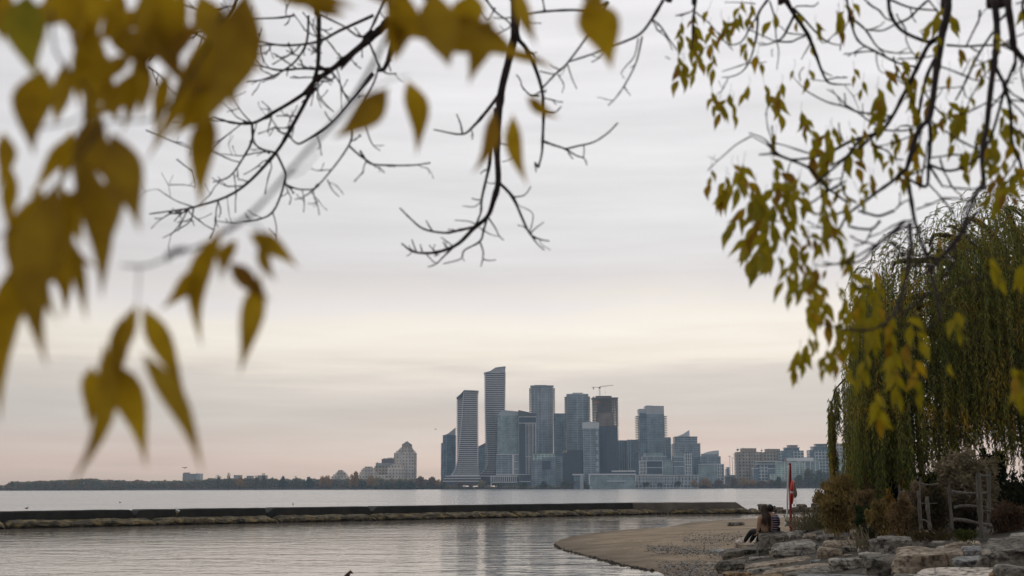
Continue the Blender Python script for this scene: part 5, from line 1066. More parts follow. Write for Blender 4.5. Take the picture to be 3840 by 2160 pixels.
# --- right branches
bough([(C4([(950, -150), (940, -20), (940, 80), (900, 250), (880, 380), (850, 560), (820, 800), (790, 930), (730, 985), (680, 1100), (640, 1250), (620, 1330), (640, 1449)], 3.4, 3.2) + E2([(745, 180), (760, 270), (790, 370), (830, 490), (860, 620), (880, 730)], 3.15, 2.9), .0125, .003),
 (C4([(870, 290), (790, 350), (700, 530), (600, 730), (500, 920), (400, 1030), (200, 1090), (0, 1200)], 3.4) + C3([(1230, 1200), (1100, 1228), (940, 1235), (840, 1170), (760, 1080), (640, 1030)], 3.4), .0085, .0018), (C4([(870, 400), (790, 560), (740, 740), (710, 930), (700, 1000)], 3.45), .0065, .004), (C4([(800, 950), (805, 1100), (790, 1270), (770, 1449)], 3.3) + E2([(720, 80), (738, 140)], 3.2), .006, .004), (C4([(930, 350), (1080, 360), (1200, 352), (1310, 350), (1460, 335)], 3.5), .004, .0035), (C4([(1085, 355), (1140, 240), (1180, 160), (1190, 80)], 3.5), .0028, .0035), (C4([(850, 320), (770, 320), (620, 260), (540, 190), (490, 90), (480, -20)], 3.4), .006, .006), (C4([(540, 185), (640, 140), (720, 60), (790, 0)], 3.5), .0042, .004), (C4([(500, 0), (620, 50), (720, 70), (850, 80)], 3.5), .004, .003), (C4([(530, 190), (440, 235), (350, 235), (300, 230)], 3.5), .0032, .002), (C4([(770, 315), (740, 260), (730, 235)], 3.4), .002, .0015), (C4([(720, 460), (660, 400), (620, 320), (615, 265)], 3.45), .0022, .002), (C4([(790, 1275), (880, 1310), (960, 1325), (1080, 1290), (1200, 1200)], 3.3), .0045, .004), (C4([(910, 1320), (890, 1270), (880, 1225)], 3.3), .0035, .0025), (C4([(800, 1290), (850, 1370), (900, 1449)], 3.3), .004, .003), (C4([(650, 1360), (740, 1320), (790, 1280)], 3.2), .003, .002), (C4([(700, 520), (560, 490), (380, 400), (240, 310), (180, 130), (155, -10)], 3.5), .0035, .004), (C4([(180, 130), (300, 230), (400, 370), (520, 410), (660, 410)], 3.5), .0036, .002), (C4([(385, 400), (390, 480), (410, 545), (450, 570)], 3.5), .0022, .0014), (C4([(520, 440), (545, 560), (575, 640), (700, 670)], 3.45), .0026, .0018), (C4([(490, 900), (250, 870), (150, 830), (0, 790)], 3.5) + C3([(1100, 715), (1060, 680), (1010, 630)], 3.5), .0036, .0016), (C3([(1375, 800), (1320, 740), (1245, 692)], 3.5), .002, .0014), (C4([(430, 990), (330, 940), (250, 880), (130, 800)], 3.5), .003, .0022), (C4([(360, 1060), (250, 1150), (140, 1225), (30, 1290)], 3.3), .0045, .003), (C4([(370, 1120), (480, 1180), (530, 1230), (600, 1240)], 3.3), .0028, .002), (C4([(130, 1100), (100, 1020), (95, 950)], 3.4), .0028, .0018), (C4([(440, 1010), (580, 1015), (680, 1000)], 3.4), .003, .003)],
 [FORK, (2.6, 1.2, 5.6), (2.2, 2.6, 5.0)], twigs=.42)
bough([(C4([(1300, -150), (1300, -10), (1320, 170), (1320, 330), (1300, 490), (1270, 720), (1240, 1000), (1205, 1200), (1222, 1449)], 3.3, 3.1) + E2([(1050, 130), (1000, 250), (980, 320), (930, 400), (870, 450), (820, 500)], 3.0, 2.9), .011, .0028), (C4([(1300, 490), (1340, 580), (1390, 680), (1430, 880), (1440, 1100), (1500, 1250), (1520, 1400)], 3.2), .0055, .004), (C4([(1460, 490), (1390, 670), (1340, 850), (1280, 1050), (1210, 1190)], 3.2), .0045, .004), (C4([(1290, 250), (1180, 420), (1060, 670), (1000, 780)], 3.4), .0042, .0028), (C4([(1290, 500), (1200, 620), (1130, 740), (1095, 810)], 3.4), .0022, .0018), (C4([(1330, 170), (1390, 110), (1420, 50)], 3.3), .004, .005), (C4([(1200, 1200), (1155, 1130), (1180, 1000)], 3.2), .003, .002), (C4([(1440, 980), (1490, 1030), (1540, 1080)], 3.2), .003, .002), (C4([(1270, 760), (1330, 790), (1360, 800)], 3.2), .0022, .0016), (C4([(1440, 1120), (1470, 1180), (1500, 1260)], 3.2), .003, .003), (C4([(1310, 340), (1400, 370), (1470, 420), (1530, 520)], 3.3), .003, .002)],
 [FORK, (3.0, 1.0, 5.5), (2.6, 2.4, 4.9)], twigs=.5)
bough([(C4([(1390, -150), (1400, -10), (1440, 250), (1455, 370), (1532, 460), (1640, 560), (1720, 760)], 3.2), .011, .006), (C4([(1460, 370), (1465, 490), (1450, 560)], 3.2), .005, .004), (C4([(1532, -10), (1520, 60), (1545, 130)], 3.2), .005, .004), (C4([(1470, 30), (1530, 10), (1600, -20)], 3.3), .002, .002), (C4([(1350, 350), (1440, 300), (1545, 255)], 3.3), .002, .002)], [FORK, (3.4, .9, 5.4), (2.8, 2.2, 4.8)], twigs=.4)
bough([(C3([(905, -150), (920, -10), (990, 110), (1090, 260), (1150, 400), (1200, 540), (1250, 635), (1330, 655), (1430, 655)], 3.7), .0085, .0018), (C3([(980, 60), (1060, 140), (1130, 220), (1200, 290), (1270, 335), (1345, 350)], 3.7), .0045, .002), (C3([(990, 120), (940, 220), (900, 290), (850, 320), (780, 345), (715, 350)], 3.7), .0055, .002), (C3([(850, 320), (960, 325), (1020, 300), (1075, 280)], 3.7), .0034, .003), (C3([(790, -10), (715, 100), (705, 200), (690, 320), (640, 480), (580, 560), (500, 595), (430, 600)], 3.7), .0052, .0016), (C3([(640, 485), (540, 520), (430, 555)], 3.7), .0024, .0016), (C3([(640, 488), (700, 490), (775, 480)], 3.7), .0024, .0014), (C3([(800, 10), (840, 150), (850, 300), (870, 400), (855, 540)], 3.75), .003, .0016), (C3([(715, 110), (650, 210), (600, 300), (550, 340), (470, 340), (400, 250)], 3.7), .0034, .0022), (C3([(470, 340), (490, 365), (515, 390)], 3.7), .002, .0014), (C3([(570, 345), (585, 375), (605, 400)], 3.7), .0018, .0012), (C3([(1000, 50), (1070, 45), (1140, 48), (1180, 18)], 3.7), .0028, .0022), (C3([(1110, 345), (1080, 400), (1045, 460)], 3.7), .0022, .0016), (C3([(1200, 540), (1240, 570), (1285, 590)], 3.7), .0024, .0018), (C3([(640, 230), (750, 280), (840, 320)], 3.7), .002, .002), (C3([(820, 380), (815, 410), (820, 440)], 3.7), .0018, .0014), (C3([(690, 30), (600, 20), (450, 18)], 3.7), .0022, .0014), (C3([(930, 255), (1000, 265), (1080, 270)], 3.7), .0024, .0022), (C3([(1250, 315), (1310, 260), (1335, 230), (1320, 80)], 3.7), .0022, .0018), (C3([(1345, 390), (1370, 250), (1420, 150)], 3.7), .002, .0022), (C3([(1040, 630), (1030, 570), (1065, 520)], 3.6), .002, .0018), (C3([(1110, 610), (1180, 625), (1240, 630)], 3.7), .0016, .0016)],
 [FORK, (2.2, 1.4, 5.6), (1.6, 2.9, 4.9)], twigs=.32, twl=(.03, .09))
bough([(C3([(235, -150), (228, -10), (212, 100), (205, 200), (197, 350), (185, 415)], 3.6), .005, .0035), (C3([(225, 95), (280, 140), (340, 190), (420, 290)], 3.6), .0026, .0018), (C3([(190, 380), (240, 430), (300, 370), (350, 350)], 3.6), .0018, .0012), (C3([(-10, 280), (20, 330), (45, 390)], 3.6), .0022, .0014), (C3([(-10, 440), (30, 460)], 3.6), .002, .0012)], [FORK, (2.0, 1.6, 5.5), (1.2, 3.1, 4.7)], twigs=.3, twl=(.03, .07))
bough([(C5([(1658, 270), (1560, 360), (1449, 440), (1330, 530), (1200, 630), (1130, 750), (1060, 810), (940, 810), (840, 780)], 3.1), .0065, .0016), (C5([(1300, 40), (1180, 190), (980, 360), (870, 450), (830, 470), (700, 480)], 3.2), .005, .0016), (C5([(600, 150), (740, 200), (900, 270), (980, 360), (1050, 430), (1200, 540)], 3.2), .0045, .0035), (C5([(640, 145), (560, 80), (450, 20)], 3.3), .0028, .0016), (C5([(1190, 600), (1060, 640), (950, 620), (830, 590)], 3.1), .0036, .0018), (C5([(830, 580), (930, 530), (1030, 460), (1180, 370)], 3.1), .003, .003), (C5([(860, 480), (870, 420), (900, 400)], 3.2), .002, .0018), (C5([(450, 20), (330, 90), (250, 160), (170, 230), (110, 290)], 3.3), .0022, .0016), (C5([(1200, 720), (1290, 740), (1390, 740), (1449, 680)], 3.0), .003, .004), (C5([(1390, 740), (1330, 850), (1250, 870)], 3.0), .0022, .0018), (C5([(1649, 680), (1550, 760), (1449, 850), (1370, 930), (1300, 990), (1200, 1012), (1100, 1015), (1000, 1000)], 2.9), .005, .0018), (C5([(1280, 600), (1380, 630), (1449, 640), (1560, 600)], 3.1), .0036, .004), (C5([(1150, 390), (1180, 480), (1270, 540)], 3.1), .003, .003), (C5([(510, 165), (580, 160), (640, 150)], 3.2), .0024, .003)],
 None, twigs=.3, twl=(.03, .08))
bough([(E2([(740, 290), (740, 330), (745, 400), (720, 540), (690, 650), (650, 720), (560, 770), (450, 765), (330, 740)], 2.7, 2.5), .0058, .0018), (E2([(830, 600), (780, 640), (720, 690), (690, 730)], 2.7), .0045, .002), (E2([(745, 290), (650, 340), (560, 400), (450, 460), (340, 480)], 2.8), .004, .0018), (E2([(1049, 230), (980, 320), (900, 420), (830, 500), (770, 520)], 2.8), .005, .003), (E2([(560, 575), (500, 575), (470, 560)], 2.5), .0026, .0018), (E2([(860, 620), (930, 580), (1040, 540), (1150, 520)], 2.7), .0025, .0018), (E2([(880, 720), (850, 740), (810, 760), (680, 760)], 2.6), .0022, .0016), (E2([(830, 1000), (760, 990), (650, 960)], 2.5), .0018, .0012)], None, twigs=.3, twl=(.02, .06))
RS = .72
# --- the near bough on the left, well out of focus
bough([(conv([(1120, -160), (1040, -60), (960, 120), (880, 260), (790, 360), (720, 440), (640, 530), (560, 590), (500, 620), (440, 640), (370, 668), (305, 668)], 0, 0, 1 / K, 1.25, 1.0), .0036, .0013), (conv([(470, 628), (435, 634), (418, 655)], 0, 0, 1 / K, 1.02), .0042, .003),
 (conv([(560, 590), (590, 560), (640, 560), (690, 640)], 0, 0, 1 / K, 1.05), .0016, .0009), (conv([(350, 670), (348, 720), (345, 766)], 0, 0, 1 / K, 1.0), .001, .0007), (conv([(720, 440), (760, 430), (800, 380)], 0, 0, 1 / K, 1.15), .0013, .0008), (conv([(130, -40), (140, 130), (230, 240), (190, 300), (60, 330)], 0, 0, 1 / K, 1.0), .002, .001), (conv([(600, -60), (520, 120), (400, 290), (260, 310), (200, 400)], 0, 0, 1 / K, 1.0), .0022, .0012), (conv([(260, 310), (150, 460), (60, 560), (-20, 600)], 0, 0, 1 / K, .95), .0014, .0008), (conv([(880, 260), (960, 210), (1030, 190)], 0, 0, 1 / K, 1.2), .001, .0007)],
 [FORK, (1.2, .2, 5.0), (.6, .9, 4.0), (.2, 1.2, 3.3)], twigs=0, lab='nearest bough, thrown far out of focus')

# --- near leaves: base, tip (photo columns at 2576 wide), width, distance, kind
NL = [(70,-20,95,205,120,.95,1),(20,-30,8,110,70,1.0,0),(110,170,86,392,98,.95,0),(225,40,248,345,85,1.0,0),(150,-40,190,110,90,.95,0),(350,120,352,305,58,1.05,0),(620,-30,500,330,118,.98,0),(560,40,365,410,72,1.05,0),(530,270,508,530,78,1.0,0),(470,-30,330,190,80,1.05,0),
 (420,-40,440,200,85,1.0,0),(300,-30,300,120,70,1.1,0),(260,60,380,200,70,1.05,0),(240,-40,250,90,80,1.0,0),(280,330,352,585,95,.95,0),(250,270,205,560,92,.97,0),(200,380,255,755,92,.95,0),(150,450,118,925,112,.92,0),(110,470,70,800,95,.95,0),(75,620,4,1025,84,.93,0),(30,420,22,590,46,1.0,0),(8,330,-10,480,50,1.0,0),(190,520,110,760,80,.97,0),
 (345,762,278,960,52,1.0,0),(300,800,262,1000,56,1.0,0),(255,900,356,1152,88,.98,0),(262,860,182,1195,62,.97,0),(230,920,222,1060,60,1.0,0),(358,768,458,985,66,1.0,0),(355,885,497,1165,62,.98,0),(505,675,412,770,52,1.05,0),(562,570,512,850,66,1.03,0),(655,690,606,922,62,1.03,0),(625,585,742,668,56,1.05,0),(655,600,694,700,36,1.05,0),(575,660,672,750,50,1.03,0),(595,600,560,700,46,1.05,0),
 (978,220,836,350,76,1.15,0),(1025,200,1048,392,62,1.2,0),(1242,275,1186,440,44,1.3,0),(1290,285,1330,470,48,1.3,0),(1468,0,1538,178,104,1.1,0),(1010,-30,1000,150,86,1.1,0),(1090,-30,1130,175,118,1.1,0),(1190,-20,1172,120,96,1.15,0),(1235,40,1178,215,74,1.15,0),(1300,125,960,95,88,1.15,0),(1060,90,1300,150,80,1.12,0),(1300,-40,1352,120,44,1.15,0),(1262,130,1400,175,30,1.2,0),(1325,240,1410,298,36,1.25,0),(980,40,985,160,60,1.1,0),
 (660,-40,900,20,70,1.1,0),(720,-50,880,40,60,1.1,0),(900,-60,1000,40,70,1.1,0),(600,60,470,260,110,1.0,0),(560,190,420,350,84,1.02,0),(500,-20,560,140,96,1.0,0),(330,180,215,300,60,1.05,0),(175,90,270,180,64,1.05,0),(390,10,470,230,80,1.03,0),(300,430,262,560,60,1.0,0),(215,300,280,470,80,1.0,0),(60,30,180,60,60,1.05,0),(1470,-60,1530,40,60,1.1,0),(840,20,760,-20,50,1.1,0)]
def near_leaves(sel, lab=None):
    m = MB(T0)
    for x0, y0, x1, y1, wd, Y, k in sel:
        if y0 > 560: x1, y1 = x1 + (x1 - x0) * .1, y1 + (y1 - y0) * .1
        dY = RT.uniform(-.03, .05); leaf(m, PD(x0, y0, Y), PD(x1, y1, Y + dY), wd * K * Y / F * (RT.uniform(.94, 1.1) if y0 < 560 else RT.uniform(.95, 1.05)), RT.uniform(-.4, .4), RT.uniform(-.08, .14), k if k else (0 if RT.random() < .95 else 2))
    return m
for _ in range(44):                      # the thick of the spray, top left
    q = RT.random()
    if q < .55: x, y = RT.uniform(150, 610), RT.uniform(-60, 190)
    elif q < .8: x, y = RT.uniform(60, 330), RT.uniform(200, 480)
    else: x, y = RT.uniform(40, 200), RT.uniform(430, 700)
    a = RT.gauss(1.75, .4); l = RT.uniform(120, 210); NL.append((x, y, x + cos(a) * l, y + sin(a) * l, RT.uniform(36, 56), RT.uniform(.92, 1.15), 0))
m = near_leaves(NL)
nb = [o for o in bpy.data.objects if o.get('label') == 'nearest bough, thrown far out of focus'][0]
o = m.build('foliage', LM, nb, smooth=True); o['label'] = 'big blurred golden leaves closest to the lens'
# --- leaf sprays on the right: centre (photo px), count, spread, distance, size px
def spray(m, u, v, n, Y, size, spread=.9, down=1.0, kind=1):
    """a compound leaf: stalk and paired leaflets hanging from it"""
    a = pi / 2 + RT.uniform(-.7, .7) * spread
    p = (u, v); L = size * (.55 + .2 * n)
    e = (u + cos(a) * L, v + sin(a) * L * down)
    m.tube([P(u - RT.uniform(-6, 6), v - size * .3, Y), P(u, v, Y), P(*e, Y + .01)], [.0007, .0007, .0004], 3, 3)
    for i in range(n):
        t = (i + .6) / n; b_ = (u + (e[0] - u) * t, v + (e[1] - v) * t)
        if i == n - 1: aa = a + RT.uniform(-.25, .25)
        else: aa = a + (1 if i % 2 else -1) * RT.uniform(.25, .8)
        aa = aa * .7 + pi / 2 * .3
        l = size * RT.uniform(.8, 1.2); tip = (b_[0] + cos(aa) * l, b_[1] + sin(aa) * l)
        k = kind if RT.random() < .82 else (2 if RT.random() < .5 else 0)
        leaf(m, P(*b_, Y), P(*tip, Y + RT.uniform(-.03, .05)), l * RT.uniform(.3, .41) * Y / F, RT.uniform(-.7, .7), RT.uniform(-.1, .2), k)
def strew(x0, x1, y0, y1, n, Y): return [((RT.uniform(x0, x1), RT.uniform(y0, y1)), RT.choice((1, 2, 2, 3)), Y, RT.uniform(46, 64)) for _ in range(n)]
branches = [o for o in tree.children if o.name.startswith('branch')]
def c3(x, y): return (2500 + x / 2.07, y / 2.07)
def c4(x, y): return (3100 + x / 2.07, y / 2.07)
def c5(x, y): return (2600 + x / 2.07, 500 + y / 2.07)
def e2(x, y): return (2800 + x / 1.2077, 600 + y / 1.2077)
SP = {
 7: [(c4(880, 20), 4, 3.4, 70), (c4(960, 10), 4, 3.4, 60), (c4(905, 90), 3, 3.4, 60), (c4(430, 550), 2, 3.5, 70), (c4(395, 620), 4, 3.5, 78), (c4(430, 790), 3, 3.4, 80), (c4(640, 740), 3, 3.4, 75), (c4(720, 560), 4, 3.4, 66), (c4(800, 580), 2, 3.4, 55), (c4(620, 900), 4, 3.3, 80), (c4(590, 1000), 2, 3.3, 60), (c4(290, 990), 3, 3.4, 66), (c4(350, 1050), 3, 3.4, 66), (c4(180, 930), 2, 3.4, 50), (c4(50, 940), 2, 3.4, 60), (c4(60, 1050), 4, 3.3, 80), (c4(130, 1120), 4, 3.3, 80), (c4(30, 1220), 5, 3.3, 80), (c4(540, 1230), 2, 3.2, 60), (c4(500, 1300), 5, 3.2, 60), (c4(380, 1310), 3, 3.2, 55), (c4(140, 1380), 3, 3.2, 55), (c4(90, 0), 3, 3.6, 60), (c4(170, -10), 3, 3.6, 55), (c4(590, 500), 3, 3.5, 50), (c4(520, 480), 2, 3.5, 45)],
 8: [(c4(960, 790), 5, 3.3, 66), (c4(1010, 790), 5, 3.3, 70), (c4(1060, 850), 4, 3.3, 66), (c4(920, 870), 3, 3.3, 60), (c4(940, 1100), 1, 3.3, 85), (c4(1060, 1080), 1, 3.3, 60), (c4(1030, 1220), 2, 3.2, 70), (c4(1340, 790), 3, 3.2, 75), (c4(1290, 950), 4, 3.2, 85), (c4(1360, 960), 3, 3.2, 80), (c4(1400, 1050), 2, 3.2, 66), (c4(1360, 1250), 4, 3.1, 70), (c4(1400, 1300), 5, 3.1, 70), (c4(1340, 1350), 4, 3.0, 66), (c4(1440, 1340), 4, 3.0, 75), (e2(1140, 80), 3, 3.0, 75), (e2(1180, 20), 3, 3.0, 70), (e2(1240, 90), 4, 2.9, 80), (e2(1110, 420), 4, 2.6, 80), (e2(1245, 430), 3, 2.6, 90), (e2(1210, 920), 4, 2.3, 95), (e2(1240, 940), 3, 2.3, 90), (c4(1500, 0), 3, 3.2, 66), (c4(1520, 1000), 3, 3.1, 66)],
 10: [(c3(140, 70), 3, 3.6, 50), (c3(120, 150), 4, 3.6, 66), (c3(210, 160), 3, 3.6, 70), (c3(180, 270), 5, 3.6, 66), (c3(130, 290), 3, 3.6, 55), (c3(150, 390), 5, 3.6, 66), (c3(100, 420), 3, 3.6, 60), (c3(180, 480), 2, 3.6, 66), (c3(320, 390), 3, 3.6, 66), (c3(250, 470), 3, 3.6, 60), (c3(400, 100), 3, 3.6, 66), (c3(390, 180), 4, 3.6, 60), (c3(450, 170), 3, 3.6, 55), (c3(570, 10), 4, 3.6, 60), (c3(640, 0), 3, 3.6, 55), (c3(620, 200), 3, 3.6, 55), (c3(520, 140), 3, 3.6, 50), (c3(650, 125), 1, 3.6, 50), (c3(290, 40), 1, 3.6, 45)],
 9: [(c3(350, 690), 3, 3.6, 60), (c3(360, 760), 2, 3.6, 75), (c3(490, 700), 5, 3.6, 72), (c3(540, 750), 2, 3.6, 70), (c3(830, 680), 3, 3.6, 75), (c3(900, 640), 3, 3.6, 60), (c3(780, 700), 2, 3.6, 66), (c3(1040, 810), 4, 3.6, 66), (c3(1030, 880), 3, 3.6, 60), (c3(880, 1000), 2, 3.5, 60), (c3(1340, 20), 4, 3.6, 66), (c3(1380, 10), 3, 3.6, 60), (c3(1140, 1050), 3, 3.4, 85), (c3(1230, 1010), 3, 3.4, 66), (c3(1290, 960), 3, 3.4, 60), (c3(1100, 1130), 2, 3.4, 75)],
 11: [(c5(150, 290), 3, 3.2, 62), (c5(220, 290), 5, 3.2, 66), (c5(270, 190), 4, 3.2, 66), (c5(280, 350), 5, 3.2, 70), (c5(390, 200), 5, 3.1, 85), (c5(380, 280), 5, 3.1, 85), (c5(420, 380), 6, 3.1, 90), (c5(440, 470), 6, 3.1, 90), (c5(480, 540), 6, 3.1, 90), (c5(520, 640), 6, 3.0, 90), (c5(540, 740), 5, 3.0, 85), (c5(540, 860), 3, 3.0, 85), (c5(590, 180), 5, 3.1, 85), (c5(590, 300), 5, 3.1, 85), (c5(640, 370), 6, 3.1, 80), (c5(720, 360), 5, 3.1, 75), (c5(800, 300), 4, 3.1, 80), (c5(830, 330), 3, 3.1, 70), (c5(560, 420), 5, 3.1, 75), (c5(600, 560), 5, 3.0, 75), (c5(660, 600), 5, 3.0, 85), (c5(700, 680), 5, 3.0, 95), (c5(620, 780), 4, 3.0, 70), (c5(660, 910), 2, 3.0, 60), (c5(460, 720), 3, 3.1, 70), (c5(420, 830), 1, 3.1, 60), (c5(730, 500), 3, 3.1, 60), (c5(800, 560), 3, 3.1, 60), (c5(900, 740), 3, 3.0, 60), (c5(890, 830), 3, 3.0, 66), (c5(940, 430), 2, 3.0, 55), (c5(1040, 480), 4, 3.0, 66), (c5(1080, 520), 5, 3.0, 70), (c5(1040, 620), 4, 3.0, 75), (c5(1080, 680), 5, 3.0, 75), (c5(1180, 470), 3, 3.0, 60), (c5(1250, 390), 2, 3.0, 60), (c5(1390, 290), 3, 3.0, 60), (c5(1170, 830), 2, 2.9, 60), (c5(1260, 850), 4, 2.9, 62), (c5(830, 900), 4, 2.9, 75), (c5(780, 960), 5, 2.9, 80), (c5(860, 990), 4, 2.9, 75), (c5(920, 1060), 5, 2.9, 75), (c5(960, 1100), 4, 2.9, 66), (c5(850, 1080), 4, 2.8, 75), (c5(800, 690), 2, 3.0, 50), (c5(1020, 1020), 1, 2.9, 40)],
 12: [(c5(930, 1200), 6, 2.7, 95), (c5(880, 1260), 4, 2.7, 90), (c5(980, 1260), 5, 2.7, 95), (c5(1040, 1180), 3, 2.7, 70), (c5(1110, 1150), 3, 2.7, 55), (c5(1230, 1070), 6, 2.7, 95), (c5(1290, 1100), 5, 2.6, 90), (c5(1180, 1230), 5, 2.6, 95), (c5(1240, 1290), 6, 2.6, 95), (c5(1330, 1200), 4, 2.6, 80), (e2(270, 800), 6, 2.4, 85), (e2(240, 830), 5, 2.4, 85), (e2(390, 790), 6, 2.4, 85), (e2(370, 850), 4, 2.4, 80), (e2(440, 740), 5, 2.4, 85), (e2(430, 910), 2, 2.4, 75), (e2(480, 900), 2, 2.4, 60), (e2(470, 780), 3, 2.4, 70), (e2(530, 850), 4, 2.3, 100), (e2(500, 640), 6, 2.5, 90), (e2(560, 620), 5, 2.5, 90), (e2(520, 700), 6, 2.4, 90), (e2(620, 620), 3, 2.4, 80), (e2(600, 560), 3, 2.6, 70), (e2(690, 680), 4, 2.2, 105), (e2(710, 720), 5, 2.2, 105), (e2(640, 840), 3, 2.2, 100), (e2(720, 820), 4, 2.2, 105), (e2(740, 800), 2, 2.2, 100), (e2(760, 880), 3, 2.2, 100), (e2(650, 970), 3, 2.2, 100), (e2(590, 1010), 4, 2.1, 110), (e2(740, 960), 2, 2.2, 95), (e2(920, 890), 1, 2.2, 80), (e2(950, 660), 4, 2.4, 85), (e2(870, 330), 2, 2.7, 75), (e2(760, 470), 2, 2.7, 66), (e2(560, 480), 2, 2.7, 70), (e2(490, 390), 3, 2.8, 66), (e2(330, 780), 2, 2.4, 60)],
}
SP[7] += strew(3280, 3560, 40, 640, 12, 3.4); SP[8] += strew(3560, 3850, 60, 660, 18, 3.2); SP[9] += strew(2760, 3250, 20, 330, 12, 3.6)
for bi, lst in SP.items():
    br = branches[bi] if bi < len(branches) else branches[-1]
    m = MB(T0)
    for (u, v), n, Y, s in lst:
        spray(m, u + RT.gauss(0, 14), v + RT.gauss(0, 12), n - (n > 4), Y + (.45 if bi == 12 else 0) + RT.uniform(-.12, .12), s * (1.05 if n > 1 else 1.15) * (.84 if bi == 12 else 1))
    m.build('foliage', LM + [twig_m], br, smooth=True)
# ================================================================ WILLOW
RW = random.Random(5)
def leaf_mat(name, stops, scale, trans=.3):
    return pm(name, stops, scale, .75, trans=trans, spec=.15, detail=4)
wl = leaf_mat('willow_leaves', [(.085, .105, .022), (.14, .158, .034), (.19, .20, .044), (.25, .23, .045), (.46, .30, .045)], .55, )
wl2 = leaf_mat('willow_leaves_yellow', [(.16, .14, .025), (.34, .21, .03), (.48, .28, .045)], .8)
WY = 43.0
wb = P(3960, 1930, WY); wz = ground(wb.x, wb.y)
wil = empty('willow_tree', (wb.x, wb.y, wz), 'large weeping willow with dark green and yellowing curtains of hanging twigs', 'tree')
WO = wil.location.copy()
m = MB(WO); m.tube(spline([(wb.x, wb.y, wz - .3), (wb.x - .3, wb.y, wz + 2), (wb.x - .2, wb.y + .2, wz + 4), (wb.x - .5, wb.y, wz + 6.5)], 4), [.55 - .018 * i for i in range(13)], 10); m.build('trunk', bark, wil, smooth=True)
TOPW = [(3182, 1500), (3190, 1150), (3220, 1040), (3270, 985), (3355, 905), (3475, 850), (3560, 790), (3640, 745), (3760, 700), (3850, 670), (3980, 660)]
BOTW = [(3182, 1825), (3300, 1850), (3400, 1860), (3500, 1835), (3545, 1755), (3580, 1700), (3620, 1660), (3655, 1590), (3690, 1575), (3730, 1640), (3775, 1720), (3850, 1790), (3990, 1820)]
m = MB(WO)
limbs = []
for u, v, y in ((3300, 1150, 41), (3380, 980, 44), (3520, 880, 42), (3640, 820, 45), (3780, 780, 42), (3900, 760, 45), (3250, 1300, 45), (3450, 1150, 39.5), (3680, 1100, 39), (3850, 1100, 39.5), (3560, 1350, 40)):
    tip = P(u, v, y); fk = Vector((wb.x - .4, wb.y, wz + RW.uniform(4, 6.3))); mid = fk.lerp(tip, .5) + Vector((0, 0, 1.3))
    q = spline([fk, mid, tip, tip + Vector((-.5 if u < 3700 else .5, -.3, -.5))], 4); m.tube(q, [.2 - .014 * i for i in range(len(q))], 6); limbs.append(tip)
o = m.build('limbs', bark, wil, smooth=True)
def strand(m, a, out, length, ls=.19, step=.045, mi=0, lw=.042, sway=.05, thin=.012, up=.5):
    """a hanging twig from a, arching towards out, then straight down, with narrow leaves"""
    p = Vector(a); d = Vector((out[0], out[1], up)).normalized(); ps = [p.copy()]; s = 0; seg = .22
    ph = RW.uniform(0, 6)
    while s < length:
        d = (d + Vector((sway * sin(ph + s * 1.7) * .5 + RW.gauss(0, sway) * .5, RW.gauss(0, sway) * .4, -.52))).normalized(); p = p + d * seg; s += seg; ps.append(p.copy())
    m.tube(ps[::2] + [ps[-1]], thin * .5, 3, 2, cap=False)
    for a_, b_ in zip(ps, ps[1:]):
        n = int(seg / step)
        for k in range(n):
            q = a_.lerp(b_, (k + RW.random()) / n); t = (b_ - a_).normalized()
            sd = Vector((RW.gauss(0, 1), RW.gauss(0, 1), 0)).normalized(); ld = (t * 1.0 + sd * RW.uniform(.4, 1.15) + Vector((0, 0, -.3))).normalized(); l = ls * RW.uniform(.6, 1.25)
            wv = ld.cross(Vector((RW.gauss(0, 1), RW.gauss(0, 1), RW.gauss(0, .4)))).normalized() * lw * .5
            mid = q + ld * l * .45; m.poly([q, mid + wv, q + ld * l, mid - wv], mi)
m = MB(WO); n = 0
while n < 3000:
    u = RW.uniform(3186, 3990); tp = interp(TOPW, u); bt = interp(BOTW, u)
    y = RW.uniform(37.5, 48) if RW.random() < .75 else RW.uniform(37, 40)
    # anchors: many near the dome's top, the rest all the way down so that layers overlap
    f = .05 + RW.random() * .78; v = tp + (bt - tp) * f + RW.uniform(-6, 14)
    a = P(u + RW.gauss(0, 14), v, y); full = (bt - v) * y / F
    ln = min(full * RW.uniform(.82, 1.12), RW.uniform(2.2, 5.8)) if RW.random() < .85 else min(full, RW.uniform(1, 2.2))
    if ln < .5: continue
    outx = -.35 if u < 3450 else RW.uniform(-1, 1)
    strand(m, a, (outx * RW.uniform(.2, .9), RW.uniform(-.5, .2)), ln, mi=1 if RW.random() < .085 else 0, up=-.6 if u < 3330 else RW.uniform(-.2, .5)); n += 1
# airy arching sprays along the crown's outline
for _ in range(70):
    u = RW.uniform(3230, 3900); v = interp(TOPW, u) + RW.uniform(-25, 25); strand(m, P(u, v, RW.uniform(39, 46)), (RW.uniform(-1, -.2), RW.uniform(-.4, .2)), RW.uniform(.9, 2.2), step=.09)
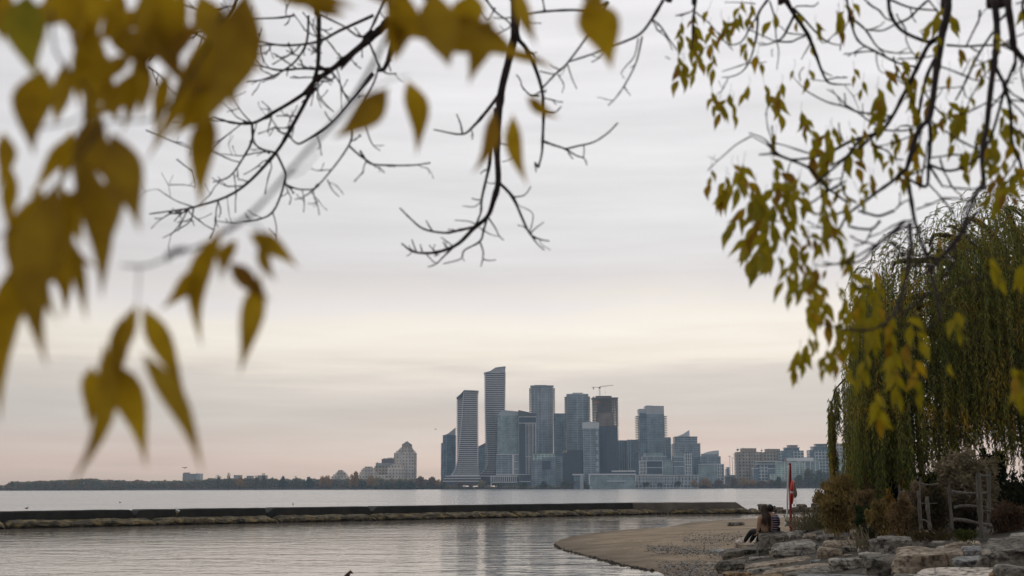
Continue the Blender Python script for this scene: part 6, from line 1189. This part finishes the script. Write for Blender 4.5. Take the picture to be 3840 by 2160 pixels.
# the separate frond hanging clear on the left
for i in range(40):
    u = RW.uniform(3128, 3150) if i < 12 else RW.uniform(3106, 3130); v = 1450 + RW.uniform(-10, 30) if i < 12 else 1510 + RW.uniform(-20, 90)
    strand(m, P(u, v, 41 + RW.uniform(-.4, .4)), (-.04, 0), RW.uniform(1.0, 1.9) if i < 14 else RW.uniform(1.6, 3.0), mi=1 if i in (15, 17, 18, 20) else 0, step=.04, up=-.7)
for i in range(5): strand(m, P(3125 + 3 * i, 1690, 41), (.1, 0), RW.uniform(.8, 1.5), step=.06, up=-.8)
o = m.build('hanging_foliage', [wl, wl2, bark], wil)
m = MB(WO); m.tube(spline([P(3300, 1250, 41), P(3230, 1370, 41), P(3170, 1420, 41), P(3130, 1470, 41), P(3112, 1560, 41)], 4), [.05 - .0022 * i for i in range(17)], 5); m.build('frond_stem', bark, wil)

# ================================================================ SHRUBS
SHN = 1.7
def shrub(name, label, u0, u1, vt, vb, Y, stops, n, cat='shrub', leafs=(.05, .1), streak=.5, dome=1.0, stems=22, plume=False, group='shrubs behind the stones'):
    """stems fanning from the ground, fine leaf clumps gathered along them"""
    rr = random.Random(int(u0 + vt)); uc = (u0 + u1) / 2; base = P(uc, vb, Y); g = ground(base.x, base.y); base.z = min(base.z, g + .3)
    o = empty(name, (base.x, base.y, base.z), label, cat, group); top = P(uc, vt, Y).z; h = top - base.z; wd = (u1 - u0) * Y / F
    st = MB(o.location); fo = MB(o.location)
    tips = []
    for i in range(stems):
        a = rr.uniform(0, 2 * pi); rad = sqrt(rr.random()) * wd * .5; ex = Vector((cos(a) * rad, sin(a) * rad * .7, 0)); hh = h * (1 - .4 * dome * (rad / (wd * .5)) ** 2) * rr.uniform(.62, 1.08)
        p0 = base + ex * .3; p2 = base + ex + Vector((0, 0, hh)); p1 = base + ex * .6 + Vector((0, 0, hh * .55))
        q = spline([p0, p1, p2], 4); st.tube(q, [.018 - .0018 * k for k in range(len(q))], 4); tips.append(q)
    for _ in range(int(n * SHN)):
        q = rr.choice(tips); t = 1 - rr.random() ** 1.6 * .95; k = t * (len(q) - 1); i = min(int(k), len(q) - 2); c = q[i].lerp(q[i + 1], k - i)
        sp_ = wd * .075 * (1.5 - .8 * t)
        p = c + Vector((rr.gauss(0, sp_), rr.gauss(0, sp_), rr.gauss(0, sp_ * .8))); s = rr.uniform(*leafs)
        e1 = Vector((rr.gauss(0, .6), rr.gauss(0, .6), rr.gauss(0, .6) + streak * 2)).normalized() * s
        if plume: e1 = Vector((rr.uniform(-1, 1), rr.gauss(0, .5), rr.uniform(.1, .6))).normalized() * s
        e2 = e1.cross(Vector((rr.gauss(0, 1), rr.gauss(0, 1), rr.gauss(0, .5)))).normalized() * s * .35
        fo.poly([p - e1, p + e2, p + e1, p - e2])
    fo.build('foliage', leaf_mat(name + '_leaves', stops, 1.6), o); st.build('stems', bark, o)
    return o
br1 = [(.13, .095, .036), (.26, .185, .06), (.42, .30, .10)]; br2 = [(.12, .08, .04), (.23, .15, .065), (.36, .24, .11)]
shrub('brown_shrub', 'tall rounded rust brown shrub, leftmost on the bank, beside the lake', 3072, 3245, 1778, 1985, 38, br1, 7000, leafs=(.04, .09), stems=40)
shrub('brown_shrub', 'dull olive brown shrub right behind the leftmost rust shrub', 3180, 3270, 1790, 1990, 39, [(.05, .04, .016), (.085, .062, .022), (.12, .085, .03)], 3400, leafs=(.04, .09), stems=30)
shrub('brown_shrub', 'tall reddish seed head shrub under the willow edge', 3236, 3310, 1765, 1985, 38, [(.12, .075, .04), (.22, .14, .075), (.34, .24, .14)], 2800, leafs=(.04, .08), stems=26)
shrub('green_shrub', 'small deep green shrub low between the brown ones', 3205, 3290, 1893, 1985, 34, [(.02, .034, .012), (.036, .056, .018), (.058, .08, .028)], 2200, leafs=(.04, .08), stems=20)
shrub('yellow_shrub', 'bright ochre yellow bush standing above the brown ones', 3306, 3366, 1826, 1990, 34, [(.16, .09, .02), (.26, .15, .03), (.33, .2, .045)], 2300, leafs=(.03, .07), stems=20)
shrub('brown_shrub', 'rust brown shrub in front of the ochre bush', 3255, 3345, 1868, 2000, 32, br1, 3200, leafs=(.03, .07), stems=30)
shrub('brown_shrub', 'reddish brown shrub between ochre bush and leaning posts', 3335, 3440, 1866, 2005, 31, br2, 3600, leafs=(.03, .07), stems=34)
shrub('brown_shrub', 'pale seed head shrub behind the left fence posts', 3385, 3500, 1800, 1980, 34, [(.13, .10, .06), (.24, .18, .11), (.37, .29, .2)], 2600, leafs=(.03, .07), stems=26)
shrub('brown_shrub', 'dark tangled shrub behind the middle of the fence', 3440, 3570, 1815, 2000, 32, [(.03, .028, .012), (.06, .045, .02), (.11, .065, .025)], 3200, leafs=(.03, .07), stems=30)
shrub('plume_grass', 'big fluffy beige plumed shrub behind the tall fence posts', 3530, 3760, 1706, 1960, 34, [(.12, .10, .06), (.22, .18, .11), (.34, .28, .18)], 6500, leafs=(.04, .1), stems=50, plume=True, dome=.5)
shrub('brown_shrub', 'dark brown undergrowth bush behind the fence rails', 3560, 3680, 1868, 2015, 30, [(.022, .018, .010), (.045, .034, .018), (.075, .05, .024)], 3000, leafs=(.03, .06), stems=30)
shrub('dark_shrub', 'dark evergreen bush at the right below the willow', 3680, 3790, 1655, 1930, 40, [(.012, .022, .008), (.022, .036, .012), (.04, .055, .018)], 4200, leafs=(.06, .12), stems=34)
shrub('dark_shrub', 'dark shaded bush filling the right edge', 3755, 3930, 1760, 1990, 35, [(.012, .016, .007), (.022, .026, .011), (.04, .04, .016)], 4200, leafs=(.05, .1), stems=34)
shrub('red_shrub', 'low reddish brown shrub at the right edge above the stones', 3700, 3900, 1880, 2012, 29, [(.06, .036, .022), (.11, .066, .036), (.18, .115, .06)], 3600, leafs=(.03, .06), stems=36)
shrub('green_weed', 'small yellow green weed at the foot of the tall fence post', 3585, 3665, 1985, 2022, 27, [(.035, .05, .012), (.075, .09, .02), (.12, .12, .03)], 700, leafs=(.02, .045), stems=12, cat='plant')
shrub('brown_shrub', 'dark low shrub growing from the upright block under the green one', 3222, 3290, 1965, 2030, 30, [(.025, .024, .010), (.05, .042, .018), (.09, .07, .03)], 1100, leafs=(.02, .05), stems=20)
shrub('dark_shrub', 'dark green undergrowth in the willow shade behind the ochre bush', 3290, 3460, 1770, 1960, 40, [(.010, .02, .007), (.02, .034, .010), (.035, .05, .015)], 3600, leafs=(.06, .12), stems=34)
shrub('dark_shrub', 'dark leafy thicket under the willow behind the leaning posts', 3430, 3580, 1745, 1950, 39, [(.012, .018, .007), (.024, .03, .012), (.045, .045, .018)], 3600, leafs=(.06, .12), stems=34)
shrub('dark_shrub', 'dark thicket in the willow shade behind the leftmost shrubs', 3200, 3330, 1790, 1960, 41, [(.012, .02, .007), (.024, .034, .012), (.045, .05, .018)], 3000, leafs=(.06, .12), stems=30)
shrub('brown_shrub', 'tawny fine twigged shrub between the leftmost rust shrub and the ochre bush', 3190, 3300, 1830, 1990, 35, [(.11, .08, .04), (.2, .14, .06), (.32, .23, .1)], 3600, leafs=(.03, .07), stems=34)
shrub('brown_shrub', 'low olive tan scrub in front of the left fence posts', 3395, 3465, 1900, 2005, 29, [(.07, .055, .03), (.14, .10, .05), (.24, .18, .09)], 2000, leafs=(.025, .06), stems=26)
def tuft(u, vb, vt, Y, label, stops, n=60, wd=.5):
    rr = random.Random(int(u)); p = P(u, vb, Y); p.z = min(p.z, ground(p.x, p.y) + .2); h = max(.15, P(u, vt, Y).z - p.z); o = empty('grass_tuft', p, label, 'plant', 'dry tufts behind the flat slabs'); m = MB(p)
    for _ in range(n):
        b0 = p + Vector((rr.gauss(0, wd * .4), rr.gauss(0, .2), 0)); t = b0 + Vector((rr.gauss(0, wd * .35), rr.gauss(0, .1), h * rr.uniform(.5, 1.05))); md = b0.lerp(t, .6) + Vector((0, 0, .04)); w_ = Vector((.012, 0, 0))
        m.poly([b0 - w_, b0 + w_, md + w_]); m.poly([b0 - w_, md + w_, t]); 
        if rr.random() < .25: m.ball(t, .03, 0, 5, 3, (1, 1, 1.5))
    m.build('blades', leaf_mat('tuft_' + str(int(u)), stops, 3), o)
dry = [(.12, .10, .065), (.21, .175, .115), (.32, .27, .19)]
tuft(3010, 1958, 1895, 44, 'sparse dry stalks with dark seed heads right of the red post', dry, 26, .7); tuft(3052, 1950, 1912, 44, 'dull dry grass tuft left of the leftmost rust shrub', dry, 110, .6); tuft(3092, 1945, 1905, 42, 'olive grass tuft touching the leftmost rust shrub', [(.07, .065, .03), (.13, .12, .055), (.2, .18, .09)], 130, .6); tuft(3034, 1962, 1930, 43, 'low pale weeds on the stones behind the red post', dry, 90, .6)
tuft(3240, 2015, 1968, 30, 'arching dry stalks beside the upright block', dry, 60, .5); tuft(3520, 2010, 1985, 28, 'low brown weeds right of the leaning posts', [(.04, .03, .015), (.07, .05, .022), (.1, .08, .04)], 130, .8)

# ================================================================ SPLIT RAIL FENCE
wood_m = pm('grey_weathered_wood', [(.07, .063, .052), (.125, .114, .095), (.19, .174, .148)], 3, .9, .6, 12, stretch=(6, 6, .6))
FZ = lambda x, y: (3200 + x / 3.15, 1700 + y / 3.15)
g0 = G(*FZ(1500, 990)); FY = min(max(g0.y, 22), 28)
fo_ = empty('rail_fence', (P(*FZ(1300, 900), FY).x, FY, ground(P(*FZ(1300, 900), FY).x, FY)), 'weathered grey split rail fence with leaning posts and rough rails', 'fence'); FO = fo_.location.copy()
def log(part, pts, r, Y, seed, flat=1.0):
    ps = [P(*FZ(x, y), Y + dy) for x, y, dy in pts]; q = spline(ps, 4) if len(ps) > 2 else [ps[0].lerp(ps[1], i / 6) for i in range(7)]
    rr = random.Random(seed); m = MB(FO); m.tube(q, [r * rr.uniform(.82, 1.15) for _ in q], 7); 
    for i, v in enumerate(m.v):
        n_ = noise.noise(Vector(v) * 9 + Vector((seed, 0, 0))) * r * .5; m.v[i] = (v[0] + n_, v[1] + n_ * .6, v[2] + n_ * .4)
    return m.build(part, wood_m, fo_)
pr = lambda px: px * .84 / 3.15 * FY / F / 2
log('post', [(542, 372, 3), (545, 640, 3)], pr(30) * 1.1, FY, 1); log('post', [(770, 440, .6), (782, 660, .6), (800, 900, .6)], pr(52), FY, 2); log('post', [(868, 512, 0), (885, 700, 0), (910, 905, 0)], pr(56), FY, 3)
log('post', [(1125, 398, .5), (1145, 640, .5), (1170, 910, .5)], pr(48), FY, 4); log('post', [(1473, 236, 0), (1492, 600, 0), (1518, 1000, 0)], pr(66), FY, 5); log('post', [(1598, 212, .8), (1604, 560, .8), (1600, 890, .8)], pr(58), FY, 6)
log('post', [(795, 280, 2.5), (790, 440, 2.5)], pr(34) * 1.1, FY, 7)
log('rail', [(1165, 455, .3), (1300, 472, .3), (1470, 478, .3), (1580, 470, .4)], pr(50), FY, 8); log('rail', [(1195, 640, .3), (1290, 622, .3), (1470, 630, .3)], pr(46), FY, 9); log('rail', [(1190, 780, .3), (1330, 795, .3), (1480, 828, .3), (1630, 858, .4)], pr(52), FY, 10)
log('rail', [(1520, 620, .2), (1590, 650, .4), (1660, 662, .5)], pr(16), FY, 11); log('rail', [(1500, 262, .4), (1600, 268, .6)], pr(34), FY, 12); log('rail', [(760, 588, .4), (880, 592, .4), (990, 590, .5)], pr(14), FY, 13); log('rail', [(780, 355, 2.4), (880, 372, 2.4), (1010, 362, 2.4)], pr(26), FY, 14); log('rail', [(1540, 690, .5), (1575, 680, .5), (1620, 700, .6)], pr(24), FY, 15)
log('rail', [(770, 800, .6), (850, 790, .5), (930, 860, .4)], pr(26), FY, 16)

# ================================================================ RESCUE POST
red = pm('red_paint', [(.20, .008, .016), (.30, .012, .024), (.36, .02, .03)], 3, .5); white = pm('white_paint', [(.62, .61, .58), (.75, .74, .71)], 4, .5); bright = pm('ring_red', [(.46, .03, .02), (.6, .05, .03)], 4, .5); ropeg = pm('rope_grey', [(.28, .25, .21), (.4, .37, .32)], 20, .9); netm = pm('net_grey', [(.24, .2, .17), (.36, .32, .28)], 14, .9)
RZ = lambda x, y: (2780 + x / 4.528, 1720 + y / 4.528)
bp_ = RZ(838, 1142); gp = G(*bp_); PY = min(gp.y, 52); pb = P(*bp_, PY); gz = ground(pb.x, PY)
po = empty('rescue_post', (pb.x, PY, min(gz, pb.z)), 'dark red post standing on the stones at the beach edge', 'post'); tp = P(*RZ(824, 88), PY); r = .062
m = MB(po.location); m.tube([(pb.x, PY, min(gz, pb.z) - .2), tp], r, 12); m.build('shaft', red, po, smooth=False)
m = MB(po.location); m.tube([tp, tp + Vector((0, 0, .03))], [r * 1.12, r * .8], 12); m.build('cap', red, po)
hk = P(*RZ(845, 440), PY - .06); m = MB(po.location); m.tube([hk + Vector((-.06, .02, 0)), hk, hk + Vector((.02, -.02, .05))], .012, 6); m.build('hook', netm, po)
m = MB(P(*RZ(742, 1150), PY)); q = spline([P(*RZ(742, 1152), PY - .35), P(*RZ(775, 950), PY - .25), P(*RZ(785, 600), PY - .12), P(*RZ(803, 110), PY - .08)], 5); m.tube(q, .042, 8)
tag(m.build('reach_pole', white, smooth=True), 'slim white rescue pole leaning on the dark red post', 'pole')
# ring seen nearly edge on
rc = P(*RZ(862, 570), PY - .13); RR, rr_ = .46, .075
lo_ = empty('life_ring', rc, 'red life ring with white bands hung edge on from the post', 'life ring')
ang = radians(74); ux = Vector((cos(ang), sin(ang), 0)); tilt_ = Vector((.12, 0, 1)).normalized()
for k in range(8):
    mm = MB(rc); a0 = 2 * pi * k / 8; wdt = .16 if k % 2 else 2 * pi / 4 - .16
    ac = 2 * pi * (k // 2) / 4 + (pi / 4 if k % 2 == 0 else 0); hw = (.09 if k % 2 else pi / 4 - .09)
    q = [rc + (ux * cos(ac + hw * (j / 4 - 1)) + tilt_ * sin(ac + hw * (j / 4 - 1))) * RR * Vector((1, 1, 1)).x for j in range(9)]
    mm.tube(q, rr_ * (1.04 if k % 2 else 1), 8); mm.build('white_band' if k % 2 else 'ring_section', white if k % 2 else bright, lo_, smooth=True)
m = MB(rc); 
for s in (-.1, .1): m.tube(spline([P(*RZ(850 + s * 60, 500), PY - .24), P(*RZ(862 + s * 60, 590), PY - .26), P(*RZ(882 + s * 80, 690), PY - .22)], 4), .012, 5)
m.build('grab_line', ropeg, lo_)
# grey net bag of rope beside it
nc = P(*RZ(912, 560), PY - .02); no = empty('rope_bag', nc, 'grey net bag of rope hanging behind the life ring', 'bag'); m = MB(nc)
prof = [(385, 14, 0), (430, 20, 0), (500, 30, 6), (570, 38, 14), (620, 36, 20), (655, 20, 18), (670, 6, 14)]
rows = []
for y, wd, dx in prof:
    c = P(*RZ(895 + dx, y), PY + .02); a = wd / 4.528 * PY / F; rows.append(m.pts([c + Vector((cos(2 * pi * k / 12) * a, sin(2 * pi * k / 12) * a * .6, .01 * sin(k * 2.4))) for k in range(12)]))
for a, b_ in zip(rows, rows[1:]):
    for k in range(12): m.face((a + k, b_ + k, b_ + (k + 1) % 12, a + (k + 1) % 12))
m.face([rows[0] + k for k in range(12)]); m.face([rows[-1] + 11 - k for k in range(12)]); m.build('net', netm, no, smooth=True)
m = MB(nc); m.tube([P(*RZ(838, 400), PY), P(*RZ(880, 380), PY), P(*RZ(897, 390), PY)], .012, 5); m.build('strap', ropeg, no)
rg = random.Random(3); m = MB(nc); pts = [RZ(850, 700), RZ(870, 745), RZ(905, 705), RZ(915, 760), RZ(882, 770), RZ(860, 720), RZ(925, 700), RZ(945, 730), RZ(930, 800), RZ(915, 840)]
m.tube(spline([P(u, v, PY - .1 + .1 * rg.random()) for u, v in pts], 5), .007, 4); tag(m.build('loose_rope', ropeg), 'loose thin rope ends dangling under the life ring', 'rope')

# ================================================================ PEOPLE
def skin_body(name, joints, edges, mat, parent, sub=1, root=0):
    me = bpy.data.meshes.new(name); me.from_pydata([j[0] for j in joints], edges, []); me.materials.append(mat)
    o = mesh_obj(name, me, parent); sk = o.modifiers.new('skin', 'SKIN'); sk.use_smooth_shade = True
    if not me.skin_vertices: me.skin_vertices.new()
    for i, j in enumerate(joints):
        r = j[1]; me.skin_vertices[0].data[i].radius = r if isinstance(r, tuple) else (r, r)
        me.skin_vertices[0].data[i].use_root = (i == root)
    o.modifiers.new('smooth', 'SUBSURF').levels = sub; o.modifiers[-1].render_levels = sub
    return o
skin_c = pm('skin', [(.36, .2, .13), (.42, .25, .17)], 6, .6); hair_c = pm('dark_hair', [(.008, .006, .006), (.018, .013, .011)], 20, .5, stretch=(4, 4, .5)); hairb = pm('brown_hair', [(.018, .010, .007), (.06, .03, .018)], 14, .5, stretch=(4, 4, .4)); tan_c = pm('tan_knit', [(.27, .165, .105), (.34, .215, .14)], 12, .9, .3, 40); black_c = pm('black_cloth', [(.010, .010, .013), (.02, .019, .024)], 10, .85)
strip, nt, nd, lk, b = new_mat('striped_knit'); tc = nd.new('ShaderNodeTexCoord'); wv = nd.new('ShaderNodeTexWave'); wv.bands_direction = 'Z'; wv.inputs['Scale'].default_value = 4.6; wv.inputs['Distortion'].default_value = .25; lk.new(tc.outputs['Object'], wv.inputs['Vector'])
r = ramp(nd, [(.72, (.012, .010, .028)), (.8, (.17, .12, .24)), (.94, (.42, .36, .46))]); lk.new(wv.outputs['Fac'], r.inputs['Fac']); lk.new(r.outputs['Color'], b.inputs['Base Color']); b.inputs['Roughness'].default_value = .9
def seated(label, loc, rz, top_m, hair_m, long_hair, lean, head_turn, sc=1.0, arm_down=True):
    """seated figure facing local +y: pelvis at the origin's height, legs hanging forward"""
    o = empty('person', loc, label, 'person', rz=rz); o.scale = (sc, sc, sc)
    lx = lean
    sh = Vector((lx * .5, -.02, .52)); nk = Vector((lx * .62, .02, .60)); hd = Vector((lx * .8, .05, .74))
    J = [((0, 0, .09), (.16, .12)), ((lx * .1, -.03, .24), (.135, .10)), ((lx * .3, -.04, .40), (.155, .105)), (tuple(sh), (.115, .09)), (tuple(nk), .05), ((hd.x, hd.y - .01, hd.z - .07), .062), (tuple(hd), .088), ((hd.x, hd.y - .01, hd.z + .07), .07), ((hd.x, hd.y + .095, hd.z - .01), .022)]
    E = [(0, 1), (1, 2), (2, 3), (3, 4), (4, 5), (5, 6), (6, 7), (6, 8)]
    def chain(start, pts):
        prev = start
        for p, r_ in pts: J.append((tuple(p), r_)); E.append((prev, len(J) - 1)); prev = len(J) - 1
        return prev
    arms = {}
    for s in (-1, 1):
        if arm_down: pts = [((s * .17 + lx * .5, -.02, .5), .062), ((s * .235 + lx * .3, -.03, .26), .046), ((s * .245, .0, .045), .032), ((s * .25, .03, -.0), .03)]
        else: pts = [((s * .18 + lx * .5, 0, .5), .065), ((s * .25 + lx * .3, .06, .27), .05), ((s * .14, .26, .16), .036), ((s * .08, .32, .16), .032)]
        e = chain(3, pts); w_ = Vector(pts[-1][0])
        fd = Vector((0, 1, -.12)) if arm_down else Vector((-s * .7, .6, -.2)); fd.normalize(); sd = Vector((1, 0, 0)) if arm_down else Vector((0, .4, -.8)).normalized()
        for f_, (off, ln) in enumerate(((-.027, .062), (-.009, .074), (.009, .07), (.026, .055))):
            chain(e, [(w_ + fd * .035 + sd * off, .0095), (w_ + fd * (.035 + ln * .55) + sd * off * 1.15 + Vector((0, 0, .004)), .0085), (w_ + fd * (.035 + ln) + sd * off * 1.2 - Vector((0, 0, .014)), .0075)])
        chain(e, [(w_ - sd * s * .03 + fd * .008, .0095), (w_ - sd * s * .045 + fd * .04, .0085)])
        e = chain(0, [((s * .09, .06, .075), .095), ((s * .11, .44, .09), .068), ((s * .11, .72, -.16), .05), ((s * .11, .80, -.25), .04), ((s * .115, .90, -.20), .036)])
    skin_body('body', J, E, skin_c, o)
    # top: torso and sleeves just outside the body
    T = [((0, -.01, .07), (.178, .136)), ((lx * .1, -.035, .24), (.158, .122)), ((lx * .3, -.045, .40), (.178, .13)), ((lx * .48, -.022, .525), (.13, .102)), ((lx * .58, .01, .575), (.064, .06))]; TE = [(0, 1), (1, 2), (2, 3), (3, 4)]
    for s in (-1, 1):
        pts = ([((s * .175 + lx * .5, -.02, .5), .078), ((s * .237 + lx * .3, -.03, .26), .062), ((s * .246, -.005, .075), .046)] if arm_down else [((s * .185 + lx * .5, 0, .5), .08), ((s * .252 + lx * .3, .06, .27), .064), ((s * .155, .24, .165), .048)])
        pv = 3
        for p in pts: T.append(p); TE.append((pv, len(T) - 1)); pv = len(T) - 1
    skin_body('sweater', T, TE, top_m, o, root=1)
    L = [((0, 0, .06), (.18, .135))]; LE = []
    for s in (-1, 1):
        pv = 0
        for p in [((s * .095, .08, .07), .108), ((s * .112, .44, .09), .082), ((s * .112, .73, -.16), .064), ((s * .112, .79, -.24), .058)]: L.append(p); LE.append((pv, len(L) - 1)); pv = len(L) - 1
    skin_body('trousers', L, LE, black_c, o)
    m = MB((0, 0, 0))
    R_ = Matrix.Rotation(head_turn, 3, 'Z')
    m.ball(hd + Vector((0, -.018, .022)), .112, 0, 14, 10, (.92, 1.0, 1.08))
    m.v = [v for v in m.v]
    if long_hair:
        for i in range(17):
            a = radians(-20 - 140 * i / 16); p0 = hd + Vector((cos(a) * .095, sin(a) * .1 - .015, .0)); 
            q = spline([p0 + Vector((0, 0, .05)), p0 + Vector((cos(a) * .02, sin(a) * .02, -.09)), sh + Vector((cos(a) * .14, sin(a) * .10 - .05, .0)), sh + Vector((cos(a) * .15 + .01 * sin(i * 5), sin(a) * .07 - .07, -.16 - .06 * (i % 3)))], 4)
            m.tube(q, [.03, .032, .034, .034, .034, .034, .032, .03, .028, .026, .024, .018, .008], 6)
    m.build('hair', hair_m, o, smooth=True)
    # face, hidden from this side but there
    m = MB((0, 0, 0))
    for s in (-1, 1): m.ball(hd + Vector((s * .033, .079, .012)), .013, 0, 8, 5)
    m.build('eyes', white, o); m = MB((0, 0, 0)); m.ball(hd + Vector((0, .08, -.045)), .022, 0, 8, 5, (1, .4, .3)); m.build('mouth', bright, o)
    m = MB((0, 0, 0))
    for s in (-1, 1): m.ball(hd + Vector((s * .09, .0, .0)), .024, 0, 8, 5, (.4, .8, 1.2))
    m.build('ears', skin_c, o)
    return o
st_ = ROCKS['seat']
# the two sit on the far half of the block's top, backs to the camera
SY = st_['Y0'] + st_['D'] * .55
zt = lambda u, v: P(u, v, SY)
p1 = zt(2866, 2000); p2 = zt(2893, 1994)
s_h = 108 / F * SY / .87
print('seat', st_, 'scale', s_h, 'Y', SY)
top_z = lambda: st_['zf'] + (st_['zb'] - st_['zf']) * .55
zs = H - (1998 - 1826) * SY / F
seated('person in a tan top and black trousers with very long dark hair', (p1.x, SY, zs), radians(27), tan_c, hairb, True, .05, 0, s_h)
seated('person with short black hair in a dark top with pale purple stripes', (p2.x + .1, SY + .24, zs), radians(16), strip, hair_c, False, -.06, 0, s_h * 1.0, arm_down=False)

# ================================================================ BIRDS, DRIFTWOOD
wf = pm('white_feather', [(.6, .6, .58), (.74, .74, .72)], 10, .8); gf = pm('grey_feather', [(.2, .2, .21), (.3, .3, .31)], 10, .8); df = pm('dark_feather', [(.03, .028, .025), (.07, .06, .05)], 10, .8); beak = pm('beak', [(.35, .2, .04), (.45, .28, .06)], 10, .6)
def bird(name, p, sc, label, cat, group, body, wing, flying=False, water=False, rz=0.0):
    o = empty(name, p, label, cat, group, rz=rz); o.scale = (sc,) * 3; z = 0 if water or flying else .14
    m = MB(); m.ball((0, 0, z + .09), .1, 0, 12, 8, (1.9, .85, .9)); m.tube([(.13, 0, z + .12), (.17, 0, z + .2)], [.06, .045], 8); m.ball((.185, 0, z + .23), .05, 0, 10, 6, (1.2, 1, 1)); m.tube([(-.15, 0, z + .1), (-.3, 0, z + .1)], [.05, .015], 6); m.build('body', body, o, smooth=True)
    m = MB(); m.tube([(.225, 0, z + .225), (.29, 0, z + .215)], [.016, .004], 5); m.build('beak', beak, o)
    for s in (-1, 1):
        m = MB()
        if flying:
            q = [(.06, s * .06, .13), (.08, s * .3, .24), (-.02, s * .6, .16), (-.14, s * .62, .15), (-.1, s * .3, .2), (-.1, s * .06, .11)]
            b0 = m.pts(q + [(x, y, zz - .015) for x, y, zz in q]); m.face(range(b0, b0 + 6)); m.face([b0 + 11 - i for i in range(6)])
            for i in range(6): m.face((b0 + i, b0 + 6 + i, b0 + 6 + (i + 1) % 6, b0 + (i + 1) % 6))
        else: m.ball((-.05, s * .075, z + .11), .09, 0, 10, 6, (1.9, .3, .7))
        m.build('wing', wing, o, smooth=not flying)
        if not water and not flying: m = MB(); m.tube([(.0, s * .04, z + .03), (.0, s * .04, 0), (.04, s * .04, .0)], .008, 4); m.build('leg', beak, o)
    return o
pg = P(665, 1932, 84.0); bird('gull', (pg.x, pg.y, pg.z), 1.25, 'white gull standing on the ledge in front of the breakwater', 'gull', 'gulls', wf, gf, rz=2.2)
pg = P(693, 1757, 300.0); bird('gull', pg, 1.5, 'tiny flying bird over the grey slab building', 'bird', 'gulls', gf, df, flying=True, rz=1.2)
pg = P(1634, 1611, 330.0); bird('gull', pg, 1.1, 'faint flying speck of a bird left of the skyline cluster', 'bird', 'gulls', gf, gf, flying=True, rz=.6)
for u, v, lb in ((100, 1908, 'dark duck swimming beyond the breakwater at the far left'), (450, 1886, 'dark duck swimming beyond the breakwater, second from the left'), (1099, 1893, 'dark duck swimming above the slanted breakwater notch')):
    q = W(u, v, 0.0); bird('duck', (q.x, q.y, 0.0), 1.0, lb, 'duck', 'ducks on the lake', df, df, water=True, rz=u * .01)
dp = W(1302, 2178, 0.0); dw = empty('driftwood', (dp.x, dp.y, 0), 'dark forked driftwood tip poking from the water at the frame bottom', 'driftwood'); m = MB(dw.location)
bark2 = pm('wet_bark', [(.04, .025, .018), (.085, .055, .04), (.14, .1, .08)], 8, .8, .5, 20)
m.tube(spline([dp + Vector((-.35, 0, -.25)), P(1300, 2162, dp.y), P(1312, 2146, dp.y), P(1322, 2146, dp.y)], 4), [.09, .085, .08, .075, .07, .06, .05, .045, .04, .035, .03, .025, .012], 7); m.build('stem', bark2, dw, smooth=True)
m = MB(dw.location); m.tube([P(1306, 2152, dp.y), P(1312, 2144, dp.y), P(1315, 2136, dp.y)], [.03, .016, .006], 5); m.build('fork', bark2, dw)
m = MB(dw.location); m.tube([P(1316, 2148, dp.y), P(1324, 2151, dp.y)], [.02, .008], 5); m.build('fork', bark2, dw)
